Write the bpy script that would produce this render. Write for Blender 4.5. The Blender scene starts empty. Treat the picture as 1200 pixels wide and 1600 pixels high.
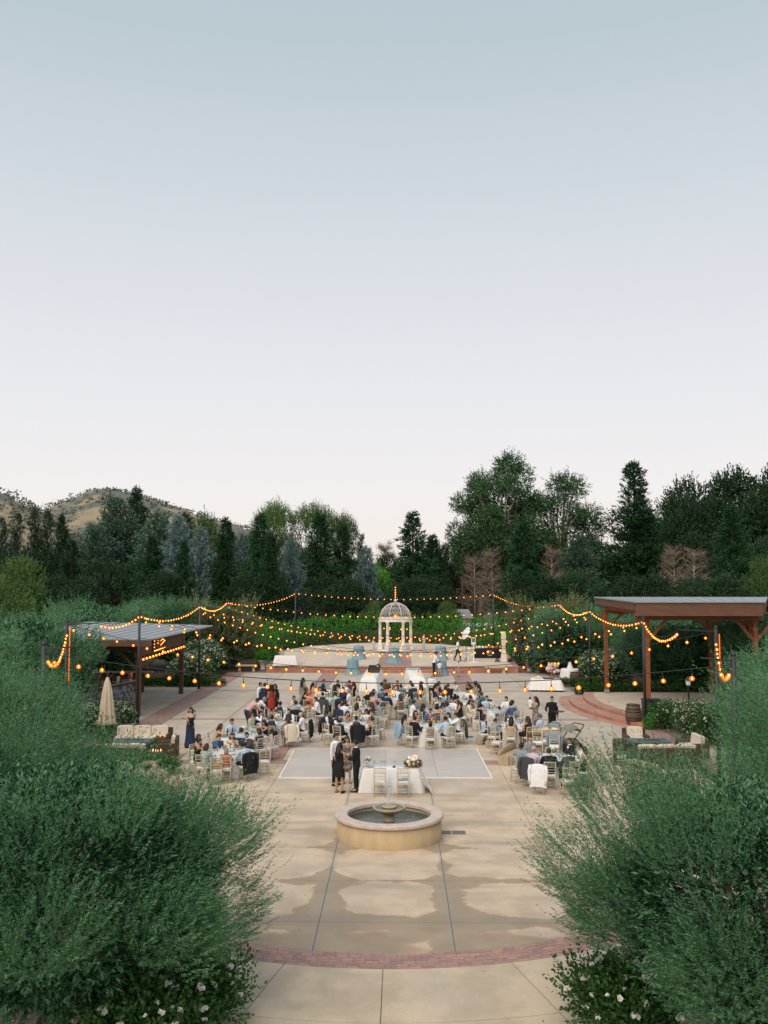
import bpy, bmesh, math, random
import numpy as np
from mathutils import Vector, Matrix
R = math.radians
random.seed(7); rng = np.random.default_rng(7)
scene = bpy.context.scene
col = scene.collection

# ------------------------------------------------------------------ camera
F_PX = 1441.0; PITCH = math.atan(105/F_PX); YAW = math.atan(23/F_PX)
CAM = (0.31, 0.0, 7.0)
cd = bpy.data.cameras.new('camera'); cam = bpy.data.objects.new('camera', cd); col.objects.link(cam)
cd.sensor_fit = 'HORIZONTAL'; cd.sensor_width = 36; cd.lens = 36*F_PX/1200
cd.clip_start = 0.1; cd.clip_end = 12000
cam.location = CAM; cam.rotation_euler = (math.pi/2+PITCH, 0, YAW)
scene.camera = cam

# ------------------------------------------------------------------ dusk sky and low sun glow
SUN_EL, SUN_ROT = 3.0, 200.0
w = bpy.data.worlds.new('World'); scene.world = w; w.use_nodes = True
nt = w.node_tree; nt.nodes.clear()
out = nt.nodes.new('ShaderNodeOutputWorld'); bg = nt.nodes.new('ShaderNodeBackground')
sky = nt.nodes.new('ShaderNodeTexSky'); sky.sky_type = 'NISHITA'; sky.sun_disc = False
sky.sun_elevation = R(SUN_EL); sky.sun_rotation = R(SUN_ROT); sky.altitude = 100
sky.air_density = 1.0; sky.dust_density = 1.0; sky.ozone_density = 1.5
# twilight haze: the band of pale pink air near the horizon, the same all the way round
tc = nt.nodes.new('ShaderNodeTexCoord'); sp = nt.nodes.new('ShaderNodeSeparateXYZ')
nt.links.new(tc.outputs['Generated'], sp.inputs[0])
cr = nt.nodes.new('ShaderNodeValToRGB')
els = [(0.0,(0.80,0.70,0.63)),(0.03,(0.93,0.85,0.80)),(0.09,(0.91,0.88,0.87)),(0.20,(0.82,0.83,0.87)),(0.34,(0.70,0.74,0.79)),(0.52,(0.51,0.60,0.655)),(1.0,(0.40,0.50,0.60))]
ce = cr.color_ramp.elements
while len(ce) < len(els): ce.new(0.5)
for e,(p,c) in zip(ce, els): e.position = p; e.color = (*c,1)
nt.links.new(sp.outputs['Z'], cr.inputs[0])
mx = nt.nodes.new('ShaderNodeMix'); mx.data_type = 'RGBA'; mx.inputs[0].default_value = 0.985
SKY_S = 0.10
sc_ = nt.nodes.new('ShaderNodeVectorMath'); sc_.operation = 'SCALE'; sc_.inputs['Scale'].default_value = 1/SKY_S
nt.links.new(cr.outputs[0], sc_.inputs[0])
nt.links.new(sky.outputs[0], mx.inputs[6]); nt.links.new(sc_.outputs[0], mx.inputs[7])
nt.links.new(mx.outputs[2], bg.inputs[0]); bg.inputs[1].default_value = SKY_S
nt.links.new(bg.outputs[0], out.inputs[0])
sl = bpy.data.lights.new('sun', 'SUN'); sl.energy = 2.9; sl.angle = R(60); sl.color = (1.0,0.86,0.70)
so = bpy.data.objects.new('sun', sl); col.objects.link(so)
so.rotation_euler = (R(42), 0, R(-25))
scene.view_settings.view_transform = 'Standard'; scene.view_settings.look = 'None'
scene.view_settings.gamma = 1; scene.view_settings.exposure = 0.0
try: scene.view_settings.use_curve_mapping = False
except Exception: pass
scene.cycles.max_bounces = 6; scene.cycles.diffuse_bounces = 3; scene.cycles.transparent_max_bounces = 12
scene.cycles.sample_clamp_indirect = 4.0

# ------------------------------------------------------------------ where a point of ground seen at a photo pixel lies
def G(px, py, z=0.0):
    u = (px-600)/F_PX; v = (800-py)/F_PX
    y = math.cos(PITCH)-v*math.sin(PITCH); zz = math.sin(PITCH)+v*math.cos(PITCH)
    X = u*math.cos(YAW)-y*math.sin(YAW); Y = u*math.sin(YAW)+y*math.cos(YAW)
    t = (z-CAM[2])/zz
    return Vector((CAM[0]+X*t, CAM[1]+Y*t, z))
def GD(px, py, d):      # the point at distance d into the scene
    u = (px-600)/F_PX; v = (800-py)/F_PX
    y = math.cos(PITCH)-v*math.sin(PITCH); zz = math.sin(PITCH)+v*math.cos(PITCH)
    X = u*math.cos(YAW)-y*math.sin(YAW); Y = u*math.sin(YAW)+y*math.cos(YAW)
    t = d/Y
    return Vector((CAM[0]+X*t, d, CAM[2]+zz*t))

# ------------------------------------------------------------------ materials
MATS = {}
def N(nt, t, **kw):
    n = nt.nodes.new(t)
    for k,v in kw.items():
        if k.startswith('i_'): n.inputs[k[2:].replace('_',' ')].default_value = v
        else: setattr(n, k, v)
    return n
def mat(name, c, rough=0.7, var=0.12, vs=6.0, bump=0.0, bs=40.0, metal=0.0, spec=0.3, coords='Object', c2=None, emit=None, es=0.0, alpha=None, stretch=None):
    if name in MATS: return MATS[name]
    m = bpy.data.materials.new(name); m.use_nodes = True; nt = m.node_tree; b = nt.nodes['Principled BSDF']
    b.inputs['Roughness'].default_value = rough; b.inputs['Metallic'].default_value = metal
    b.inputs['Specular IOR Level'].default_value = spec
    tc = N(nt,'ShaderNodeTexCoord'); mp = N(nt,'ShaderNodeMapping')
    nt.links.new(tc.outputs[coords], mp.inputs[0])
    if stretch: mp.inputs['Scale'].default_value = stretch
    no = N(nt,'ShaderNodeTexNoise', i_Scale=vs, i_Detail=4.0, i_Roughness=0.6); nt.links.new(mp.outputs[0], no.inputs['Vector'])
    mixn = N(nt,'ShaderNodeMix', data_type='RGBA')
    ca = tuple(max(0,x*(1-var)) for x in c); cb = c2 if c2 else tuple(min(1,x*(1+var)) for x in c)
    mixn.inputs[6].default_value = (*ca,1); mixn.inputs[7].default_value = (*cb,1)
    rm = N(nt,'ShaderNodeMapRange'); rm.inputs[1].default_value = .3; rm.inputs[2].default_value = .7
    nt.links.new(no.outputs[0], rm.inputs[0]); nt.links.new(rm.outputs[0], mixn.inputs[0])
    nt.links.new(mixn.outputs[2], b.inputs['Base Color'])
    if bump > 0:
        n2 = N(nt,'ShaderNodeTexNoise', i_Scale=bs, i_Detail=3.0); nt.links.new(mp.outputs[0], n2.inputs['Vector'])
        bp = N(nt,'ShaderNodeBump', i_Strength=bump, i_Distance=0.02); nt.links.new(n2.outputs[0], bp.inputs['Height'])
        nt.links.new(bp.outputs[0], b.inputs['Normal'])
    if emit:
        b.inputs['Emission Color'].default_value = (*emit,1); b.inputs['Emission Strength'].default_value = es
    if alpha is not None: b.inputs['Alpha'].default_value = alpha
    MATS[name] = m; return m
def leafmat(name, c1, c2, trans=0.25, back=None, rough=0.55, objvar=0.25):
    if name in MATS: return MATS[name]
    m = bpy.data.materials.new(name); m.use_nodes = True; nt = m.node_tree; b = nt.nodes['Principled BSDF']
    b.inputs['Roughness'].default_value = rough; b.inputs['Specular IOR Level'].default_value = 0.25
    at = N(nt,'ShaderNodeAttribute', attribute_name='rnd'); mixn = N(nt,'ShaderNodeMix', data_type='RGBA')
    mixn.inputs[6].default_value = (*c1,1); mixn.inputs[7].default_value = (*c2,1)
    nt.links.new(at.outputs['Fac'], mixn.inputs[0])
    oi = N(nt,'ShaderNodeObjectInfo'); mr = N(nt,'ShaderNodeMapRange'); mr.inputs[3].default_value = 1-objvar; mr.inputs[4].default_value = 1+objvar
    nt.links.new(oi.outputs['Random'], mr.inputs[0])
    sc = N(nt,'ShaderNodeVectorMath', operation='SCALE'); nt.links.new(mixn.outputs[2], sc.inputs[0]); nt.links.new(mr.outputs[0], sc.inputs['Scale'])
    cout = sc.outputs[0]
    if back:
        ge = N(nt,'ShaderNodeNewGeometry'); mb = N(nt,'ShaderNodeMix', data_type='RGBA'); mb.inputs[7].default_value = (*back,1)
        nt.links.new(ge.outputs['Backfacing'], mb.inputs[0]); nt.links.new(cout, mb.inputs[6]); cout = mb.outputs[2]
    nt.links.new(cout, b.inputs['Base Color'])
    tr = N(nt,'ShaderNodeBsdfTranslucent'); nt.links.new(cout, tr.inputs[0])
    ms = N(nt,'ShaderNodeMixShader'); ms.inputs[0].default_value = trans
    nt.links.new(b.outputs[0], ms.inputs[1]); nt.links.new(tr.outputs[0], ms.inputs[2])
    nt.links.new(ms.outputs[0], nt.nodes['Material Output'].inputs[0])
    MATS[name] = m; return m

def concrete_mat(name, base, stains=False, var=0.13):
    m = bpy.data.materials.new(name); m.use_nodes = True; nt = m.node_tree; b = nt.nodes['Principled BSDF']; L = nt.links.new
    b.inputs['Roughness'].default_value = 0.75; b.inputs['Specular IOR Level'].default_value = 0.3
    ge = N(nt,'ShaderNodeNewGeometry'); pos = ge.outputs['Position']
    def noise(s, d=4.0, st=None):
        n = N(nt,'ShaderNodeTexNoise', i_Scale=s, i_Detail=d, i_Roughness=0.6)
        if st:
            mp = N(nt,'ShaderNodeMapping'); mp.inputs['Scale'].default_value = st; L(pos, mp.inputs[0]); L(mp.outputs[0], n.inputs['Vector'])
        else: L(pos, n.inputs['Vector'])
        return n.outputs[0]
    def mth(op,a,b_=None,c=None):
        n = N(nt,'ShaderNodeMath', operation=op)
        for i,x in enumerate((a,b_,c)):
            if x is None: continue
            if isinstance(x,(int,float)): n.inputs[i].default_value = x
            else: L(x, n.inputs[i])
        return n.outputs[0]
    def ramp(v,a,b_): 
        n = N(nt,'ShaderNodeMapRange', interpolation_type='SMOOTHSTEP'); L(v,n.inputs[0]); n.inputs[1].default_value=a; n.inputs[2].default_value=b_; return n.outputs[0]
    def mixc(f,a,c):
        n = N(nt,'ShaderNodeMix', data_type='RGBA')
        L(f,n.inputs[0])
        if isinstance(a,tuple): n.inputs[6].default_value=(*a,1)
        else: L(a,n.inputs[6])
        if isinstance(c,tuple): n.inputs[7].default_value=(*c,1)
        else: L(c,n.inputs[7])
        return n.outputs[2]
    lo = tuple(x*(1-var) for x in base); hi = tuple(min(1,x*(1+var)) for x in base)
    c = mixc(ramp(noise(0.9),.35,.65), lo, hi)
    grey = tuple(sum(base)/3*k for k in (.92,.88,.84))
    c = mixc(mth('MULTIPLY', ramp(noise(0.35,5,(1,.5,1)),.5,.72), .55), c, grey)
    c = mixc(mth('MULTIPLY', ramp(noise(18,4),.52,.75), .40), c, tuple(x*.7 for x in base))
    oi = N(nt,'ShaderNodeObjectInfo'); mr = N(nt,'ShaderNodeMapRange'); mr.inputs[3].default_value=.955; mr.inputs[4].default_value=1.045
    L(oi.outputs['Random'], mr.inputs[0])
    vm = N(nt,'ShaderNodeVectorMath', operation='SCALE'); L(c,vm.inputs[0]); L(mr.outputs[0],vm.inputs['Scale']); c = vm.outputs[0]
    rough = None
    if stains:
        sx = N(nt,'ShaderNodeSeparateXYZ'); L(pos,sx.inputs[0]); x,y = sx.outputs[0], sx.outputs[1]
        # distance to the nearest slab joint, wobbled
        wob = mth('ADD', mth('MULTIPLY', mth('SUBTRACT', noise(0.7,3), .5), 1.1), mth('MULTIPLY', mth('SUBTRACT', noise(4.0,5), .5), .30))
        fx = mth('ABSOLUTE', mth('SUBTRACT', mth('FRACT', mth('DIVIDE', mth('ADD', x, 12.13), 2.7)), .5))
        fy = mth('ABSOLUTE', mth('SUBTRACT', mth('FRACT', mth('DIVIDE', mth('SUBTRACT', y, 14.19), 2.62)), .5))
        dx = mth('MULTIPLY', mth('SUBTRACT', .5, fx), 2.7); dy = mth('MULTIPLY', mth('SUBTRACT', .5, fy), 2.62)
        p4 = mth('POWER', mth('ADD', mth('POWER', mth('SUBTRACT', 1.35, dx), 4), mth('POWER', mth('SUBTRACT', 1.31, dy), 4)), .25)
        dj = mth('SUBTRACT', 1.38, p4)
        # how far the old water reaches out of the joints, more towards the low edge by the brick ring
        wd = mth('MULTIPLY', ramp(y, 24.5, 18.4), .50)
        inner = mth('LESS_THAN', y, 26.5)
        far = ramp(mth('ABSOLUTE', mth('SUBTRACT', x, -.6)), 5.2, 2.0)
        s = ramp(mth('SUBTRACT', mth('ADD', dj, wob), mth('MULTIPLY', wd, mth('ADD', mth('MULTIPLY',far,.6), .4))), .10, -.04)
        low = ramp(mth('ADD', y, wob), 19.1, 18.75)
        s = mth('MAXIMUM', s, mth('MULTIPLY', low, ramp(noise(.55,2,(.6,1,1)), .58, .50)))
        s = mth('MULTIPLY', s, inner)
        c = mixc(mth('MULTIPLY', s, .60), c, (0.21,0.165,0.12))
        edge = mth('MULTIPLY', mth('MULTIPLY', s, mth('SUBTRACT',1.0,s)), 1.6)
        c = mixc(edge, c, (.33,.19,.10))
        jl = mth('MULTIPLY', mth('MULTIPLY', ramp(dx, .12, .02), ramp(mth('ABSOLUTE',x),3.0,2.0)), mth('LESS_THAN', y, 31.0))
        c = mixc(mth('MULTIPLY', jl, .30), c, (.26,.28,.28))
        b2 = mth('MULTIPLY', ramp(noise(.5,4,(.35,1.6,1)),.52,.66), .45)
        c = mixc(b2, c, (.27,.23,.19))
    L(c, b.inputs['Base Color'])
    n2 = N(nt,'ShaderNodeTexNoise', i_Scale=60.0, i_Detail=3.0); L(pos,n2.inputs['Vector'])
    bp = N(nt,'ShaderNodeBump', i_Strength=.25, i_Distance=.01); L(n2.outputs[0],bp.inputs['Height']); L(bp.outputs[0], b.inputs['Normal'])
    MATS[name] = m; return m
def brick_mat(name, c1, c2, mortar, bw=.2, rh=.1, rot=0.0, coords='pos', vert=False):
    m = bpy.data.materials.new(name); m.use_nodes = True; nt = m.node_tree; b = nt.nodes['Principled BSDF']; L = nt.links.new
    b.inputs['Roughness'].default_value = .8
    if coords == 'pos':
        ge = N(nt,'ShaderNodeNewGeometry'); v = ge.outputs['Position']
    else:
        t = N(nt,'ShaderNodeTexCoord'); v = t.outputs['UV']
    mp = N(nt,'ShaderNodeMapping'); mp.inputs['Rotation'].default_value = (0,0,rot); L(v, mp.inputs[0])
    br = N(nt,'ShaderNodeTexBrick'); br.inputs['Scale'].default_value = 1; br.inputs['Mortar Size'].default_value = .008
    br.inputs['Brick Width'].default_value = bw; br.inputs['Row Height'].default_value = rh
    br.inputs['Color1'].default_value = (*c1,1); br.inputs['Color2'].default_value = (*c2,1); br.inputs['Mortar'].default_value = (*mortar,1)
    L(mp.outputs[0], br.inputs['Vector'])
    no = N(nt,'ShaderNodeTexNoise', i_Scale=1.2, i_Detail=4.0); L(v, no.inputs['Vector'])
    mr = N(nt,'ShaderNodeMapRange'); mr.inputs[1].default_value=.3; mr.inputs[2].default_value=.7; mr.inputs[3].default_value=.8; mr.inputs[4].default_value=1.15
    L(no.outputs[0], mr.inputs[0]); vm = N(nt,'ShaderNodeVectorMath', operation='SCALE'); L(br.outputs[0],vm.inputs[0]); L(mr.outputs[0],vm.inputs['Scale'])
    L(vm.outputs[0], b.inputs['Base Color']); MATS[name] = m; return m

concrete_mat('tan_concrete', (.53,.425,.32), stains=True)
concrete_mat('front_concrete', (.52,.425,.32))
concrete_mat('far_concrete', (.46,.40,.335), var=.10)
concrete_mat('stage_concrete', (.57,.48,.385), var=.08)
mat('joint', (.16,.13,.11), .9)
brick_mat('band_brick', (.36,.21,.18), (.30,.18,.16), (.30,.24,.21))
brick_mat('terrace_brick',(.44,.25,.19),(.38,.21,.16),(.36,.28,.24))
brick_mat('step_brick', (.50,.17,.10), (.40,.13,.085), (.40,.30,.24), bw=.1, rh=.3, coords='uv')
mat('ring_brick', (.37,.235,.21), .8, .15, 9, .3, 60)
mat('ring_brick_dark', (.32,.205,.185), .8, .15, 9, .3, 60)
mat('ring_brick_pale', (.42,.26,.22), .8, .15, 9, .3, 60)
mat('black_metal', (.02,.021,.023), .45, .1, spec=.5)
mat('rope', (.03,.03,.03), .6)
def bulbmat():
    m = bpy.data.materials.new('bulb_glow'); m.use_nodes = True; nt = m.node_tree; nt.nodes.clear(); L = nt.links.new
    o = N(nt,'ShaderNodeOutputMaterial'); e = N(nt,'ShaderNodeEmission'); e.inputs[0].default_value = (1,.20,.02,1); e.inputs[1].default_value = 1.9
    t = N(nt,'ShaderNodeBsdfTransparent'); t.inputs[0].default_value = (1,.8,.5,1)
    a = N(nt,'ShaderNodeAddShader'); mx = N(nt,'ShaderNodeMixShader'); mx.inputs[0].default_value = .45
    L(t.outputs[0],mx.inputs[1]); L(e.outputs[0],mx.inputs[2]); L(mx.outputs[0],o.inputs[0])
    m.cycles.emission_sampling = 'NONE'; MATS['bulb_glow'] = m
    m = bpy.data.materials.new('filament_glow'); m.use_nodes = True; nt = m.node_tree; nt.nodes.clear(); L = nt.links.new
    o = N(nt,'ShaderNodeOutputMaterial'); e = N(nt,'ShaderNodeEmission'); e.inputs[0].default_value = (1,.55,.18,1); e.inputs[1].default_value = 14
    L(e.outputs[0],o.inputs[0]); m.cycles.emission_sampling = 'NONE'; MATS['filament_glow'] = m
bulbmat()

# ------------------------------------------------------------------ object helpers
def tag(o, label=None, cat=None, group=None, kind=None):
    if label: o['label'] = label
    if cat: o['category'] = cat
    if group: o['group'] = group
    if kind: o['kind'] = kind
    return o
def link(name, data, parent=None, loc=(0,0,0), rz=0, sc=None):
    o = bpy.data.objects.new(name, data); col.objects.link(o)
    if parent is not None: o.parent = parent
    o.location = loc; o.rotation_euler = (0,0,rz)
    if sc is not None: o.scale = sc if hasattr(sc,'__len__') else (sc,sc,sc)
    return o
def empty(name, loc, rz=0, label=None, cat=None, group=None):
    o = link(name, None, None, loc, rz); o.empty_display_size = .1
    return tag(o, label, cat, group)
KIDS = {}
def kid(name, data, parent, loc=(0,0,0), rz=0, sc=None, kind=None, label=None):
    o = link(name, data, parent, loc, rz, sc); KIDS.setdefault(parent.name, []).append(o)
    if kind: o['kind'] = kind
    if label: o['label'] = label
    return o
def copy_tree(o, parent=None):
    c = o.copy(); col.objects.link(c); c.parent = parent
    for k in KIDS.get(o.name, []):
        q = copy_tree(k, c); KIDS.setdefault(c.name, []).append(q)
    return c
class MB:
    def __init__(s): s.v=[]; s.f=[]; s.m=[]; s.sm=[]
    def add(s, vs, fs, mi=0, smooth=False):
        o = len(s.v); s.v += [tuple(v) for v in vs]
        for f in fs: s.f.append(tuple(i+o for i in f)); s.m.append(mi); s.sm.append(smooth)
        return s
    def box(s, c, d, rz=0, mi=0, taper=1.0, rot=None):
        x,y,z = (k/2 for k in d); vs=[]
        for sz in (-1,1):
            t = taper if sz>0 else 1
            for sx,sy in ((-1,-1),(1,-1),(1,1),(-1,1)): vs.append(Vector((sx*x*t,sy*y*t,sz*z)))
        M = rot.to_4x4() if rot is not None else Matrix.Rotation(rz,4,'Z')
        vs = [M@v+Vector(c) for v in vs]
        return s.add(vs,[(0,3,2,1),(4,5,6,7),(0,1,5,4),(1,2,6,5),(2,3,7,6),(3,0,4,7)],mi)
    def bar(s, a, b, wd, ht=None, mi=0):
        a=Vector(a); b=Vector(b); d=b-a; L=d.length
        if L<1e-6: return s
        q = d.to_track_quat('Z','Y'); ht = ht or wd
        return s.box((a+b)/2,(wd,ht,L),mi=mi,rot=q.to_matrix())
    def tube(s, pts, rad, n=8, side=None, mi=0, cap=True, smooth=True):
        pts=[Vector(p) for p in pts]; vs=[]; fs=[]; m=len(pts)
        for i,p in enumerate(pts):
            t = (pts[min(i+1,m-1)]-pts[max(i-1,0)]).normalized()
            if side is not None: a = Vector(side)
            else: a = Vector((0,0,1)) if abs(t.z)<.9 else Vector((1,0,0)); a = a.cross(t)
            a = (a - t*a.dot(t))
            a = a.normalized() if a.length>1e-5 else t.orthogonal().normalized()
            b = t.cross(a).normalized(); r = rad[i] if hasattr(rad,'__len__') else rad
            ra,rb = r if hasattr(r,'__len__') else (r,r)
            for k in range(n):
                an = 2*math.pi*k/n; vs.append(p+a*ra*math.cos(an)+b*rb*math.sin(an))
        for i in range(m-1):
            for k in range(n): fs.append((i*n+k,i*n+(k+1)%n,(i+1)*n+(k+1)%n,(i+1)*n+k))
        if cap: fs.append(tuple(reversed(range(n)))); fs.append(tuple(range((m-1)*n,m*n)))
        return s.add(vs,fs,mi,smooth)
    def lathe(s, prof, n=16, c=(0,0,0), mi=0, smooth=True, sx=1, sy=1):
        vs=[]; fs=[]; m=len(prof)
        for r,z in prof:
            for k in range(n):
                a=2*math.pi*k/n; vs.append((c[0]+r*math.cos(a)*sx,c[1]+r*math.sin(a)*sy,c[2]+z))
        for i in range(m-1):
            for k in range(n): fs.append((i*n+k,i*n+(k+1)%n,(i+1)*n+(k+1)%n,(i+1)*n+k))
        fs.append(tuple(reversed(range(n)))); fs.append(tuple(range((m-1)*n,m*n)))
        return s.add(vs,fs,mi,smooth)
    def ball(s, c, r, n=8, m=6, mi=0, sc=(1,1,1)):
        prof=[(max(1e-4,math.sin(math.pi*i/m))*r,-math.cos(math.pi*i/m)*r) for i in range(m+1)]
        vs=[]; fs=[]
        for pr,z in prof:
            for k in range(n):
                a=2*math.pi*k/n; vs.append((c[0]+pr*math.cos(a)*sc[0],c[1]+pr*math.sin(a)*sc[1],c[2]+z*sc[2]))
        for i in range(m):
            for k in range(n): fs.append((i*n+k,i*n+(k+1)%n,(i+1)*n+(k+1)%n,(i+1)*n+k))
        return s.add(vs,fs,mi,True)
    def prism(s, poly, z0, z1, mi=0):
        n=len(poly); vs=[(x,y,z0) for x,y in poly]+[(x,y,z1) for x,y in poly]
        fs=[tuple(reversed(range(n))),tuple(range(n,2*n))]+[(i,(i+1)%n,(i+1)%n+n,i+n) for i in range(n)]
        return s.add(vs,fs,mi)
    def mesh(s, name, *mats):
        me=bpy.data.meshes.new(name); me.from_pydata(s.v,[],s.f)
        me.polygons.foreach_set('material_index',s.m); me.polygons.foreach_set('use_smooth',s.sm)
        for m in mats: me.materials.append(MATS[m] if isinstance(m,str) else m)
        me.update(); return me
def single(name, mb, mats, loc=(0,0,0), rz=0, label=None, cat=None, group=None, kind=None, sc=None):
    if isinstance(mats,str): mats=(mats,)
    o=link(name, mb.mesh(name,*mats), None, loc, rz, sc); return tag(o,label,cat,group,kind)
def clip(poly, clipper):       # both counter-clockwise, clipper convex
    outp=list(poly); n=len(clipper)
    for i in range(n):
        a=clipper[i]; b=clipper[(i+1)%n]; inp=outp; outp=[]
        if not inp: break
        def side(p): return (b[0]-a[0])*(p[1]-a[1])-(b[1]-a[1])*(p[0]-a[0])
        for j in range(len(inp)):
            p=inp[j]; q=inp[(j+1)%len(inp)]; sp_,sq=side(p),side(q)
            if sp_>=0: outp.append(p)
            if sp_*sq<0:
                t=sp_/(sp_-sq); outp.append((p[0]+(q[0]-p[0])*t,p[1]+(q[1]-p[1])*t))
    return outp
def area(p): return abs(sum(p[i][0]*p[(i+1)%len(p)][1]-p[(i+1)%len(p)][0]*p[i][1] for i in range(len(p)))/2)

# ------------------------------------------------------------------ ground, hills
def ground_mat():
    m = bpy.data.materials.new('ground'); m.use_nodes=True; nt=m.node_tree; b=nt.nodes['Principled BSDF']; b.inputs['Roughness'].default_value=.95; L=nt.links.new
    ge=N(nt,'ShaderNodeNewGeometry'); no=N(nt,'ShaderNodeTexNoise',i_Scale=.15,i_Detail=6.0); L(ge.outputs['Position'],no.inputs['Vector'])
    n2=N(nt,'ShaderNodeTexNoise',i_Scale=3.0,i_Detail=4.0); L(ge.outputs['Position'],n2.inputs['Vector'])
    cr=N(nt,'ShaderNodeValToRGB'); e=cr.color_ramp.elements; e[0].position=.42; e[0].color=(.035,.07,.02,1); e[1].position=.62; e[1].color=(.14,.11,.06,1); L(no.outputs[0],cr.inputs[0])
    mx=N(nt,'ShaderNodeMix',data_type='RGBA',blend_type='MULTIPLY'); mx.inputs[0].default_value=.6; L(cr.outputs[0],mx.inputs[6]); L(n2.outputs['Color'],mx.inputs[7])
    L(mx.outputs[2],b.inputs['Base Color']); MATS['ground']=m
ground_mat()
mat('lawn',(.05,.12,.03),.9,.3,2.5,.4,30)
mat('mulch',(.07,.045,.03),.95,.35,8,.8,30)
gb = MB(); gb.add([(-4000,-200,-.06),(4000,-200,-.06),(4000,6000,-.06),(-4000,6000,-.06)],[(0,1,2,3)])
single('ground',gb,'ground',kind='structure')
def hill_mat():
    m = bpy.data.materials.new('hill'); m.use_nodes=True; nt=m.node_tree; b=nt.nodes['Principled BSDF']; b.inputs['Roughness'].default_value=1; L=nt.links.new
    ge=N(nt,'ShaderNodeNewGeometry'); no=N(nt,'ShaderNodeTexNoise',i_Scale=.012,i_Detail=8.0,i_Roughness=.65); L(ge.outputs['Position'],no.inputs['Vector'])
    cr=N(nt,'ShaderNodeValToRGB'); e=cr.color_ramp.elements; e[0].position=.43; e[0].color=(.30,.235,.155,1); e[1].position=.53; e[1].color=(.11,.125,.10,1); L(no.outputs[0],cr.inputs[0])
    L(cr.outputs[0],b.inputs['Base Color']); MATS['hill']=m
hill_mat()
def hill(name, prof, D, near, depth, seed):
    r=np.random.default_rng(seed); xs=np.array([p[0] for p in prof],float); ys=np.array([p[1] for p in prof],float)
    nu,nv=90,26; vs=[]; us=np.linspace(xs[0],xs[-1],nu)
    ph=r.uniform(0,6.28,12); fr=r.uniform(.6,7,12)
    for j in range(nv):
        t=j/(nv-1)*1.6                    # 0 foot, 1 ridge, beyond: back slope
        d=near+(D-near)*t if t<=1 else D+(t-1)*depth
        for u in us:
            yy=np.interp(u,xs,ys); H=(905-yy)/F_PX*D+7
            k=(math.sin(min(t,1)*math.pi/2))**1.3 if t<=1 else math.cos((t-1)/.6*math.pi/2)
            rough=sum(math.sin(u*f_/60+t*f_*1.7+p_)*(1/f_) for f_,p_ in zip(fr,ph))*H*.045*min(1,abs(1-t)*3+.15)
            X=(u-623)/F_PX*d+.31
            vs.append((X,d,max(-1,H*k+rough)))
    fs=[(j*nu+i,j*nu+i+1,(j+1)*nu+i+1,(j+1)*nu+i) for j in range(nv-1) for i in range(nu-1)]
    b=MB(); b.add(vs,fs,0,True); single(name,b,'hill',kind='structure'); return np.array(vs)
hv1=hill('hill',[(-260,830),(-120,800),(20,812),(60,806),(90,790),(120,778),(145,771),(165,774),(195,781),(230,789),(262,800),(300,810),(340,819),(375,829),(430,846),(520,868),(640,895)],1500,800,900,3)
hv2=hill('hill',[(-500,760),(-260,752),(-60,764),(0,780),(22,787),(52,800),(85,822),(130,850),(180,880)],1150,650,700,5)

# ------------------------------------------------------------------ paving
def structure(name, mb, mats, **k): return single(name, mb, mats, kind='structure', **k)
FC = (0.04, 25.8)         # centre of the fountain and of the brick ring round it
RI, RO = 7.96, 8.64
def arc(r, a0, a1, n=24): return [(FC[0]+r*math.sin(R(a0+(a1-a0)*i/n)), FC[1]-r*math.cos(R(a0+(a1-a0)*i/n))) for i in range(n+1)]
pb = MB(); pb.prism([(-26,8),(26,8),(26,76),(-26,76)],-.05,-.012); base=structure('plaza_base',pb,'joint')
def slab(parent, poly, m, z0=-.03, z1=0.0, name='slab'):
    if len(poly)<3 or area(poly)<.08: return
    b=MB(); b.prism(poly,z0,z1); return kid(name,b.mesh(name,m),parent)
inner = arc(RI,-52,52,40); th=R(52)
tl = lambda s: [(FC[0]+s*11.6, FC[1]-RI*math.cos(th)+ (11.6-RI*math.sin(th))*math.tan(th)), (FC[0]+s*11.6,35.55)]
clipper = inner + tl(1) + list(reversed(tl(-1)))
near_pl = empty('plaza_floor',(0,0,0)); near_pl['kind']='structure'
Gp=.008
for i in range(-5,5):
    x0=.02+i*2.7+1.35-1.35*1; x0=-1.33+2.7*i; x1=x0+2.7
    for j in range(0,8):
        y0=16.81+2.62*j; y1=y0+2.62
        if y1>35.5: y1=35.55
        if y0>35.3: continue
        slab(near_pl, clip([(x0+Gp,y0+Gp),(x1-Gp,y0+Gp),(x1-Gp,y1-Gp),(x0+Gp,y1-Gp)],clipper),'tan_concrete')
# brick ring, brick by brick
ring = empty('brick_ring',(0,0,0)); ring['kind']='structure'
rb = MB(); pin=arc(RI+.008,-62,62,60); po=arc(RO-.008,-62,62,60)
rb.add([(x,y,-.006) for x,y in pin]+[(x,y,-.006) for x,y in po],[(i,i+61,i+62,i+1) for i in range(60)])
kid('mortar_bed',rb.mesh('mortar_bed','joint'),ring)
rows=6; rh=(RO-RI)/rows; cnt=0
stuff=MB()
for r_ in range(rows):
    r0=RI+rh*r_+.006; r1=RI+rh*(r_+1)-.006; nb=int(R(62)*(r0+r1)/2/.225); da=62.0/nb
    for k in range(nb):
        a0=-31+da*(k+(r_%2)*.5); a1=a0+da-.05
        z=random.uniform(-.002,.003); q=MB(); pa=arc(r0,a0,a1,2); pb_=arc(r1,a0,a1,2)
        q.prism(list(reversed(pa))[::-1]+list(reversed(pb_)),-.03,z)
        if cnt<296 :
            kid('brick',q.mesh('brick',random.choice(('ring_brick','ring_brick','ring_brick_dark','ring_brick_pale'))),ring); cnt+=1
        else: stuff.add(q.v,q.f)
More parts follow.
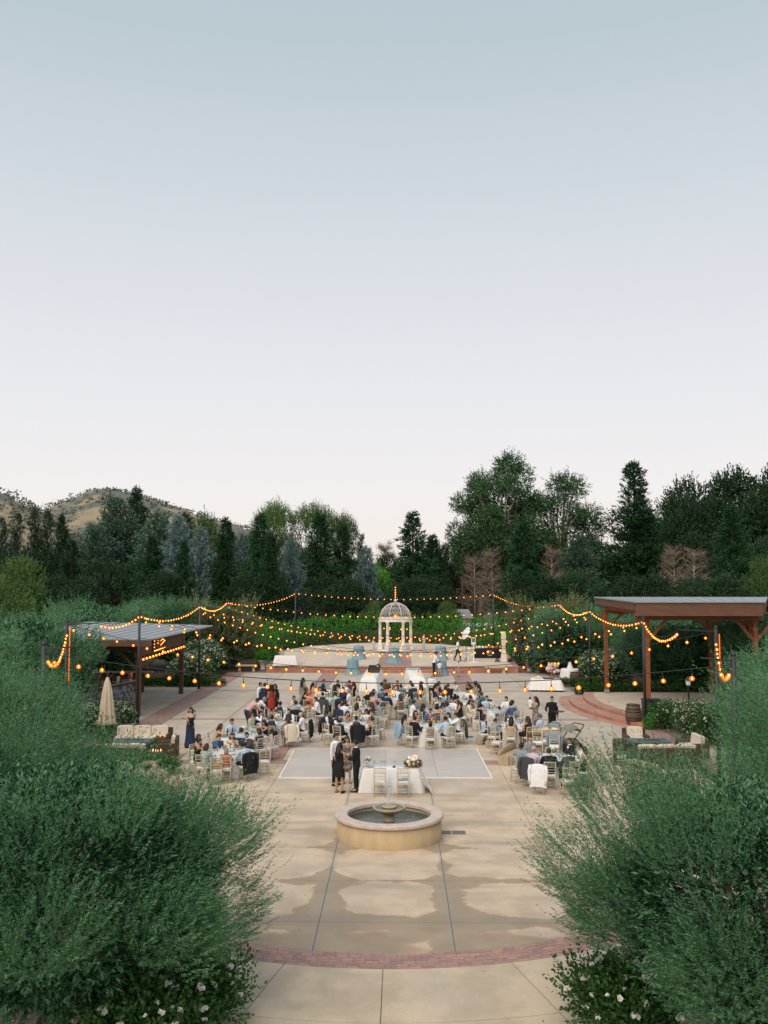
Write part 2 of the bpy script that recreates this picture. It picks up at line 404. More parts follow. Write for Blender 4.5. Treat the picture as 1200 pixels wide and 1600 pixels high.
for a in range(0,31,1):
    for s in (1,-1):
        for r_ in range(rows):
            r0=RI+rh*r_+.006; r1=r0+rh-.012; a0=s*31.4+s*a; q=MB(); q.prism(arc(r0,a0,a0+.95,1)+list(reversed(arc(r1,a0,a0+.95,1))),-.03,0); stuff.add(q.v,q.f)
kid('brick',stuff.mesh('brick','ring_brick'),ring,kind='stuff')
# front apron outside the ring
front = empty('front_apron',(0,0,0)); front['kind']='structure'
angs=[-64,-45,-29,-12.2,-.15,15.6,31,47,64]
for k in range(len(angs)-1):
    for r0,r1 in ((RO+.006,10.66),(10.68,14.5),(14.52,18)):
        a0=angs[k]+.05; a1=angs[k+1]-.05
        slab(front, arc(r1,a0,a1,12)+list(reversed(arc(r0,a0,a1,12))),'front_concrete')
# far plaza: bands of brick and slabs between
bands = empty('brick_bands',(0,0,0)); bands['kind']='structure'
def band(poly): b=MB(); b.prism(poly,-.03,0); kid('band',b.mesh('band','band_brick'),bands)
def rect(x0,x1,y0,y1): return [(x0,y0),(x1,y0),(x1,y1),(x0,y1)]
band(rect(-11.6,11.6,35.58,36.35))
for s in (-1,1): band(rect(min(s*4.25,s*5.35),max(s*4.25,s*5.35),36.38,69.75))
band(rect(-12.5,-11.2,36.38,70.2)); band([(12.0,27),(13.0,27),(13.0,45),(11.6,45),(11.2,40),(11.2,33)] if False else rect(11.2,12.5,29,44.5))
band(rect(11.2,12.3,60,70.2))
cols_=[(-11.18,-8.3),(-8.28,-5.37),(-4.23,-1.42),(-1.4,1.4),(1.42,4.23),(5.37,8.3),(8.32,11.18)]
rows_=[(36.38,39.7),(39.72,43.1),(43.12,46.6),(46.98,50.8),(50.82,54.6),(54.62,58.35),(58.73,62.3),(62.32,66),(66.02,69.75)]
farp=empty('far_plaza_floor',(0,0,0)); farp['kind']='structure'
for y0,y1 in rows_:
    for x0,x1 in cols_: slab(farp,rect(x0+.01,x1-.01,y0+.01,y1-.01),'tan_concrete' if y0<39 else 'far_concrete')
for y0,y1 in ((46.62,46.96),(58.37,58.71)):
    for x0,x1 in ((-11.18,-5.37),(-4.23,4.23),(5.37,11.18)): band(rect(x0,x1,y0,y1))
for x0,x1,y0,y1 in ((-26,-12.52,30,35),(-26,-12.52,35.02,46),(-19.5,-12.52,46.02,52),(-19.5,-12.52,52.02,58),(-19.5,-12.52,58.02,61.5),(-26,-11.62,20,29.9)):
    slab(farp,rect(x0,x1,y0+.01,y1-.01),'far_concrete')
for x0,x1,y0,y1 in ((12.32,14,60,72),(-14,-12.52,66,72)): slab(farp,rect(x0,x1,y0,y1),'far_concrete')
for x0,x1,y0,y1 in ((12.52,20,29,34),(12.52,20,34.02,40)): slab(farp,rect(x0,x1,y0,y1),'far_concrete')

# planting beds and lawn beyond
for poly in ([(-26,12),(-7.3,12),(-8.4,18),(-9.6,22.5),(-12.45,30),(-26,30)],[(7.3,12),(26,12),(26,29),(12.4,29),(9.4,22.5),(8.3,18)],[(-26,61.6),(-12.55,61.6),(-12.55,70),(-10.4,71),(-11.3,85),(-26,85)],[(12.55,56.2),(30,56.2),(30,85),(10.5,85),(10,72),(12.5,70.5)],[(13.2,40.2),(26,40.2),(26,56),(22.2,56),(22.2,44.6),(14,44.6)]):
    b=MB(); b.prism(poly,-.05,.03); structure('planting_bed',b,'mulch')
b=MB(); b.prism(rect(-60,-26.2,20,110),-.05,-.02); structure('lawn',b,'lawn')
b=MB(); b.prism(rect(26.2,70,20,120),-.05,-.02); structure('lawn',b,'lawn')
b=MB(); b.prism(rect(-26.1,26.1,85.2,120),-.05,-.02); structure('lawn',b,'lawn')

# dance floor of square panels with a white edge
df=empty('dance_floor',(-.2,35.85,0),R(.8),'pale grey square dance floor of vinyl panels with a white edge strip','dance floor')
mat('dance_panel',(.49,.45,.42),.35,.14,2.0,.15,40,stretch=(.6,3,1)); mat('dance_panel_b',(.46,.42,.39),.35,.12,3.0,.15,40,stretch=(.6,3,1)); mat('white_trim',(.78,.78,.78),.4,.03)
for i in range(4):
    for j in range(3):
        b=MB(); b.box((-3.72+1.86*i+.93,-2.72+1.813*j+.907,.016),(1.85,1.803,.024)); kid('panel',b.mesh('panel',random.choice(('dance_panel','dance_panel_b'))),df)
for c,d in (((0,-2.745,.016),(7.54,.05,.028)),((0,2.745,.016),(7.54,.05,.028)),((-3.747,0,.016),(.05,5.42,.028)),((3.747,0,.016),(.05,5.42,.028))):
    b=MB(); b.box(c,d); kid('edge_strip',b.mesh('edge_strip','white_trim'),df)

# ------------------------------------------------------------------ raised stage with brick riser
def uvprism(name, poly, z0, z1, mtop, mside, parent=None):
    n=len(poly); me=bpy.data.meshes.new(name); vs=[(x,y,z0) for x,y in poly]+[(x,y,z1) for x,y in poly]
    fs=[tuple(range(n,2*n))]+[(i,(i+1)%n,(i+1)%n+n,i+n) for i in range(n)]
    me.from_pydata(vs,[],fs); me.materials.append(MATS[mtop]); me.materials.append(MATS[mside])
    uv=me.uv_layers.new(name='uv'); acc=0; li=n
    me.polygons[0].material_index=0
    for i in range(n):
        L_=math.hypot(poly[(i+1)%n][0]-poly[i][0],poly[(i+1)%n][1]-poly[i][1]); p=me.polygons[i+1]; p.material_index=1
        for k,(a,b_) in enumerate(((acc,z0),(acc+L_,z0),(acc+L_,z1),(acc,z1))): uv.data[p.loop_start+k].uv=(a,b_+.004)
        acc+=L_
    return kid(name,me,parent) if parent else link(name,me)
mat('coping',(.45,.36,.28),.8,.1,5)
st=empty('stage',(0,0,0)); st['kind']='structure'
def inset_front(poly): return poly
stage_poly=[(-9.7,70.2),(9.3,70.2),(10.0,84),(8.4,89),(4.6,94),(0,96.4),(-4,95.4),(-8.6,91),(-10.9,84.5)]
uvprism('riser',stage_poly,-.03,.40,'band_brick','step_brick',st)
cop=[(x*1.003,y-.05 if y<71 else y) for x,y in stage_poly]
uvprism('coping',cop,.402,.45,'band_brick','coping',st)
tops=[rect(-9.3,-3.1,70.55,77),rect(-3.08,-1.3,70.55,77),rect(1.3,3.08,70.55,77),rect(3.1,8.95,70.55,77),rect(-10.5,-5.2,77.02,84.5),rect(-5.18,-1.3,77.02,84.5),rect(1.3,5.1,77.02,84.5),rect(5.12,9.8,77.02,84.5),rect(-10.7,-5.2,84.52,96),rect(-5.18,0,84.52,97),rect(.02,5.1,84.52,97),rect(5.12,10,84.52,94)]
for p in tops: slab(st,clip(p,[(x*.985,y if y>71 else 70.4) for x,y in stage_poly]),'stage_concrete',.44,.456)
b=MB(); b.prism(rect(-1.28,1.28,70.3,83.2),.44,.455); kid('walkway',b.mesh('walkway','band_brick'),st)
uvprism('step',rect(-5.3,5.0,69.78,70.14),-.03,.205,'coping','step_brick',st)

# round terrace on the right, two brick steps
tr=empty('round_terrace',(0,0,0)); tr['kind']='structure'
TC=(23.9,51.5)
def tarc(r,y0=44.4,y1=55.4,xr=22.2):
    a0=math.asin((y1-TC[1])/r); a1=math.asin((y0-TC[1])/r); n=36
    return [(TC[0]-r*math.cos(a0+(a1-a0)*i/n),TC[1]+r*math.sin(a0+(a1-a0)*i/n)) for i in range(n+1)]+[(xr,y0),(xr,y1)]
p=tarc(14.6,43.6,56.2); b=MB(); b.prism(p,-.03,.006); kid('brick_surround',b.mesh('brick_surround','terrace_brick'),tr)
uvprism('step',tarc(14.0),0,.17,'terrace_brick','step_brick',tr)
uvprism('step',tarc(13.2),.16,.34,'terrace_brick','step_brick',tr)
b=MB(); b.prism(tarc(12.6,44.9,55.1),.33,.345); kid('terrace_floor',b.mesh('terrace_floor','stage_concrete'),tr)

# ------------------------------------------------------------------ foliage
def unit(a): return a/np.maximum(np.linalg.norm(a,axis=1,keepdims=True),1e-9)
def leaf_mesh(name, P, D, Ln, Wd, m, rnd=None, up=None):
    n=len(P); D=unit(D); S=unit(np.cross(D, rng.normal(size=(n,3)) if up is None else up)); L=Ln.reshape(-1,1); W=Wd.reshape(-1,1)
    V=np.empty((n,4,3)); V[:,0]=P; V[:,1]=P+D*L*.42+S*W*.5; V[:,2]=P+D*L; V[:,3]=P+D*L*.42-S*W*.5
    me=bpy.data.meshes.new(name); me.vertices.add(4*n); me.vertices.foreach_set('co',V.ravel().astype(np.float32))
    me.loops.add(4*n); me.loops.foreach_set('vertex_index',np.arange(4*n,dtype=np.int32))
    me.polygons.add(n); me.polygons.foreach_set('loop_start',np.arange(0,4*n,4,dtype=np.int32))
    at=me.attributes.new('rnd','FLOAT','FACE'); at.data.foreach_set('value',(rng.random(n) if rnd is None else rnd).astype(np.float32))
    me.materials.append(MATS[m] if isinstance(m,str) else m); me.update(calc_edges=True); return me
def sphere_dirs(n, up=-1.0):
    d=unit(rng.normal(size=(n,3)))
    while True:
        bad=d[:,2]<up
        if not bad.any(): return d
        d[bad]=unit(rng.normal(size=(bad.sum(),3)))
def shoot_leaves(O, D, Ls, nl, leaf, width, spread=.8, curve=.15, lenvar=.3, srnd=None):
    """leaves set along shoots: O origins, D directions, Ls lengths"""
    n=len(O); t=np.tile(np.linspace(.05,1,nl),(n,1))+rng.uniform(-.04,.04,(n,nl)); tt=t[...,None]
    P=O[:,None]+D[:,None]*(Ls[:,None,None]*tt); P[...,2]+=curve*(tt[...,0]**2)*Ls[:,None]
    per=rng.normal(size=(n,nl,3)); per-=D[:,None]*(per*D[:,None]).sum(-1,keepdims=True); per/=np.maximum(np.linalg.norm(per,axis=-1,keepdims=True),1e-6)
    LD=D[:,None]*(1-.3*spread)+per*spread
    r=np.clip((.5 if srnd is None else srnd[:,None])+rng.normal(0,.16,(n,nl))+ (t-.5)*.25,0,1)  # paler towards the tip: new growth, with light on the tips coloured in
    k=n*nl; return P.reshape(k,3),LD.reshape(k,3),leaf*rng.uniform(1-lenvar,1+lenvar,k),width*rng.uniform(.7,1.3,k),r.ravel()
def lump_shoots(lumps, n, ln, inward=.45, upb=.35, low=-.6, dirn=.35):
    C=np.array([l[:3] for l in lumps],float); Rr=np.array([l[3:6] for l in lumps],float); wt=(Rr.prod(1))**(2/3); wt/=wt.sum()
    i=rng.choice(len(lumps),n,p=wt); d=sphere_dirs(n,low); rad=inward+(1-inward)*rng.random(n)**.45
    O=C[i]+d*Rr[i]*rad[:,None]; D=unit(d+rng.normal(0,dirn,(n,3))+np.array([0,0,upb])); Ls=ln*rng.uniform(.6,1.3,n); sr=np.clip(rng.normal(.5,.22,n),0,1)
    lr=rng.random(len(lumps)); sr=np.clip(sr*.7+lr[i]*.3,0,1)
    return O,D,Ls,sr
def foliage(name, lumps, n, nl, sl, leaf, width, m, **kw):
    a={k:kw.pop(k) for k in ('inward','upb','low','dirn') if k in kw}
    O,D,Ls,sr=lump_shoots(lumps,n,sl,**a); P,LD,L,W,r=shoot_leaves(O,D,Ls,nl,leaf,width,srnd=sr,**kw)
    return leaf_mesh(name,P,LD,L,W,m,r)
def trunk_mesh(name, m, h, r, limbs, bend=.15, seed=0, twigs=None):
    q=MB(); rr=random.Random(seed); b=[Vector((rr.uniform(-bend,bend)*i,rr.uniform(-bend,bend)*i,h*i/4)) for i in range(5)]
    q.tube(b,[r*(1.35-.18*i) for i in range(5)],8)
    for e in limbs:
        e=Vector(e); s=b[rr.choice((2,3,4))]; mid=(s+e)/2+Vector((rr.uniform(-.2,.2),rr.uniform(-.2,.2),rr.uniform(0,.3)))*(e-s).length*.4
        q.tube([s,mid,e],[r*.5,r*.3,r*.08],6)
    return q.mesh(name,m)
mat('bark',(.07,.052,.04),.95,.35,6,.8,14,stretch=(1,1,.25)); mat('pale_bark',(.30,.25,.20),.9,.3,5,.5,14,stretch=(1,1,.25)); mat('twig',(.12,.09,.06),.9,.2)
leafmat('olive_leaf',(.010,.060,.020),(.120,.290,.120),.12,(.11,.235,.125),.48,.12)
leafmat('olive_lamplit',(.07,.11,.03),(.21,.23,.08),.25,(.20,.23,.12))  # olive leaf with golden lamp light put into its colour
leafmat('cedar_leaf',(.03,.08,.05),(.13,.22,.15),.1,None,.6,.2)
leafmat('blue_leaf',(.07,.13,.13),(.20,.29,.28),.1,None,.6,.15)
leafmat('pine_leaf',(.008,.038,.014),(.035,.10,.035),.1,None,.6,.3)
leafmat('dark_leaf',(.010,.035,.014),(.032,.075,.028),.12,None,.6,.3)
leafmat('euc_leaf',(.02,.065,.022),(.075,.15,.055),.2,None,.5,.1)
leafmat('light_leaf',(.045,.10,.025),(.12,.20,.055),.25,None,.5,.2)
leafmat('hedge_leaf',(.03,.14,.02),(.12,.33,.055),.25,None,.4,.1)
leafmat('bright_leaf',(.06,.22,.02),(.16,.42,.05),.3,None,.45,.1)
leafmat('brown_leaf',(.12,.075,.055),(.23,.15,.11),.1,None,.8,.15)
leafmat('rose_leaf',(.015,.06,.015),(.06,.15,.035),.2,None,.4,.2)
leafmat('juniper_leaf',(.02,.08,.015),(.08,.18,.035),.15,None,.5,.1)
leafmat('petal',(.70,.70,.64),(.92,.90,.86),.3,None,.6,.03)

TREES=[]
def tree_proto(kind, crown, trunk, cm='crown'):
    r=empty(kind,(0,0,0)); kid('trunk',trunk,r); kid(cm,crown,r); return r
PROTO_USED=set()
def plant(proto, loc, label, cat='tree', group=None, rz=0, sc=1.0):
    o = proto if proto.name not in PROTO_USED else copy_tree(proto); PROTO_USED.add(proto.name)
    o.location=loc; o.rotation_euler=(0,0,rz); o.scale=sc if hasattr(sc,'__len__') else (sc,)*3
    for k in ('group',):
        if k in o: del o[k]
    return tag(o,label,cat,group)

# ---- olives
def olive_lumps(rx,rz,cz,k,seed):
    rr=random.Random(seed); L=[(0,0,cz,rx*.62,rx*.62,rz*.7)]
    for i in range(k):
        z=rr.uniform(-.85,.92); a=rr.uniform(0,6.28); prof=math.sqrt(max(0,1-(z-.15)**2*.85))*(1 if z>0 else 1+.32*z); s=rr.uniform(.13,.27)
        q=rr.uniform(.74,.86) if rr.random()<.8 else rr.uniform(.92,1.06)
        L.append((rx*q*prof*math.cos(a),rx*q*prof*math.sin(a),cz+rz*.80*z*(q+.15),rx*s,rx*s,rz*s*1.2))
    return L
def olive(kind, n, nl, leaf, width, seed, rx=3.0, rz=2.3, cz=2.5, m='olive_leaf'):
    L=olive_lumps(rx,rz,cz,52,seed)
    LL=L[1:]; C=np.array([l[:3] for l in LL]); Rr=np.array([l[3:6] for l in LL]); wt=(Rr.prod(1))**(2/3); wt/=wt.sum()
    ix=rng.choice(len(LL),n,p=wt); d=sphere_dirs(n,-.85); O=C[ix]+d*Rr[ix]*(.45+.55*rng.random(n)**.6)[:,None]
    ld=unit((C-np.array([0,0,cz*.8]))/np.array([rx,rx,rz]))[ix]; outw=unit((O-np.array([0,0,cz*.7])))
    D=unit(ld*.75+d*.45+outw*.25+rng.normal(0,.26,(n,3))+np.array([0,0,.38]))
    Ls=.46*rng.uniform(.6,1.35,n)*np.where(rng.random(n)<.13,1.7,1.0)*np.clip(.8+.45*(O[:,2]-cz)/rz,.6,1.25)
    lr=rng.random(len(LL)); sr=np.clip(rng.normal(.45,.2,n)*.6+lr[ix]*.4,0,1)
    P,LD,l_,W,r=shoot_leaves(O,D,Ls,nl,leaf,width,srnd=sr,spread=.55,curve=.34)
    O2,D2,Ls2,sr2=lump_shoots([(0,0,cz+.1,rx*.70,rx*.70,rz*.76)],int(n*.5),.4,inward=.72,upb=.3,low=-1); P2,LD2,l2,W2,r2=shoot_leaves(O2,D2,Ls2,12,leaf*1.7,width*2.8,srnd=sr2*0-.35,spread=.55)  # inner leaves coloured darkest: the shade inside the crown is painted in
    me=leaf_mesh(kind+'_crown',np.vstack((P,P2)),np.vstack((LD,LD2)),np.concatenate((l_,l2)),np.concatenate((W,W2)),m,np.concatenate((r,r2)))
    tk=trunk_mesh(kind+'_trunk','bark',1.3,.17,[(l[0]*.9,l[1]*.9,l[2]) for l in L[1:16]],.07,seed)
    # fine pale shoots poking out between the leaves
    tw=MB()
    for i in range(0,len(O),30):
        a=Vector(O[i]); b=a+Vector(D[i])*Ls[i]*.8+Vector((0,0,.2*Ls[i])); tw.tube([a,b],[.006,.003],3,cap=False)
    root=tree_proto(kind,me,tk); kid('twigs',tw.mesh('twigs','pale_bark'),root,kind='stuff'); return root
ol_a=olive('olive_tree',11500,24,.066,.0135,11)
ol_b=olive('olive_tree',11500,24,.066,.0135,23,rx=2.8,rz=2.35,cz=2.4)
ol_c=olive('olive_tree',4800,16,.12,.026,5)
ol_w=olive('olive_tree',2200,14,.17,.05,9,m='olive_lamplit')
OG='olive trees round the plaza'
ov=[ # proto, x, y, scale, rot, label
 (ol_a,-5.15,14.9,(1.05,1.0,.84),.4,'big silvery olive tree filling the lower left corner, spilling over the paving'),
 (ol_b,5.95,14.5,(1.0,1.0,.82),2.0,'big silvery olive tree filling the lower right corner, spilling over the paving'),
 (ol_b,-8.6,17.0,(1.05,1.05,.93),4.1,'olive tree at the left picture edge behind the big corner olive'),
 (ol_a,-10.3,22.5,(1.0,1.0,.95),1.2,'olive tree in front of the nearest left light pole'),
 (ol_c,-14.2,29.5,(1.05,1.05,1.0),2.2,'olive tree left of the closed cream parasol'),
 (ol_c,-17.5,34.5,1.2,.7,'olive tree at the left edge behind the nearest left light pole'),
 (ol_c,-17.3,43.5,(1.15,1.15,1.32),3.9,'olive tree beside the left end of the bar counter'),
 (ol_c,-23.0,43,1.25,5.0,'olive tree at the left picture edge level with the bar'),
 (ol_c,-23.6,52,1.25,2.9,'olive tree behind the bar shelter roof, farther left'),
 (ol_c,-29.6,60,1.3,1.1,'pale olive tree at the left edge in front of the dark conifers'),
 (ol_c,-19.8,61.5,1.22,.2,'olive tree directly behind the bar shelter roof'),
 (ol_c,-22.4,70.5,(1.35,1.35,1.3),3.1,'olive tree behind the bar, below the blue-green cedars'),
 (ol_c,-17.0,72.5,(1.35,1.35,1.35),5.1,'grey-green olive tree behind the second left light pole'),
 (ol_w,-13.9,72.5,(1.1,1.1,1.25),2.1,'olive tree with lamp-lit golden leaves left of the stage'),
 (ol_b,9.6,17.2,(1.0,1.0,.95),.9,'olive tree at the right picture edge beside the big corner olive'),
 (ol_a,11.4,23.2,(.95,.95,.90),3.3,'olive tree in front of the nearest right light pole'),
 (ol_c,14.2,29.3,(1.15,1.15,1.12),1.5,'olive tree behind the nearest right light pole'),
 (ol_c,18.4,38.5,(1.25,1.25,1.15),4.4,'olive tree at the right edge under the pavilion eave'),
 (ol_c,17.7,58.5,(1.25,1.25,1.1),2.6,'olive tree behind the round terrace, seen between the pavilion posts'),
 (ol_c,22.9,56.8,(1.4,1.4,1.25),5.5,'broad olive tree behind the round terrace, right of the clipped green bush'),
 (ol_c,27.3,54.5,(1.35,1.35,1.2),.3,'olive tree farthest right below the pavilion roof'),
 (ol_c,13.9,68.5,(1.25,1.25,1.2),3.6,'olive tree behind the second right light pole'),
 (ol_c,18.2,72,(1.3,1.3,1.25),1.9,'olive tree in the row behind the white roses by the pavilion'),
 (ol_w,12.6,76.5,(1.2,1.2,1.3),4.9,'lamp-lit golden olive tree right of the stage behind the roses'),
]
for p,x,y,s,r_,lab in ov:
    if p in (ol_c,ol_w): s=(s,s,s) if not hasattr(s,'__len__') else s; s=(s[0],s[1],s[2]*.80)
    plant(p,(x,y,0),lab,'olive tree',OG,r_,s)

# ---- conifers and broad trees beyond the hedge
def conifer(kind, h, r, nw, m, leaf, width, droop=-.15, power=.85, seed=1, per=9, nl=9, bark='bark', ragged=.25, base=.04):
    rr=np.random.default_rng(seed); O=[];D=[];Ls=[]
    tips=[]
    for i in range(nw):
        t=(i+rr.random())/nw; z=h*(base+(1-base)*t); R_=r*(1-t)**power*(1+ragged*math.sin(t*23+seed))+.12
        k=max(3,int(per*(1-t*.6)))
        for j in range(k):
            a=rr.random()*6.283; l=R_*rr.uniform(.75,1.15); dv=np.array([math.cos(a),math.sin(a),droop+.5*t+rr.normal(0,.08)]); dv/=np.linalg.norm(dv)
            nseg=max(2,int(l/.45))
            for s in range(nseg):
                f=(s+.6)/nseg; p=np.array([0,0,z])+dv*l*f; p[2]+=.12*l*f*f
                for q in range(2):
                    sd=dv*.8+rr.normal(0,.5,3); sd[2]+=.2; O.append(p+rr.normal(0,.08,3)); D.append(sd/np.linalg.norm(sd)); Ls.append(.55*(1.1-.4*f))
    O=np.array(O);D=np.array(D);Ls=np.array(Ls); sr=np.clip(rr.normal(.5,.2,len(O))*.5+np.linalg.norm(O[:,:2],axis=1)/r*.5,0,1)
    P,LD,L,W,rn=shoot_leaves(O,D,Ls,nl,leaf,width,srnd=sr,spread=.55,curve=.1)
    q=MB(); q.tube([(0,0,0),(0,0,h*.5),(0,0,h)],[.3*h/14,.17*h/14,.03],7)
    return tree_proto(kind,leaf_mesh(kind+'_crown',P,LD,L,W,m,rn),q.mesh(kind+'_trunk',bark))
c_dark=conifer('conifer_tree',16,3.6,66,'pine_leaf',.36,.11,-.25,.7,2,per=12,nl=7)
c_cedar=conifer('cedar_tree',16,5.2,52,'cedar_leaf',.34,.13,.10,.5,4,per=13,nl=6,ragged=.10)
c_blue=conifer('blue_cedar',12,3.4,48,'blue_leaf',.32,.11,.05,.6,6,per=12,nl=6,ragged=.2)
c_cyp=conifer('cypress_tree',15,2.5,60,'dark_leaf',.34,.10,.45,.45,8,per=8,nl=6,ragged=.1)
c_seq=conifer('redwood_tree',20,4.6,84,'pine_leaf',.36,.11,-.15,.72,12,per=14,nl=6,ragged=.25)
def broad(kind, lumps, n, m, leaf, width, th, tr_, seed, nl=8, bark='bark', sl=.8, **kw):
    me=foliage(kind+'_crown',lumps,n,nl,sl,leaf,width,m,**kw)
    return tree_proto(kind,me,trunk_mesh(kind+'_trunk',bark,th,tr_,[l[:3] for l in lumps],.12,seed))
def rl(k,rx,rz,cz,s0,s1,seed,zlo=-.8,hole=0):
    rr=random.Random(seed); L=[]
    for i in range(k):
        z=rr.uniform(zlo,1); a=rr.uniform(0,6.28); rad=math.sqrt(max(.02,1-z*z)); q=rr.uniform(.5,.95) if hole==0 else rr.uniform(.75,1); s=rr.uniform(s0,s1)
        L.append((rx*q*rad*math.cos(a),rx*q*rad*math.sin(a),cz+rz*z*.9,rx*s,rx*s,rx*s*.8))
    return L
b_oak=broad('oak_tree',rl(34,5.5,5,6.2,.22,.4,3,-.95)+[(0,0,5.5,3.6,3.6,3.8)],3600,'dark_leaf',.26,.15,3.5,.35,3)
b_euc=broad('eucalyptus_tree',rl(40,4.3,6.3,11.3,.17,.30,14,-.95,1)+[(0,0,11.5,2.2,2.2,4.5)],5200,'euc_leaf',.26,.10,8,.35,14,bark='pale_bark',inward=.3,upb=-.2)
b_umb=broad('stone_pine',[(x,y,9+z,1.6,1.6,.8) for x,y,z in ((0,0,2.2),(1.9,.6,1.7),(-2.1,.4,1.8),(3.7,-.5,.9),(-3.9,.2,.8),(1,-1.6,1.6),(-1.2,1.7,1.5),(2.7,1.8,1.1),(-2.9,-1.7,1.0),(5,.9,-.2),(-5,-.7,-.3),(.2,2.9,.8),(4.3,-1.9,-.9),(-4.1,2,-1.0))],1500,'light_leaf',.24,.10,7,.28,5,inward=.2,upb=.5)
b_mid=broad('broadleaf_tree',rl(28,4.2,4,5.0,.25,.4,33,-.95)+[(0,0,4.5,3,3,3)],2300,'light_leaf',.24,.13,2.6,.25,33)
b_brt=broad('bright_shrub',rl(20,1.8,2.3,2.6,.3,.45,34,-.95),900,'bright_leaf',.22,.13,1.2,.14,34,sl=.5)
def bare(kind,h,r,seed,m='brown_leaf'):
    rr=random.Random(seed); q=MB(); q.tube([(0,0,0),(0.1,0,h*.5),(0,0,h*.95)],[.16,.1,.03],6); ends=[]
    for i in range(90):
        z=h*rr.uniform(.2,.95); a=rr.uniform(0,6.28); l=r*(1.15-z/h)*rr.uniform(.6,1.1)+.4; s=Vector((0,0,z)); e=s+Vector((math.cos(a)*l,math.sin(a)*l,l*rr.uniform(.2,.7)))
        q.tube([s,(s+e)/2+Vector((0,0,.1)),e],[.04,.025,.008],4,cap=False); ends.append((s,e))
        for j in range(7):
            p=s.lerp(e,rr.uniform(.3,1)); q.tube([p,p+Vector((rr.gauss(0,.4),rr.gauss(0,.4),rr.uniform(.0,.6)))],[.016,.005],3,cap=False)
    P=[];D=[]
    for s,e in ends:
        for j in range(26): P.append(s.lerp(e,rr.uniform(.35,1.1))+Vector((rr.gauss(0,.25),rr.gauss(0,.25),rr.gauss(0,.2)))); D.append((rr.gauss(0,1),rr.gauss(0,1),rr.gauss(0,1)))
    n=len(P); return tree_proto(kind,leaf_mesh(kind+'_crown',np.array(P),np.array(D),np.full(n,.26),np.full(n,.05),m),q.mesh(kind+'_trunk','pale_bark'))
t_bare=bare('bare_tree',9,3.2,3)
H_=dict(dark=16,cedar=16,blue=12,cyp=15,seq=20,oak=11.2,euc=18,umb=12,mid=9,brt=5,bare=9)
PR=dict(dark=c_dark,cedar=c_cedar,blue=c_blue,cyp=c_cyp,seq=c_seq,oak=b_oak,euc=b_euc,umb=b_umb,mid=b_mid,brt=b_brt,bare=t_bare)
W_=dict(dark=7.2,cedar=10.4,blue=6.8,cyp=5.2,seq=9,oak=13,euc=10.5,umb=13,mid=10,brt=4.2,bare=6)
TG='trees in the belt behind the hedge'
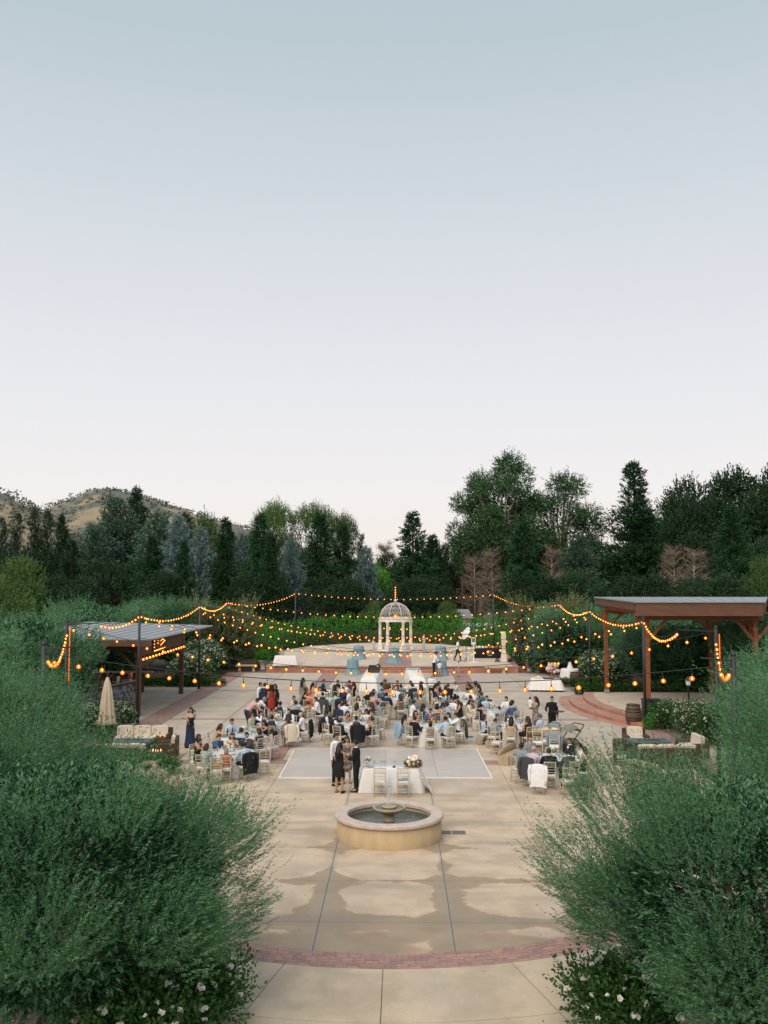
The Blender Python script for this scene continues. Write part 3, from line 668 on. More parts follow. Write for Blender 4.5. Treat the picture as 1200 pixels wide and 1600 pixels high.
tl_=[ # kind, px of the top, py of the top, width px, distance, label
 ('oak',-6,868,120,118,'dark rounded tree at the left edge under the hills'),
 ('cyp',4,812,40,150,'dark pine farthest left below the hill slope'),
 ('cyp',28,805,42,150,'second dark pine from the left edge'),
 ('cyp',55,799,44,150,'third dark pine from the left edge'),
 ('cyp',75,801,40,150,'fourth dark pine from the left edge'),
 ('dark',97,807,50,148,'dark conifer between the left pines and the tall cedar'),
 ('oak',62,868,130,125,'low dark tree in front of the left pines'),
 ('dark',112,846,66,112,'pointed dark conifer at the left foot of the silvery cedar'),
 ('cedar',150,826,120,124,'silvery green cedar, left part of the big cedar group'),
 ('cedar',182,784,130,130,'big silvery green cedar with upswept branches'),
 ('dark',214,766,84,138,'tallest conifer on the left, its tip against the hill'),
 ('cedar',248,806,120,124,'silvery green cedar right of the tallest left conifer'),
 ('dark',238,840,76,110,'dark pointed conifer in front of the silvery cedars'),
 ('blue',280,812,84,120,'powder blue cedar right of the silvery group'),
 ('cyp',292,806,56,140,'green conifer showing above the blue cedar'),
 ('dark',288,846,60,108,'narrow dark conifer in front of the blue cedar'),
 ('blue',314,828,70,118,'pale blue cedar second in the blue row'),
 ('mid',330,816,80,140,'rounded green tree behind the pale blue cedars'),
 ('dark',353,812,68,112,'brownish green conifer with a thin bare tip'),
 ('blue',380,838,66,120,'blue cedar between two dark conifers left of centre'),
 ('oak',372,846,110,135,'dark tree filling behind the third blue cedar'),
 ('dark',408,806,88,110,'tall dark conifer in front of the flat-topped pine'),
 ('umb',432,788,110,136,'flat-topped light green pine, left crown'),
 ('umb',490,791,120,138,'flat-topped light green pine, middle crown'),
 ('umb',536,806,76,140,'flat-topped light green pine, right crown'),
 ('blue',455,848,70,108,'blue cedar in front of the flat-topped pines'),
 ('dark',424,836,60,104,'low dark conifer at the left of the front blue cedar'),
 ('dark',500,806,92,112,'dark conifer right of the front blue cedar'),
 ('dark',536,822,70,114,'second dark conifer right of the front blue cedar'),
 ('cyp',565,838,30,140,'thin spire-like conifer left of the gazebo'),
 ('blue',572,858,64,112,'blue-grey cedar behind the gazebo, left side'),
 ('brt',592,884,56,118,'bright yellow-green shrub between conifers left of the gazebo'),
 ('bare',602,846,60,160,'thin leafless tree far behind the gazebo'),
 ('dark',645,803,96,110,'ragged dark conifer right above the gazebo'),
 ('dark',676,838,66,116,'shorter dark conifer right of the ragged one'),
 ('oak',620,872,110,140,'dark round tree far behind the gazebo'),
 ('oak',700,850,100,136,'dark tree left of the tall eucalyptus'),
 ('bare',741,866,72,118,'greyish leafless tree at the foot of the eucalyptus'),
 ('bare',768,856,60,113,'reddish brown leafless tree under the eucalyptus'),
 ('euc',784,709,150,122,'tall open-crowned eucalyptus, the highest tree on the skyline'),
 ('euc',876,740,138,126,'second eucalyptus with sky showing through its right side'),
 ('euc',750,738,100,124,'slender eucalyptus stem on the left of the tall one'),
 ('dark',818,818,96,108,'dark pointed conifer in front of the two eucalyptus trees'),
 ('oak',840,846,120,140,'dark tree behind the eucalyptus trunks'),
 ('bare',862,852,64,112,'rust brown dying tree right of the pointed conifer'),
 ('cedar',905,842,100,116,'grey-green cedar left of the tall redwood'),
 ('seq',990,727,132,118,'tall tapering redwood rising over the pavilion roof'),
 ('seq',1008,800,120,116,'bushy dark conifer close right of the tall redwood'),
 ('oak',928,850,90,140,'dark tree far behind the grey-green cedar'),
 ('oak',1062,786,150,128,'dark oak behind the brown trees on the right'),
 ('oak',1110,758,170,132,'large dark oak, highest of the right-hand group'),
 ('oak',1168,748,180,128,'dark oak at the right edge of the skyline'),
 ('oak',1216,762,150,126,'dark oak cut by the right picture edge'),
 ('oak',1090,846,150,122,'low dark oak above the pavilion roof'),
 ('bare',1052,852,70,106,'brown leafless tree above the pavilion roof, left one'),
 ('bare',1084,856,80,104,'brown leafless tree above the pavilion roof, right one'),
 ('dark',1143,794,104,104,'pointed green conifer above the right end of the pavilion roof'),
 ('mid',1196,880,90,96,'light green tree at the right edge above the olives'),
 ('oak',1180,850,130,112,'dark bushy tree behind the pavilion right corner'),
 ('oak',740,880,120,140,'dark tree behind the grey leafless tree'),
 ('oak',300,868,130,135,'dark tree filling the gap below the pale blue cedars'),
 ('oak',180,880,150,118,'dark undergrowth tree at the foot of the silvery cedars'),
 ('oak',470,868,140,126,'dark tree behind the front blue cedar'),
 ('oak',560,880,120,128,'dark tree between the conifers left of the bright shrub'),
 ('oak',990,870,140,132,'dark tree behind the base of the redwood'),
 ('mid',30,880,110,96,'light green tree at the far left above the olives'),
 ('mid',-10,905,120,90,'mid green tree at the far left edge just above the olives'),
 ('oak',255,900,130,108,'dark bushy tree just above the olives behind the bar'),
 ('oak',400,905,130,104,'low dark tree behind the left part of the hedge'),
 ('oak',520,905,130,104,'low dark tree behind the hedge left of the gazebo'),
 ('oak',655,905,130,106,'low dark tree behind the hedge right of the gazebo'),
 ('oak',830,905,140,100,'low dark tree behind the hedge right of the stage'),
 ('oak',905,900,130,98,'low dark tree behind the second right light pole'),
 ('oak',1010,905,150,96,'low dark tree behind the pavilion posts'),
 ('oak',1120,905,160,92,'low dark tree under the right end of the pavilion roof'),
 ('oak',100,905,140,100,'low dark tree above the left olives'),
]
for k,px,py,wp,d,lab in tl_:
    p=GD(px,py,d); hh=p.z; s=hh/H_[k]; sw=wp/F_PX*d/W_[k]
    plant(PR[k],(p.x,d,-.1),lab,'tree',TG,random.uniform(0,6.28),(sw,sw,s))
# scrub oaks dotting the hills, too many and too far to count
vv=[]; 
for hv in (hv1,hv2):
    i=rng.integers(0,len(hv)-90,3400); vv.append((hv[i]*.5+hv[i+np.where(rng.random(len(i))<.5,1,89)]*.5)+rng.normal(0,8,(len(i),3))*np.array([1,1,.05]))
vv=np.vstack(vv); ncl=14
P=np.repeat(vv,ncl,0)+rng.normal(0,2.2,(len(vv)*ncl,3))*np.array([1,1,.6]); n=len(P)
leafmat('scrub_leaf',(.08,.095,.075),(.13,.14,.11),0,None,.9,0)
so_=link('hill_scrub',leaf_mesh('hill_scrub',P,rng.normal(size=(n,3)),rng.uniform(1.8,3.6,n),rng.uniform(1.4,2.8,n),'scrub_leaf')); so_['kind']='stuff'

# ---- clipped hedge round the back of the stage
hp=[(-14.5,79),(-12.4,84),(-10.8,90),(-7.8,95),(-4,98.3),(0,99.4),(4,98),(7.6,94.6),(9.9,90.4),(11.2,85.6),(11.2,81),(11.3,76.5)]
hh_=[2.6,2.7,2.5,2.7,3.0,3.1,3.0,2.8,2.9,2.7,2.5,2.2]
def hedge(i0,i1,label):
    L=[]
    for i in range(i0,i1):
        a=Vector(hp[i]); b=Vector(hp[i+1])
        for t in (0,.25,.5,.75):
            p=a.lerp(b,t); h=hh_[i]*(1-t)+hh_[i+1]*t
            for z in (.25,.55,.85): L.append((p.x,p.y,h*z-.25,1.0,1.0,.8))
    me=foliage('hedge_leaves',L,int(len(L)*52),9,.42,.17,.09,'hedge_leaf',inward=.6,upb=.5,low=-.9)
    r=empty('hedge',(0,0,0),0,label,'hedge','hedge sections round the stage'); kid('foliage',me,r)
    q=MB()
    for i in range(i0,i1): q.bar((*hp[i],.9),(*hp[i+1],.9),.7,1.4)
    kid('stems',q.mesh('stems','twig'),r)
hedge(0,4,'bright green laurel hedge curving round the left side of the stage'); hedge(4,7,'bright green laurel hedge directly behind the white gazebo'); hedge(7,11,'bright green laurel hedge curving round the right side of the stage')

# ---- white roses
def rose(kind, rx, ry, h, n, nb, seed, kind_near=False):
    rr=random.Random(seed); L=[(rr.uniform(-.6,.6)*rx,rr.uniform(-.6,.6)*ry,h*rr.uniform(.25,.72),rx*.42,ry*.42,h*.3) for _ in range(12)]+[(0,0,h*.4,rx*.7,ry*.7,h*.45)]
    me=foliage(kind+'_leaves',L,n,8,.35,.075*max(1,rx*.7),.05*max(1,rx*.7),'rose_leaf',inward=.6)
    O,D,Ls,sr=lump_shoots(L,nb,.35,inward=1.0,upb=.6,low=-.3); C=O+D*(.30 if kind_near else .14)
    # each bloom a little cup of petals
    k=9; P=np.repeat(C,k,0); DD=rng.normal(size=(nb*k,3)); DD[:,2]=np.abs(DD[:,2])*.8+.15; s=np.repeat(rng.uniform(.05,.085,nb),k)
    bl=leaf_mesh(kind+'_petals',P,DD,s,s*1.1,'petal')
    r=empty(kind,(0,0,0)); kid('foliage',me,r); kid('blossoms',bl,r,kind='stuff')
    q=MB()
    for i in range(10): a=rr.uniform(0,6.28); q.tube([(0,0,0),(rx*.3*math.cos(a),ry*.3*math.sin(a),h*.4),(rx*.6*math.cos(a),ry*.6*math.sin(a),h*.8)],[.02,.014,.006],5)
    kid('stems',q.mesh('stems','twig'),r); return r
r_big=rose('rose_bush',1.9,1.5,2.3,1500,820,3); r_sm=rose('rose_bush',.75,.7,1.15,700,60,5); r_near=rose('rose_bush',.8,.9,1.0,1300,85,8,True)
RG='white rose bushes'
def GX(px,py,z=0): p=G(px,py,z); return (p.x,p.y,z)
for pr,px,py,s,lab in ((r_big,850,1052,(.95,1,1.05),'white rose bush behind the flower table right of the stage'),(r_big,898,1040,(1.05,1,1.25),'tall white rose bush behind the cake table'),
  (r_big,942,1070,(1.0,.9,.92),'white rose bush between the barrel and the pavilion post'),(r_big,962,1066,(.95,.9,.95),'white rose bush inside the pavilion, in front of the olives'),(r_big,826,1040,(.6,.7,.9),'white rose bush by the urn right of the stage'),
  (r_big,345,1044,(1.2,1,1.05),'white rose bush left of the stage near the upright barrel'),(r_big,322,1056,(1.0,.9,1.1),'white rose bush behind the barrel by the bar'),(r_big,296,1070,(.9,.9,.9),'white rose bush beside the bar shelter post'),
  (r_big,180,1140,(.6,.55,.55),'white rose bush in front of the stone bar counter'),(r_big,146,1150,(.7,.7,.62),'white rose bush left of the closed parasol'),
  (r_sm,1044,1140,(1.1,1.1,1.0),'rounded white rose bush in front of the terrace'),(r_big,1088,1158,(.6,.6,.72),'white rose bush beside the lamp post'),(r_sm,1118,1165,(1.2,1.2,1.2),'white rose bush between lamp post and right light pole')):
    plant(pr,GX(px,py),lab,'rose bush',RG,random.uniform(0,6.28),s)
plant(r_near,(-3.1,15.0,0),'white rose bush under the lower left olive tree','rose bush',RG,1.0,1.0)
plant(r_near,(3.75,14.7,0),'white rose bush under the lower right olive tree','rose bush',RG,3.0,1.0)
plant(r_near,(-3.55,14.0,0),'white rose bush in the lower left corner by the paving edge','rose bush',RG,4.0,1.0)
# other shrubs
jun=broad('juniper_bush',rl(16,1.3,.6,.5,.3,.45,61,-.3),900,'juniper_leaf',.14,.06,.3,.06,61,sl=.35,nl=9)
plant(jun,GX(215,1208),'low spreading green juniper in front of the left sofas','juniper','junipers by the left lounge',0,(1.0,.8,.42))
plant(jun,GX(180,1215),'low green juniper farther left under the olive tree','juniper','junipers by the left lounge',2,(1.0,.8,.42))
plant(jun,GX(170,1160),'green shrub round the foot of the closed parasol','shrub',None,1,(.55,.5,.35))
shb=broad('clipped_shrub',rl(16,1.2,1.1,1.15,.35,.5,71,-.9),1100,'hedge_leaf',.13,.08,.5,.06,71,sl=.3,nl=9)
plant(shb,GX(1062,1082),'tall rounded green bush behind the round terrace','bush',None,0,(1.5,1.2,1.55))
plant(shb,GX(1082,1084),'dark green bush partly behind the olive on the terrace edge','bush',None,2,(1.1,1.1,1.2))
plant(shb,GX(1017,1140),'small clipped green shrub beside the barrel and black box','bush',None,2,(.25,.25,.40))
bx=broad('boxwood_edging',[(x*.5,0,.22,.4,.35,.25) for x in range(-6,7)],1000,'juniper_leaf',.10,.06,.2,.04,72,sl=.15,nl=8)
plant(bx,GX(962,1085),'low clipped box edging at the foot of the white roses','low hedge','low box edgings',0,(.72,1,1.2))
plant(bx,GX(905,1073),'short box edging beside the right wine barrel','low hedge','low box edgings',0,(.45,1,1.0))
plant(bx,GX(270,1072),'low box edging under the trees behind the bar','low hedge','low box edgings',0,(1.0,1.3,1.0))
plant(shb,GX(420,1040),'green shrub beside the left end of the stage','bush',None,1,(.8,.8,1.0))
plant(b_mid,(11.8,82,0),'spiky yellow-green shrub above the hedge right of the speaker','bush',None,1,(.22,.22,.50)); 
plant(b_mid,(-2.6,100.4,0),'small olive-brown tree above the hedge left of the gazebo','tree',None,2,(.3,.3,.47))
plant(b_mid,(5.6,99.4,0),'small olive-brown tree above the hedge right of the gazebo','tree',None,3,(.3,.3,.47))

# ------------------------------------------------------------------ fountain
mat('stucco',(.50,.37,.225),.8,.13,3,.3,50,stretch=(1,1,.35)); mat('pool_cap',(.54,.45,.395),.6,.14,5,.25,50); mat('stone_bowl',(.42,.33,.22),.6,.2,8,.3,30)
mat('pool_inside',(.07,.06,.05),.7,.3,6); mat('pool_floor',(.05,.13,.14),.6,.3,2)
def water_mat():
    m=bpy.data.materials.new('water'); m.use_nodes=True; nt=m.node_tree; b=nt.nodes['Principled BSDF']; L=nt.links.new
    b.inputs['Base Color'].default_value=(.03,.085,.09,1); b.inputs['Roughness'].default_value=.06; b.inputs['IOR'].default_value=1.33; b.inputs['Specular IOR Level'].default_value=.5
    tc=N(nt,'ShaderNodeTexCoord'); no=N(nt,'ShaderNodeTexNoise',i_Scale=7.0,i_Detail=3.0,i_Distortion=.6); L(tc.outputs['Object'],no.inputs['Vector'])
    gr=N(nt,'ShaderNodeVectorMath',operation='LENGTH'); L(tc.outputs['Object'],gr.inputs[0])
    wv=N(nt,'ShaderNodeMath',operation='SINE'); ml=N(nt,'ShaderNodeMath',operation='MULTIPLY'); ml.inputs[1].default_value=60; L(gr.outputs['Value'],ml.inputs[0]); L(ml.outputs[0],wv.inputs[0])
    ad=N(nt,'ShaderNodeMath',operation='MULTIPLY_ADD'); ad.inputs[1].default_value=.12; L(wv.outputs[0],ad.inputs[0]); L(no.outputs[0],ad.inputs[2])
    bp=N(nt,'ShaderNodeBump',i_Strength=.6,i_Distance=.03); L(ad.outputs[0],bp.inputs['Height']); L(bp.outputs[0],b.inputs['Normal'])
    n2=N(nt,'ShaderNodeTexNoise',i_Scale=1.7,i_Detail=3.0); L(tc.outputs['Object'],n2.inputs['Vector'])
    cr=N(nt,'ShaderNodeValToRGB'); e=cr.color_ramp.elements; e[0].position=.42; e[0].color=(.02,.075,.085,1); e[1].position=.62; e[1].color=(.10,.09,.06,1); L(n2.outputs[0],cr.inputs[0]); L(cr.outputs[0],b.inputs['Base Color'])
    MATS['water']=m
water_mat()
fo=empty('fountain',(FC[0],FC[1],0),0,'round stucco fountain pool with pale rim and small pedestal bowl','fountain')
b=MB(); b.lathe([(1.20,.02),(1.20,.52),(1.43,.52),(1.43,0.0)],72); b.f=[f for f in b.f if len(f)==4]; b.m=b.m[:len(b.f)]; b.sm=b.sm[:len(b.f)]; kid('pool_wall',b.mesh('pool_wall','stucco'),fo)
b=MB(); n=72; vs=[];fs=[]; pr=[(1.14,.521),(1.14,.60),(1.16,.625),(1.46,.625),(1.485,.60),(1.485,.54),(1.46,.521)]
for r_,z in pr:
    for k in range(n): a=2*math.pi*k/n; vs.append((r_*math.cos(a),r_*math.sin(a),z))
for i in range(len(pr)):
    for k in range(n): j=(i+1)%len(pr); fs.append((i*n+(k+1)%n,i*n+k,j*n+k,j*n+(k+1)%n))
b.add(vs,fs,0,False); kid('rim',b.mesh('rim','pool_cap'),fo)
b=MB(); b.lathe([(1.195,.015),(1.195,.03)],72); kid('pool_floor',b.mesh('pool_floor','pool_floor'),fo)
b=MB(); b.add([(1.198*math.cos(2*math.pi*k/72),1.198*math.sin(2*math.pi*k/72),0) for k in range(72)],[tuple(range(72))]); kid('water',b.mesh('water','water'),fo,(0,0,.42))
b=MB(); b.lathe([(.30,.03),(.30,.30),(.24,.34),(.17,.40),(.13,.50),(.12,.56),(.20,.60),(.34,.66),(.43,.71),(.455,.75),(.455,.79),(.42,.79),(.38,.755),(.05,.745)],40); kid('pedestal_bowl',b.mesh('pedestal_bowl','stone_bowl'),fo)
b=MB(); b.add([(.375*math.cos(2*math.pi*k/40),.375*math.sin(2*math.pi*k/40),0) for k in range(40)],[tuple(range(40))]); kid('bowl_water',b.mesh('bowl_water','water'),fo,(0,0,.772))
b=MB(); b.lathe([(.20,.772),(.21,.80),(.16,.81),(.14,.795),(.02,.79)],28); kid('nozzle_ring',b.mesh('nozzle_ring','stone_bowl'),fo)
mat('spray',(.85,.88,.92),.15,.02,alpha=.45)
b=MB(); rr=random.Random(4)
for i in range(230):
    t=rr.random(); a=rr.uniform(0,6.28); vr=rr.uniform(.02,.30); x=vr*t*1.2; z=.8+1.5*t-(1.0*t*t) if rr.random()<.5 else .8+rr.random()*.75; x=x if z<1.3 else x*.5
    p=Vector((x*math.cos(a),x*math.sin(a),z)); l=rr.uniform(.03,.12); b.tube([p,p+Vector((rr.gauss(0,.01),rr.gauss(0,.01),l))],[rr.uniform(.004,.009),.002],4)
kid('water_jet',b.mesh('water_jet','spray'),fo,kind='stuff')
mat('grate',(.20,.17,.15),.7,.1)
gr=empty('drain_grate',GX(706,1301,0),0,'small rectangular drain cover in the paving right of the fountain','drain cover')
for i in range(2): b=MB(); b.box((-.22+i*.42,0,.004),(.36,.36,.008)); kid('cover_plate',b.mesh('cover_plate','grate'),gr)
for i in range(9): b=MB(); b.box((-.36+i*.085,0,.010),(.02,.32,.006)); kid('slot',b.mesh('slot','black_metal'),gr)

# ------------------------------------------------------------------ light poles and string lights
def pole(x,y,h,lab,arm=None):
    r=empty('light_pole',(x,y,0),0,lab,'light pole','black poles carrying the string lights')
    b=MB(); b.tube([(0,0,0),(0,0,h)],[.075,.06],10); kid('post',b.mesh('post','black_metal'),r)
    b=MB(); b.lathe([(.13,0),(.13,.03),(.085,.06)],10); kid('base_plate',b.mesh('base_plate','black_metal'),r)
    b=MB(); b.ball((0,0,h+.02),.07,8,5); kid('cap',b.mesh('cap','black_metal'),r)
    if arm: b=MB(); b.bar((0,0,h-.12),(arm,0,h-.05),.04); kid('arm',b.mesh('arm','black_metal'),r)
    return Vector((x,y,h))
def XP(px,d): return (px-623)/F_PX*d+.31
Ppos={}
for k,px,d,h,lab,arm in (('L1',70,24,5.3,'nearest left light pole, thick, rising out of the olive tree',.75),('L2',105,37,5.3,'second left light pole, half hidden by olive trees',1.3),('L3',218.5,45,5.45,'tall left light pole in front of the bar shelter',None),
   ('L4',313,59.6,5.5,'left light pole beside the wine barrel past the bar',None),('L5',355,73,5.4,'far left light pole near the stage corner',None),('L6',462,88,5.9,'light pole at the back left of the stage by the hedge',None),
   ('R1',1138,21.5,5.25,'nearest right light pole, thick, rising out of the olive tree',-.75),('R2',1112,32.5,5.3,'second right light pole above the white roses',-1.3),('R3',1001,43.9,5.25,'tall right light pole beside the wine barrel and pavilion',None),
   ('R4',918,57,5.3,'right light pole at the far end of the terrace steps',None),('R5',872,71,5.3,'far right light pole among the white roses',None),('R6',770,87.5,5.8,'light pole at the back right of the stage behind the speaker',None)):
    Ppos[k]=pole(XP(px,d),d,h,lab,arm)
bulb_me=None
def make_bulb():
    b=MB(); b.lathe([(.006,-.005),(.019,-.01),(.021,-.065),(.018,-.07)],8,mi=0)
    b.lathe([(.016,-.068),(.040,-.085),(.066,-.112),(.074,-.14),(.066,-.170),(.040,-.195),(.006,-.205)],10,mi=1)
    b.lathe([(.008,-.10),(.019,-.12),(.021,-.145),(.008,-.165)],6,mi=2)
    return b.mesh('bulb','black_metal','bulb_glow','filament_glow')
bulb_me=make_bulb()
nb_tot=0
def string(a,b_,sag,lab,step=.62,off=.0,drop=.06,name='string_lights',bulbs=True,group='strings of bulbs over the plaza',skew=0):
    global nb_tot
    a=Vector(a); b_=Vector(b_); L=(b_-a).length; n=24
    def pt(t): 
        p=a.lerp(b_,t); u=t; p.z-=sag*4*u*(1-u)*(1+skew*(u-.5)); return p
    r=empty(name,a,0,lab,'string lights',group); q=MB(); q.tube([pt(i/n)-a for i in range(n+1)],.011,4,cap=False)
    k=int(L/step)
    for i in range(k):
        t=(i+.5+off+random.uniform(-.06,.06))/k
        if not 0<t<1: continue
        p=pt(t)-a; q.tube([p,p-Vector((0,0,drop))],.008,4)
        if bulbs: kid('bulb',bulb_me,r,p-Vector((random.uniform(-.01,.01),0,drop)),0,random.uniform(.74,.88)); nb_tot+=1
    kid('cable',q.mesh('cable','rope'),r); return r
P_=lambda k,dz=-.1,dx=0: Ppos[k]+Vector((dx,0,dz))
string(P_('L1',-.2),P_('R1',-.2),.60,'front cross string, nearest and lowest bulbs over the tables',step=.62,drop=.10)
string(P_('L2'),P_('R2'),1.55,'second cross string from the front, seen against the stage steps')
string(P_('L3'),P_('R3'),1.75,'third cross string, hung between the tall poles beside the bar and the pavilion')
string(P_('L4'),P_('R4'),2.0,'fourth cross string, crossing in front of the hedge')
string(P_('L5'),P_('R5'),1.05,'fifth cross string, crossing at the height of the gazebo dome')
string(P_('L5',-.4),P_('R4',-.4),1.9,'diagonal string from far left pole towards the pavilion pole')
string(P_('L4',-.4),P_('R5',-.4),1.95,'diagonal string from the barrel pole on the left to the far right pole')
string(P_('L3',-.3),P_('R4',-.5),1.95,'diagonal string from the bar pole to the terrace pole')
string(P_('L4',-.5),P_('R3',-.3),2.0,'diagonal string from the left barrel pole to the pavilion pole')
string(P_('L6'),P_('R6'),.5,'rearmost string, above the gazebo dome')
string(P_('L1',-.25,.1),P_('L2',-.3),.55,'steep string between the two nearest left poles',step=.7)
string(P_('R1',-.25,-.1),P_('R2',-.3),.55,'steep string between the two nearest right poles',step=.7)
string(P_('L2',-.0,1.3),P_('L3'),.25,'string over the bar shelter roof between the second and third left poles')
string(P_('R2',-.0,-1.3),P_('R3'),.55,'string under the pavilion eave between the second and third right poles')
string(P_('L3'),P_('L4'),.5,'string between the bar pole and the left barrel pole')
string(P_('R3'),P_('R4'),.45,'string between the pavilion pole and the terrace pole')
string(P_('L4'),P_('L5'),.45,'string between the left barrel pole and the far left pole')
string(P_('R4'),P_('R5'),.45,'string between the terrace pole and the far right pole')
string(P_('L5'),P_('L6'),.55,'string running along the left side of the stage')
string(P_('R5'),P_('R6'),.55,'string running along the right side of the stage')
string(P_('L3',-1.3),(0,66,2.1),.4,'bare support cable from the bar pole towards the gazebo',bulbs=False,step=99,name='support_cable',group='support cables')
string(P_('R3',-1.3),(0,66,2.1),.4,'bare support cable from the pavilion pole towards the gazebo',bulbs=False,step=99,name='support_cable',group='support cables')
r=empty('string_lights',(Ppos['L2'].x+.12,Ppos['L2'].y,5.1),0,'lit vertical cord hanging down the second left pole','string lights'); b=MB(); b.tube([(0,0,0),(0,0,-2.2)],.02,6); kid('cable',b.mesh('cable','bulb_glow'),r)
r=empty('string_lights',(Ppos['R2'].x+.12,Ppos['R2'].y,5.1),0,'lit vertical cord hanging down the second right pole','string lights'); b=MB(); b.tube([(0,0,0),(0,0,-1.2)],.02,6); kid('cable',b.mesh('cable','bulb_glow'),r)

# ------------------------------------------------------------------ gazebo
mat('cast_stone',(.74,.67,.62),.7,.08,3,.2,40)
mat('wrought',(.62,.58,.55),.5,.1)
gz=empty('gazebo',(0,84.9,.45),0,'round white stone gazebo with wrought iron dome on the stage','gazebo')
b=MB(); b.lathe([(1.72,0),(1.72,.10),(1.62,.12),(1.62,.16),(.0,.16)],40); kid('plinth',b.mesh('plinth','cast_stone'),gz)
cb=MB(); cb.lathe([(.21,0),(.21,.07),(.165,.10),(.165,.13),(.145,.16),(.135,1.0),(.12,1.92),(.15,1.96),(.15,1.99),(.20,2.04),(.20,2.10)],14); cme=cb.mesh('column','cast_stone')
pd=MB(); pd.box((0,0,.36),(.40,.40,.42)); pd.box((0,0,.59),(.46,.46,.05)); pd.box((0,0,.18),(.46,.46,.05)); pdm=pd.mesh('pedestal','cast_stone')
for i in range(6):
    a=R(30+60*i); x,y=1.40*math.sin(a),1.40*math.cos(a); c=kid('column',cme,gz,(x,y,.61)); kid('pedestal',pdm,c,(0,0,-.61+.0),-a)
for i in (0,1,2,4,5):
    a0=R(30+60*i); a1=R(90+60*i)
    if i==2: continue
    b=MB(); p0=Vector((1.4*math.sin(a0),1.4*math.cos(a0),0)); p1=Vector((1.4*math.sin(a1),1.4*math.cos(a1),0)); p0,p1=p0.lerp(p1,.16),p1.lerp(p0,.16)
    b.bar(p0+Vector((0,0,.58)),p1+Vector((0,0,.58)),.10,.06); b.bar(p0+Vector((0,0,.21)),p1+Vector((0,0,.21)),.10,.06)
    for k in range(6): q=p0.lerp(p1,(k+.5)/6); b.tube([q+Vector((0,0,.24)),q+Vector((0,0,.40)),q+Vector((0,0,.55))],[.03,.055,.03],8)
    kid('balustrade',b.mesh('balustrade','cast_stone'),gz)
b=MB(); pr=[(1.30,2.71),(1.30,2.95),(1.34,3.03),(1.58,3.03),(1.58,2.98),(1.53,2.93),(1.53,2.71)]; n=48; vs=[];fs=[]
for r_,z in pr:
    for k in range(n): a=2*math.pi*k/n; vs.append((r_*math.cos(a),r_*math.sin(a),z))
for i in range(len(pr)):
    for k in range(n): j=(i+1)%len(pr); fs.append((i*n+(k+1)%n,i*n+k,j*n+k,j*n+(k+1)%n))
b.add(vs,fs); kid('entablature',b.mesh('entablature','cast_stone'),gz)
def dm(a,t,rad=1.45): return Vector((rad*math.cos(t)*math.cos(a),rad*math.cos(t)*math.sin(a),3.03+1.38*math.sin(t)))
for i in range(8):
    a=R(22.5+45*i); b=MB(); b.tube([dm(a,R(90*k/10)) for k in range(11)],.028,6); kid('dome_rib',b.mesh('dome_rib','wrought'),gz)
b=MB()
for t in (.02,.35,.7,1.05): b.tube([dm(2*math.pi*k/32,t,1.44) for k in range(33)],.012,5)
rr=random.Random(2)
for i in range(8):
    for t0,t1 in ((.02,.35),(.35,.7),(.7,1.05),(1.05,1.4)):
        A=R(22.5+45*i); m=4 if t0<.7 else 2
        for k in range(m):
            a0=A+R(45)*k/m; a1=A+R(45)*(k+1)/m; mid=(a0+a1)/2; tm=(t0+t1)/2
            ra=R(45)/m*.42; rt=(t1-t0)*.42
            b.tube([dm(mid+ra*math.cos(q)*(1-.3*math.sin(q)),tm+rt*math.sin(q),1.44) for q in [2*math.pi*j/8 for j in range(9)]],.011,4,cap=False)
            b.tube([dm(a0,t0,1.44),dm(mid,tm,1.44),dm(a1,t1,1.44)],.009,4,cap=False)
kid('dome_scrollwork',b.mesh('dome_scrollwork','wrought'),gz)
b=MB(); b.lathe([(.10,4.40),(.06,4.45),(.12,4.50),(.155,4.60),(.12,4.68),(.04,4.73),(.035,5.05),(.06,5.10),(.05,5.3),(.015,5.75)],12); kid('finial',b.mesh('finial','wrought'),gz)
for k in range(5): kid('bulb',bulb_me,gz,(0.0,-.14,5.05+.22*k))
for k in range(6): a=R(60*k+30); kid('bulb',bulb_me,gz,(1.05*math.sin(a),1.05*math.cos(a),2.1+.02*k))
kid('lantern',bulb_me,gz,(0,-.05,3.55),0,2.8)

# statues
mat('weathered_stone',(.50,.46,.42),.85,.15,6,.4,30)
def statue(x,y,h,lab):
    r=empty('garden_statue',(x,y,.455),R(180),lab,'statue','stone statues beside the gazebo')
    b=MB(); b.lathe([(.2,0),(.2,.06),(.15,.09)],10); kid('base',b.mesh('base','weathered_stone'),r)
    b=MB(); b.tube([(0,0,.05),(.02,.01,h*.2),(.03,0,h*.42),(-.02,0,h*.55),(.0,0,h*.70),(0,0,h*.80),(0,0,h*.84)],[(.15,.13),(.12,.10),(.15,.12),(.105,.09),(.15,.10),(.12,.08),(.045,.045)],12,side=(1,0,0))
    b.ball((0,.01,h*.92),h*.065,10,8,sc=(.85,1,1.15)); b.tube([(.13,0,h*.78),(.20,.04,h*.64),(.06,.13,h*.60)],[.045,.035,.028],8); b.tube([(-.13,0,h*.78),(-.19,.06,h*.68),(-.06,.12,h*.76)],[.045,.035,.028],8)
    b.tube([(0,-.02,h*.95),(0,-.06,h*.90)],[.06,.05],8)
    kid('figure',b.mesh('figure','weathered_stone'),r)
statue(2.65,86.5,1.45,'draped stone statue on the stage right of the gazebo'); statue(-2.05,86.2,.95,'small stone statue on the stage just left of the gazebo')

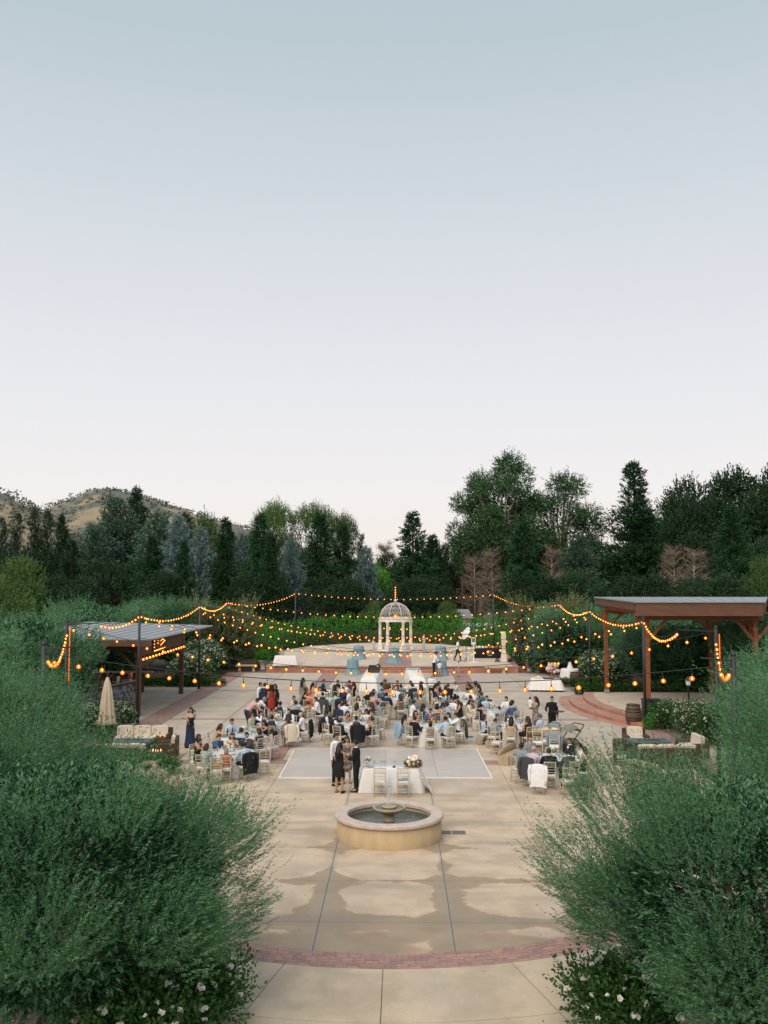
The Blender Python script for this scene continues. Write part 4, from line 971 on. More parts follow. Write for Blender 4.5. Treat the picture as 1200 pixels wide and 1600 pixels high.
# ------------------------------------------------------------------ pavilion on the right
mat('redwood',(.24,.085,.035),.7,.22,4,.3,18,stretch=(.3,.3,2)); mat('fascia_wood',(.14,.068,.045),.7,.18,3,.25,14,stretch=(.4,.4,2)); mat('metal_roof',(.25,.28,.30),.45,.06,1.5,spec=.5); mat('dark_wood',(.075,.04,.025),.7,.2,6); mat('soffit',(.13,.06,.03),.8,.2)
pv=empty('pavilion',(15,50,.0),0,'flat-roofed red-brown timber pavilion over the round terrace','pavilion'); o_=Vector((15,50,0))
rp=[(11.85,45.3),(18.15,45.3),(22.6,56.6),(12.35,56.6)]
def lp(p): return [(x-15,y-50) for x,y in p]
b=MB(); b.prism(lp([(11.7,45.1),(18.05,45.1),(22.8,56.8),(12.2,56.8)]),5.86,5.92); kid('roof_sheet',b.mesh('roof_sheet','metal_roof'),pv)
rib=MB(); rib.box((0,0,-.01),(.03,11.6,.02)); ribm=rib.mesh('roof_rib','metal_roof')
for i in range(14):
    t=i/13; x0=11.85+t*6.3; x1=12.35+t*10.3; a=math.atan2(x1-x0,11.3); kid('roof_rib',ribm,pv,((x0+x1)/2-15,.95,5.94),-a)
def fasc(a,b_,h0,h1,m='fascia_wood',th=.06,nm='fascia'):
    q=MB(); a=Vector((*a,0))-o_; b_=Vector((*b_,0))-o_; q.bar(a+Vector((0,0,(h0+h1)/2)),b_+Vector((0,0,(h0+h1)/2)),th,h1-h0); kid(nm,q.mesh(nm,m),pv)
def fbox(a,b_,z0,z1,th,nm,m):
    a=Vector(a); b_=Vector(b_); d=b_-a; L_=d.length; q=MB(); q.box(((a.x+b_.x)/2-15,(a.y+b_.y)/2-50,(z0+z1)/2),(L_,th,z1-z0),rz=math.atan2(d.y,d.x)); kid(nm,q.mesh(nm,m),pv)
fbox((11.8,45.2),(17.95,45.2),5.22,5.855,.08,'fascia','fascia_wood')
n=9
for i in range(n):
    a=Vector((11.8,45.28)).lerp(Vector((12.3,56.7)),i/n); c=Vector((11.8,45.28)).lerp(Vector((12.3,56.7)),(i+1)/n-.003); fbox(a,c,5.48,5.855,.06,'fascia_board','fascia_wood')
fbox((17.98,45.28),(22.6,56.7),5.3,5.855,.07,'fascia','fascia_wood'); fbox((12.3,56.7),(22.7,56.7),5.4,5.855,.07,'fascia','fascia_wood')
b=MB(); b.prism(lp([(11.95,45.4),(18.1,45.4),(22.45,56.55),(12.4,56.55)]),5.62,5.66); kid('ceiling',b.mesh('ceiling','soffit'),pv)
fbox((12.5,45.4),(12.75,56.2),5.22,5.52,.16,'beam','redwood'); fbox((17.9,45.4),(21.8,56.2),5.20,5.50,.16,'beam','redwood'); fbox((12.0,46.2),(18.3,46.2),4.98,5.215,.14,'beam','redwood'); fbox((12.4,54.9),(21.9,54.9),4.98,5.215,.14,'beam','redwood')
for x,y,zb in ((12.6,46.2,.345),(12.5,54.9,.345),(18.0,46.4,.0),(20.9,54.9,0),(18.6,54.9,0)):
    q=MB(); q.box((0,0,(5.0+zb)/2),(.20,.20,5.0-zb)); q.box((0,0,zb+.12),(.26,.26,.20),mi=1); c=kid('post',q.mesh('post','redwood','metal_roof'),pv,(x-15,y-50,0))
    for dx,dy in ((.95,0),(-.95,0),(0,.95)):
        if (x<13 and dx<0) or (x>20 and dx>0): continue
        q=MB(); q.bar((dx*.1,dy*.1,4.0),(dx,dy,5.0),.12); kid('brace',q.mesh('brace','redwood'),c)

# ------------------------------------------------------------------ bar shelter on the left
mat('brown_paint',(.115,.06,.04),.7,.2,4,.2,20); mat('stone_veneer',(.20,.22,.24),.8,.4,9,.6,20,c2=(.42,.44,.45)); mat('veneer_b',(.13,.14,.16),.8,.3,9,.5,20); mat('veneer_c',(.34,.36,.38),.8,.3,9,.5,20); mat('counter_top',(.42,.35,.27),.5,.1)
bs=empty('bar_shelter',(-15,51,0),0,'brown timber bar shelter with grey metal shed roof','bar shelter'); o2=Vector((-15,51,0))
q=MB(); zn=4.02
V=[(-19.2,46.2,zn),(-12.0,46.2,zn),(-11.3,57.9,4.12),(-19.2,57.9,4.35)]
q.add([Vector(v)-o2 for v in V]+[Vector(v)-o2-Vector((0,0,.06)) for v in V],[(0,1,2,3),(7,6,5,4),(0,4,5,1),(1,5,6,2),(2,6,7,3),(3,7,4,0)]); kid('roof_sheet',q.mesh('roof_sheet','metal_roof'),bs)
for i in range(12):
    q=MB(); x=-19+i*.62; x2=-19+i*.68; q.bar(Vector((x,46.25,zn+.008))-o2,Vector((x2,57.85,zn+.008+.33*(1-i/16)))-o2,.025); kid('roof_rib',q.mesh('roof_rib','metal_roof'),bs)
def bsbox(c,d,nm,m='brown_paint',rz=0): q=MB(); q.box(Vector(c)-o2,d,rz=rz); return kid(nm,q.mesh(nm,m),bs)
bsbox((-15.6,46.25,3.80),(7.1,.08,.30),'fascia'); bsbox((-13.05,52.3,3.34),(.16,10.4,.62),'side_beam'); bsbox((-13.05,52.3,3.80),(.10,11.2,.26),'fascia',rz=-.05*0)
bsbox((-18.8,52.3,3.5),(.16,10.4,.5),'side_beam'); bsbox((-16,57.4,3.6),(6.0,.16,.5),'back_beam'); bsbox((-16,47.6,3.5),(6.0,.16,.4),'front_beam')
for x,y in ((-13.05,47.6),(-13.05,57.0),(-18.8,47.6),(-18.8,57.0)):
    c=bsbox((x,y,1.7),(.24,.24,3.4),'post')
    q=MB(); s=1 if y<50 else -1; q.bar(Vector((x,y,2.3))-o2,Vector((x,y+s*.9,3.08))-o2,.14); q.bar(Vector((x,y,2.3))-o2,Vector((x+(-.9 if x>-15 else .9),y,3.2))-o2,.14); kid('brace',q.mesh('brace','brown_paint'),c)
bsbox((-17.2,57.6,.62),(3.4,.10,1.2),'back_wall','brown_paint'); bsbox((-17.0,57.3,1.28),(4.2,.55,.07),'back_counter','metal_roof')
r=empty('string_lights',(-12.9,47.6,3.02),0,'straight row of bulbs along the lower edge of the bar shelter beam','string lights')
for k in range(15): kid('bulb',bulb_me,r,(.02,.25+k*.64,.0),0,1.1)
q=MB(); q.tube([(0,0,.0),(.0,9.6,0)],.012,5); kid('cable',q.mesh('cable','rope'),r)
# the small marquee sign of bulbs on the beam
sg=empty('marquee_sign',(-12.93,49.9,3.05),0,'small glowing bulb-letter sign on the bar shelter beam','sign')
q=MB(); q.box((0,1.35,.36),(.03,2.9,.62)); kid('backing_board',q.mesh('backing_board','dark_wood'),sg)
for pts in ([(0,.62),(0,.12)],[(.75,.60),(.75,.30)],[(1.25,.55),(1.7,.62),(2.2,.50),(1.7,.40),(1.2,.28)],[(.05,.08),(2.4,.12)]):
    for i in range(len(pts)-1):
        a=Vector((0,*pts[i])); c=Vector((0,*pts[i+1])); m=max(2,int((c-a).length/.16))
        for k in range(m): kid('bulb',bulb_me,sg,a.lerp(c,k/m)+Vector((.07,0,.08)),0,.55)
# bar counter
bc=empty('bar_counter',(-15.1,54.3,0),math.atan2(-8.3,-2.3),'stone-faced bar counter with tan top under the shelter','bar counter')
q=MB(); q.box((4.3,-.35,.53),(8.6,.5,1.06)); kid('carcass',q.mesh('carcass','stone_veneer'),bc)
q=MB(); q.box((4.3,-.30,1.10),(8.8,.85,.07)); kid('counter_top',q.mesh('counter_top','counter_top'),bc)
q=MB(); q.box((4.3,.14,1.03),(8.8,.03,.09)); kid('edge_trim',q.mesh('edge_trim','dark_wood'),bc)
rr=random.Random(8); cnt=0
for lx in range(36):
    for lz in range(7):
        if cnt>=250: break
        d=rr.uniform(.16,.23); q=MB(); q.box((.12+lx*.235+(lz%2)*.1,-.08,.08+lz*.143),(d,.05+rr.uniform(0,.03),.13),mi=0); kid('stone',q.mesh('stone',rr.choice(('stone_veneer','veneer_b','veneer_c')) if 'veneer_b' in MATS else 'stone_veneer'),bc); cnt+=1

# ------------------------------------------------------------------ lounge furniture
mat('wicker',(.075,.052,.032),.75,.35,30,.8,60,stretch=(1,1,3)); mat('cushion',(.62,.54,.45),.9,.05,4,.3,20); mat('table_dark',(.10,.125,.14),.45,.1); mat('limestone',(.47,.37,.25),.85,.12,4,.4,30); mat('candle',(1,.5,.15),.5,emit=(1,.42,.08),es=5.0); MATS['candle'].cycles.emission_sampling='NONE'
mat('seat_white',(.72,.72,.73),.8,.04)
def rbox(m,c,d,mi=0,r=.04): # box with chamfered top edges
    x,y,z=c; a,b_,h=d; m.box((x,y,z-r/2),(a,b_,h-r),mi=mi); m.box((x,y,z+h/2-r/2+.0),(a,b_,r),mi=mi,taper=1-2*r/min(a,b_)*.8); return m
def sofa(loc,rz,w_,lab,nc=3,h=.78,cat='sofa',grp='wicker lounge seats',kind='wicker_sofa',arms=(1,1)):
    r=empty(kind,loc,rz,lab,cat,grp)       # faces +y
    q=MB(); q.box((0,0,.20),(w_,.78,.28)); kid('base',q.mesh('base','wicker'),r)
    q=MB(); rbox(q,(0,-.36,h/2+.02),(w_,.12,h-.04)); kid('back',q.mesh('back','wicker'),r)
    for s,on in zip((-1,1),arms):
        if on: q=MB(); rbox(q,(s*(w_/2-.06),.04,.31),(.13,.80,.58)); kid('arm',q.mesh('arm','wicker'),r)
    cw=(w_-.28)/nc
    for i in range(nc):
        x=-w_/2+.14+cw*(i+.5); q=MB(); rbox(q,(x,.05,.40),(cw-.02,.66,.13)); kid('seat_cushion',q.mesh('seat_cushion','cushion'),r)
        q=MB(); rbox(q,(0,0,0),(cw-.03,.15,.42)); c=kid('back_cushion',q.mesh('back_cushion','cushion'),r,(x,-.22,.66)); c.rotation_euler=(R(8),0,0)
    for sx in (-1,1):
        for sy in (-1,1): q=MB(); q.box((sx*(w_/2-.08),sy*.33,.03),(.06,.06,.06)); kid('foot',q.mesh('foot','dark_wood'),r)
    return r
def P2(px,d): return (XP(px,d),d,0)
sofa(P2(225,39.0),R(180),2.45,'wicker sofa with three cream back cushions facing the camera, left lounge',3,.80)
sofa(P2(192,35.2),0,2.35,'wicker sofa seen from behind, left lounge, nearest the olive tree',3,.72)
sofa(P2(266,36.9),R(100),.95,'wicker armchair at the right end of the left lounge',1,.80,'armchair',kind='wicker_armchair')
def ftable(loc,rz,w_,d_,h,lab,m='table_dark',cat='coffee table',kind='fire_table',leg='wicker',glow=False):
    r=empty(kind,loc,rz,lab,cat); q=MB(); q.box((0,0,h-.03),(w_,d_,.06)); kid('table_top',q.mesh('table_top',m),r)
    q=MB(); q.box((0,0,(h-.06)/2),(w_*.86,d_*.82,h-.06)); kid('base',q.mesh('base',leg),r)
    q=MB(); q.box((0,0,h+.003),(w_*.5,d_*.26,.012)); kid('burner_tray',q.mesh('burner_tray','black_metal'),r); return r
ftable(P2(213,37.1),0,1.5,.85,.62,'dark-topped fire table between the sofas of the left lounge')
def cube_table(loc,lab,nc=5,s=.56,h=.58):
    r=empty('wicker_side_table',loc,.05,lab,'side table','wicker side tables'); q=MB(); rbox(q,(0,0,h/2),(s,s,h)); kid('body',q.mesh('body','wicker'),r)
    rr=random.Random(nc)
    for i in range(nc):
        c=empty('candle',Vector(loc)+Vector((-.2+.4*i/max(1,nc-1),rr.uniform(-.15,.15),h+.002)),0,('first','second','third','fourth','fifth','sixth','seventh','eighth')[i]+' lit tealight from the left on the '+lab.split(' side')[0]+' side table','candle','tealights on the '+lab.split(' side')[0]+' side table')
        q=MB(); q.lathe([(.028,0),(.030,.05),(.026,.05),(.024,.012)],8); kid('glass_cup',q.mesh('glass_cup','glass'),c); q=MB(); q.lathe([(.022,.012),(.022,.035),(.008,.05),(.002,.07)],8); kid('flame',q.mesh('flame','candle'),c)
def glassmat():
    m=bpy.data.materials.new('glass'); m.use_nodes=True; nt=m.node_tree; nt.nodes.clear(); L=nt.links.new
    o=N(nt,'ShaderNodeOutputMaterial'); t=N(nt,'ShaderNodeBsdfTransparent'); t.inputs[0].default_value=(.92,.95,.97,1); g=N(nt,'ShaderNodeBsdfGlossy'); g.inputs['Roughness'].default_value=.08; mx=N(nt,'ShaderNodeMixShader'); fr=N(nt,'ShaderNodeLayerWeight'); fr.inputs[0].default_value=.45
    L(fr.outputs['Facing'],mx.inputs[0]); L(t.outputs[0],mx.inputs[1]); L(g.outputs[0],mx.inputs[2]); L(mx.outputs[0],o.inputs[0]); MATS['glass']=m
glassmat()
cube_table(P2(248,34.9),'near wicker side table with many tealights, left lounge',8)
cube_table(P2(254,38.1),'far wicker side table with two tealights, left lounge',3)
def bench(loc,rz,lab,L_=1.35,m='limestone'):
    r=empty('stone_bench',loc,rz,lab,'bench','pale stone benches'); q=MB(); rbox(q,(0,0,.45),(L_,.42,.10),r=.02); kid('seat',q.mesh('seat',m),r)
    for s in (-1,1):
        q=MB(); q.tube([(s*L_*.33,0,0),(s*L_*.33,0,.06),(s*L_*.33,0,.10),(s*L_*.33,0,.30),(s*L_*.33,0,.40)],[(.12,.19),(.12,.19),(.09,.14),(.09,.14),(.11,.18)],4,side=(1,1,0),smooth=False); kid('leg',q.mesh('leg',m),r)
bench((XP(994,33.6),33.6,0),R(118),'stone bench beside the right lounge sofa, nearest bench')
bench((XP(237,33.4),33.4,0),R(62),'stone bench half hidden by olive shoots beside the left lounge')
bench(GX(385,1049),R(3),'stone bench on the paving edge left of the stage',1.6)
bench(GX(460,1046),0,'stone bench in front of the left part of the stage riser',1.7)
bench(GX(775,1052),0,'stone bench in front of the right part of the stage riser',1.7)
bench(GX(851,1051),R(-3),'stone bench below the urn right of the stage',1.7)
# right lounge
sofa(P2(1030,35.3),R(2),2.45,'wicker sofa seen from behind in the right lounge',3,.75)
sofa(P2(986,39.0),R(180),.95,'wicker armchair with cream cushion at the far side of the right lounge',1,.82,'armchair',kind='wicker_armchair')
sofa(P2(1072,37.3),R(95),1.3,'wicker loveseat with cream cushions partly behind the right olive',2,.80,'loveseat',kind='wicker_loveseat')
ftable(P2(1005,37.3),0,1.6,.9,.64,'dark-topped fire table in the right lounge')
cube_table(P2(965,38.1),'wicker side table without tealights beside the right lounge armchair',0,.62,.52)
r=empty('small_table',P2(964,35.8),R(-4),'small dark slatted side table left of the right lounge sofa','side table')
for i in range(6): q=MB(); q.box((-.25+i*.1,0,.42),(.09,.52,.03)); kid('slat',q.mesh('slat','table_dark'),r)
for sx in (-1,1):
    for sy in (-1,1): q=MB(); q.box((sx*.25,sy*.22,.20),(.06,.06,.40)); kid('leg',q.mesh('leg','dark_wood'),r)
for sy in (-1,1): q=MB(); q.box((0,sy*.22,.12),(.5,.03,.04)); kid('stretcher',q.mesh('stretcher','dark_wood'),r)

# barrels
mat('oak_stave',(.13,.095,.065),.75,.3,5,.5,20,stretch=(4,4,.4)); mat('hoop',(.06,.05,.045),.5,.2,metal=.6)
def barrel(loc,lab,s=1.0):
    r=empty('wine_barrel',loc,random.uniform(0,1),lab,'barrel','upright wine barrels'); rad=lambda z:.29+.075*math.sin(math.pi*z/.92)
    for k in range(18):
        a0=2*math.pi*k/18+.012; a1=2*math.pi*(k+1)/18-.012; q=MB(); vs=[];nz=6
        for i in range(nz+1):
            z=.92*i/nz
            for a in (a0,a1): vs.append((rad(z)*math.cos(a),rad(z)*math.sin(a),z))
        for a in (a0,a1): vs.append((.26*math.cos(a),.26*math.sin(a),.92))
        for a in (a0,a1): vs.append((.26*math.cos(a),.26*math.sin(a),.86))
        q.add(vs,[(2*i,2*i+1,2*i+3,2*i+2) for i in range(nz+2)]); kid('stave',q.mesh('stave','oak_stave'),r)
    q=MB(); q.lathe([(.27,.84),(.27,.88)],18); kid('barrel_head',q.mesh('barrel_head','oak_stave'),r)
    q=MB(); q.lathe([(.27,.0),(.27,.90)],18); q.f=q.f[:18]; q.m=q.m[:18]; q.sm=q.sm[:18]; kid('inner_lining',q.mesh('inner_lining','dark_wood'),r)
    for z in (.03,.20,.32,.60,.72,.89):
        q=MB(); R_=rad(z)+.006; vs=[]; n=24
        for zz,rr_ in ((z-.022,R_-.003),(z-.022,R_+.004),(z+.022,R_+.004),(z+.022,R_-.003)):
            for k in range(n): a=2*math.pi*k/n; vs.append((rr_*math.cos(a),rr_*math.sin(a),zz))
        q.add(vs,[(i*n+k,i*n+(k+1)%n,((i+1)%4)*n+(k+1)%n,((i+1)%4)*n+k) for i in range(4) for k in range(n)]); kid('hoop',q.mesh('hoop','hoop'),r)
    r.scale=(s,s,s)
barrel(GX(323,1069),'wine barrel beside the left barrel pole at the paving edge'); barrel(GX(201,1129),'wine barrel in front of the stone bar counter')
barrel(GX(899,1072),'wine barrel right of the white cake table'); barrel(GX(990,1132),'wine barrel at the end of the brick terrace steps',1.05)
r=empty('black_cabinet',(12.55,45.55,.345),0,'black box with lid behind the barrel and pavilion post','box')
q=MB(); q.box((0,0,.40),(.8,.5,.8)); kid('body',q.mesh('body','black_metal'),r); q=MB(); q.box((0,0,.83),(.85,.55,.06)); kid('lid',q.mesh('lid','black_metal'),r)

# closed parasol
mat('canvas',(.60,.50,.37),.9,.08,6,.4,30)
r=empty('closed_parasol',GX(166,1154),0,'closed cream canvas parasol in front of the bar roses','parasol')
q=MB(); q.tube([(0,0,0),(0,0,2.75)],.025,8); kid('pole',q.mesh('pole','dark_wood'),r); q=MB(); q.lathe([(.28,0),(.28,.05),(.05,.09),(.04,.25)],14); kid('base',q.mesh('base','black_metal'),r)
vs=[];n=48;pz=[(2.68,.05),(2.4,.14),(2.0,.20),(1.5,.25),(1.1,.29),(.75,.33),(.62,.37),(.60,.30)]
for z,rd in pz:
    for k in range(n): a=2*math.pi*k/n; f=1+.22*math.cos(8*a)*min(1,(2.8-z)); vs.append((rd*f*math.cos(a),rd*f*math.sin(a),z+.03*math.cos(8*a)*(z<.8)))
q=MB(); q.add(vs,[(i*n+k,(i+1)*n+k,(i+1)*n+(k+1)%n,i*n+(k+1)%n) for i in range(len(pz)-1) for k in range(n)],0,True); kid('canopy',q.mesh('canopy','canvas'),r)
q=MB(); q.ball((0,0,2.78),.05,8,6); kid('finial',q.mesh('finial','dark_wood'),r)
# lamp post
r=empty('lamp_post',(XP(1068,42.6),42.6,0),0,'black garden lamp post in front of the terrace','lamp post')
q=MB(); q.lathe([(.16,0),(.16,.08),(.09,.14),(.07,.5),(.05,.56),(.04,2.1),(.06,2.14),(.03,2.2)],10); kid('post',q.mesh('post','black_metal'),r)
q=MB(); q.lathe([(.09,2.2),(.13,2.42)],6,smooth=False); kid('lantern_glass',q.mesh('lantern_glass','seat_white'),r); q=MB(); q.lathe([(.18,2.42),(.10,2.52),(.02,2.60)],6,smooth=False); kid('lantern_roof',q.mesh('lantern_roof','black_metal'),r)
# urn planters
for px,py,lab in ((828,1049,'stone urn planter with yellow-green plant right of the stage'),(411,1046,'stone urn planter with green plant left of the stage')):
    r=empty('urn_planter',GX(px,py),0,lab,'planter','stone urn planters'); q=MB(); q.lathe([(.24,0),(.24,.06),(.18,.10),(.26,.35),(.38,.62),(.42,.66),(.42,.72),(.36,.72),(.34,.62)],14); kid('urn',q.mesh('urn','weathered_stone'),r)
    kid('foliage',foliage('urn_leaves',[(0,0,.9,.35,.35,.28)],260,8,.3,.12,.06,'light_leaf' if px>600 else 'hedge_leaf'),r)
# rocks lower left
mat('rock',(.40,.27,.21),.9,.2,3,.8,8); mat('rock_pale',(.50,.40,.31),.9,.15,3,.8,8)
for i,(px,py,s,lab,m) in enumerate(((185,1222,.62,'pale rounded boulder left of the reddish ones','rock_pale'),(212,1226,.5,'reddish boulder in the middle of the row by the olive','rock'),(236,1212,.42,'small reddish boulder highest of the row by the olive','rock'),(245,1224,.45,'reddish boulder at the right of the row by the olive','rock'),(270,1232,.35,'smallest reddish boulder seen between olive shoots','rock'))):
    q=MB(); rr=random.Random(i+3); q.ball((0,0,s*.4),s,12,8,sc=(1.1,.9,.75)); q.v=[tuple(c+rr.uniform(-.07,.07)*s for c in v) for v in q.v]; single('boulder',q,m,GX(px,py),rr.uniform(0,3),lab,'boulder','boulders by the left lounge')

# ------------------------------------------------------------------ cloths and tables
def cloth_mat(name,c,v=.05): return mat(name,c,.85,v,5,.15,200)
cloth_mat('sage_cloth',(.64,.645,.635)); cloth_mat('white_cloth',(.74,.72,.72)); cloth_mat('blue_cloth',(.19,.30,.36)); cloth_mat('ivory_cloth',(.72,.62,.53)); cloth_mat('black_cloth',(.012,.012,.014)); cloth_mat('pale_blue_cloth',(.68,.68,.68))
def round_cloth(name,r,h,m,folds=14,flare=.10,puddle=.0,seed=0,neck=0):
    rr=random.Random(seed); n=folds*6; ph=[rr.uniform(0,6.28) for _ in range(3)]; vs=[(0,0,h)]; zz=[(r*.6,h,0),(r,h,0),(r+.012,h-.025,.1),(r+.01+flare*.2,h*.7,.45),(r+.01+flare*.55,h*.35,.8),(r+flare,.03,1),(r+flare+puddle,.008,1.1)]
    for rad,z,a in zz:
        for k in range(n):
            t=2*math.pi*k/n; f=(math.sin(folds*t+ph[0])*.6+math.sin((folds-3)*t+ph[1])*.4)*a*.055
            sq=1-neck*math.sin(math.pi*min(1,max(0,(h-z)/h)))*.5
            rd=(rad+f)*sq; vs.append((rd*math.cos(t),rd*math.sin(t),z))
    fs=[(0,1+k,1+(k+1)%n) for k in range(n)]
    for i in range(len(zz)-1):
        for k in range(n): fs.append((1+i*n+k,1+(i+1)*n+k,1+(i+1)*n+(k+1)%n,1+i*n+(k+1)%n))
    me=bpy.data.meshes.new(name); me.from_pydata(vs,[],fs); me.polygons.foreach_set('use_smooth',[True]*len(fs)); me.materials.append(MATS[m]); return me
def rect_cloth(name,w_,d_,h,m,flare=.06,seed=0,amp=.03,over=1.0):
    rr=random.Random(seed); pts=[]; 
    per=[(-w_/2,-d_/2),(w_/2,-d_/2),(w_/2,d_/2),(-w_/2,d_/2)]
    for i in range(4):
        a=Vector(per[i]); b_=Vector(per[(i+1)%4]); m_=max(4,int((b_-a).length/.07))
        for k in range(m_): pts.append((a.lerp(b_,k/m_),k/m_,i))
    n=len(pts); vs=[(0,0,h)]; f1=rr.uniform(2,4)
    cc=Vector((0,0))
    for z,a in ((h,0),(h-.02,.1),(h*.6,.5),(h*.25,.85),(max(.01,h*(1-over)),1)):
        for p,t,i in pts:
            corner=max(0,1-min(t,1-t)*9); nrm=Vector(((1 if i==1 else -1 if i==3 else 0),(-1 if i==0 else 1 if i==2 else 0)))
            rad=p.normalized() if p.length else p
            off=nrm*(flare*a+math.sin(t*22*((w_ if i%2==0 else d_))+f1+i)*amp*a*(1-corner))+rad*corner*a*.16
            vs.append((p.x+off.x,p.y+off.y,z+(0 if a<.9 else -.0)))
    fs=[(0,1+k,1+(k+1)%n) for k in range(n)]
    for i in range(4):
        for k in range(n): fs.append((1+i*n+k,1+(i+1)*n+k,1+(i+1)*n+(k+1)%n,1+i*n+(k+1)%n))
    me=bpy.data.meshes.new(name); me.from_pydata(vs,[],fs); me.materials.append(MATS[m]); me.polygons.foreach_set('use_smooth',[True]*len(fs))
    return me
mat('plywood',(.35,.25,.15),.7)
ttop=MB(); ttop.lathe([(.90,.725),(.90,.75)],36); ttm=ttop.mesh('tabletop','plywood')
TL={ # tables: px of the top centre, phrase, short phrase
 1:(358,1175,'leftmost front round table','leftmost front table'),2:(381,1151,'second round table from front left','second table from front left'),3:(434,1131,'third round table from front left','third table from front left'),
 4:(459,1109,'fourth round table from front left','fourth table from front left'),5:(507,1093,'fifth round table from front left','fifth table from front left'),6:(521,1079.5,'rearmost left round table','rearmost left table'),
 7:(566,1110,'table behind front middle-left one','table behind front middle-left one'),8:(555,1132,'front middle-left round table','front middle-left table'),9:(612,1095,'centre round table','centre round table'),10:(627,1081,'rearmost centre round table','rearmost centre table'),
 11:(681,1111,'table behind front middle-right one','table behind front middle-right one'),12:(674,1134,'front middle-right round table','front middle-right table'),13:(714,1083,'rearmost right round table','rearmost right table'),14:(722,1097,'fourth round table from front right','fourth table from front right'),
 15:(770,1111,'third round table from front right','third table from front right'),16:(800,1133,'second round table from front right','second table from front right'),18:(859,1184,'rightmost front round table','rightmost front table')}
TC_={}
cm=[round_cloth('tablecloth',.915,.765,'sage_cloth',13,.10,.0,s) for s in range(4)]
for k,(px,py,ph,sh) in TL.items():
    p=G(px,py,.765); TC_[k]=Vector((p.x,p.y,0)); r=empty('round_table',TC_[k],random.uniform(0,6),ph+' under a pale grey floor-length cloth','table','round dining tables')
    kid('tabletop',ttm,r); kid('tablecloth',cm[k%4],r)
# ---- table ware
mat('porcelain',(.78,.78,.80),.25,.03,spec=.5); mat('gold',(.75,.55,.25),.35,.05,metal=.8); mat('napkin_blue',(.24,.34,.42),.9,.1); mat('food',(.40,.22,.10),.7,.5,20); mat('wine',(.10,.01,.015),.1); mat('bottle_green',(.015,.03,.02),.1,spec=.6)
q=MB(); q.lathe([(.06,0),(.08,.004),(.135,.018),(.137,.022),(.085,.010),(.01,.008)],18); plm=q.mesh('dinner_plate','porcelain')
q=MB(); q.lathe([(.06,.009),(.055,.025),(.02,.035)],10); fdm=q.mesh('food','food')
q=MB(); q.lathe([(.035,0),(.034,.004),(.005,.008),(.004,.08),(.02,.095),(.038,.13),(.034,.19),(.033,.19),(.036,.13),(.018,.098)],10); glm=q.mesh('wine_glass','glass')
q=MB(); q.lathe([(.016,.10),(.033,.125),(.033,.14)],8); wnm=q.mesh('wine','wine')
q=MB(); q.box((0,0,.012),(.20,.12,.02),rz=.3); q.box((.02,.01,.03),(.14,.09,.018),rz=-.4,taper=.8); npm=q.mesh('folded_napkin','napkin_blue')
q=MB(); q.lathe([(.036,0),(.036,.19),(.014,.24),(.013,.30),(.016,.31)],10); btm=q.mesh('wine_bottle','bottle_green')
q=MB(); q.lathe([(.03,0),(.03,.16)],8); cdm=q.mesh('pillar_candle','seat_white')
def sdw(a): return ['right edge','far right edge','far edge','far left edge','left edge','near left edge','near edge','near right edge'][int(((math.degrees(a)%360+22.5)%360)//45)]
def bouquet_mesh(name,seed,s=.17,mats=('petal','bright_leaf'),n=22):
    rr=random.Random(seed); q=MB()
    for i in range(n):
        a=rr.uniform(0,6.28); z=rr.uniform(0,1); rd=s*rr.uniform(.2,1)*math.sqrt(1-z*z*.7); q.ball((rd*math.cos(a),rd*math.sin(a),z*s*1.1),rr.uniform(.03,.05)*s/.17,6,4,mi=0 if rr.random()<.72 else 1)
    return q
mat('cream_petal',(.80,.74,.60),.7,.08); mat('peach_petal',(.80,.45,.25),.7,.1); mat('rust_petal',(.55,.16,.05),.7,.1); mat('yellow_petal',(.85,.62,.15),.7,.1); mat('pink_petal',(.78,.5,.48),.7,.1)
q=MB(); q.lathe([(.05,0),(.06,.05),(.045,.12),(.06,.15),(.05,.15)],10); vsm=q.mesh('vase','glass')
lfm=foliage('bouquet_greenery',[(0,0,.20,.11,.11,.07)],40,4,.07,.04,.02,'cedar_leaf')
def centrepiece(loc,lab,seed,a='cream_petal',b_='petal',s=1.0):
    r=empty('flower_centrepiece',loc,seed,lab,'flowers'); kid('vase',vsm,r); kid('greenery',lfm,r,kind='stuff'); kid('blooms',bouquet_mesh('blooms',seed).mesh('blooms',a,b_),r,(0,0,.16)); r.scale=(s,s,s)
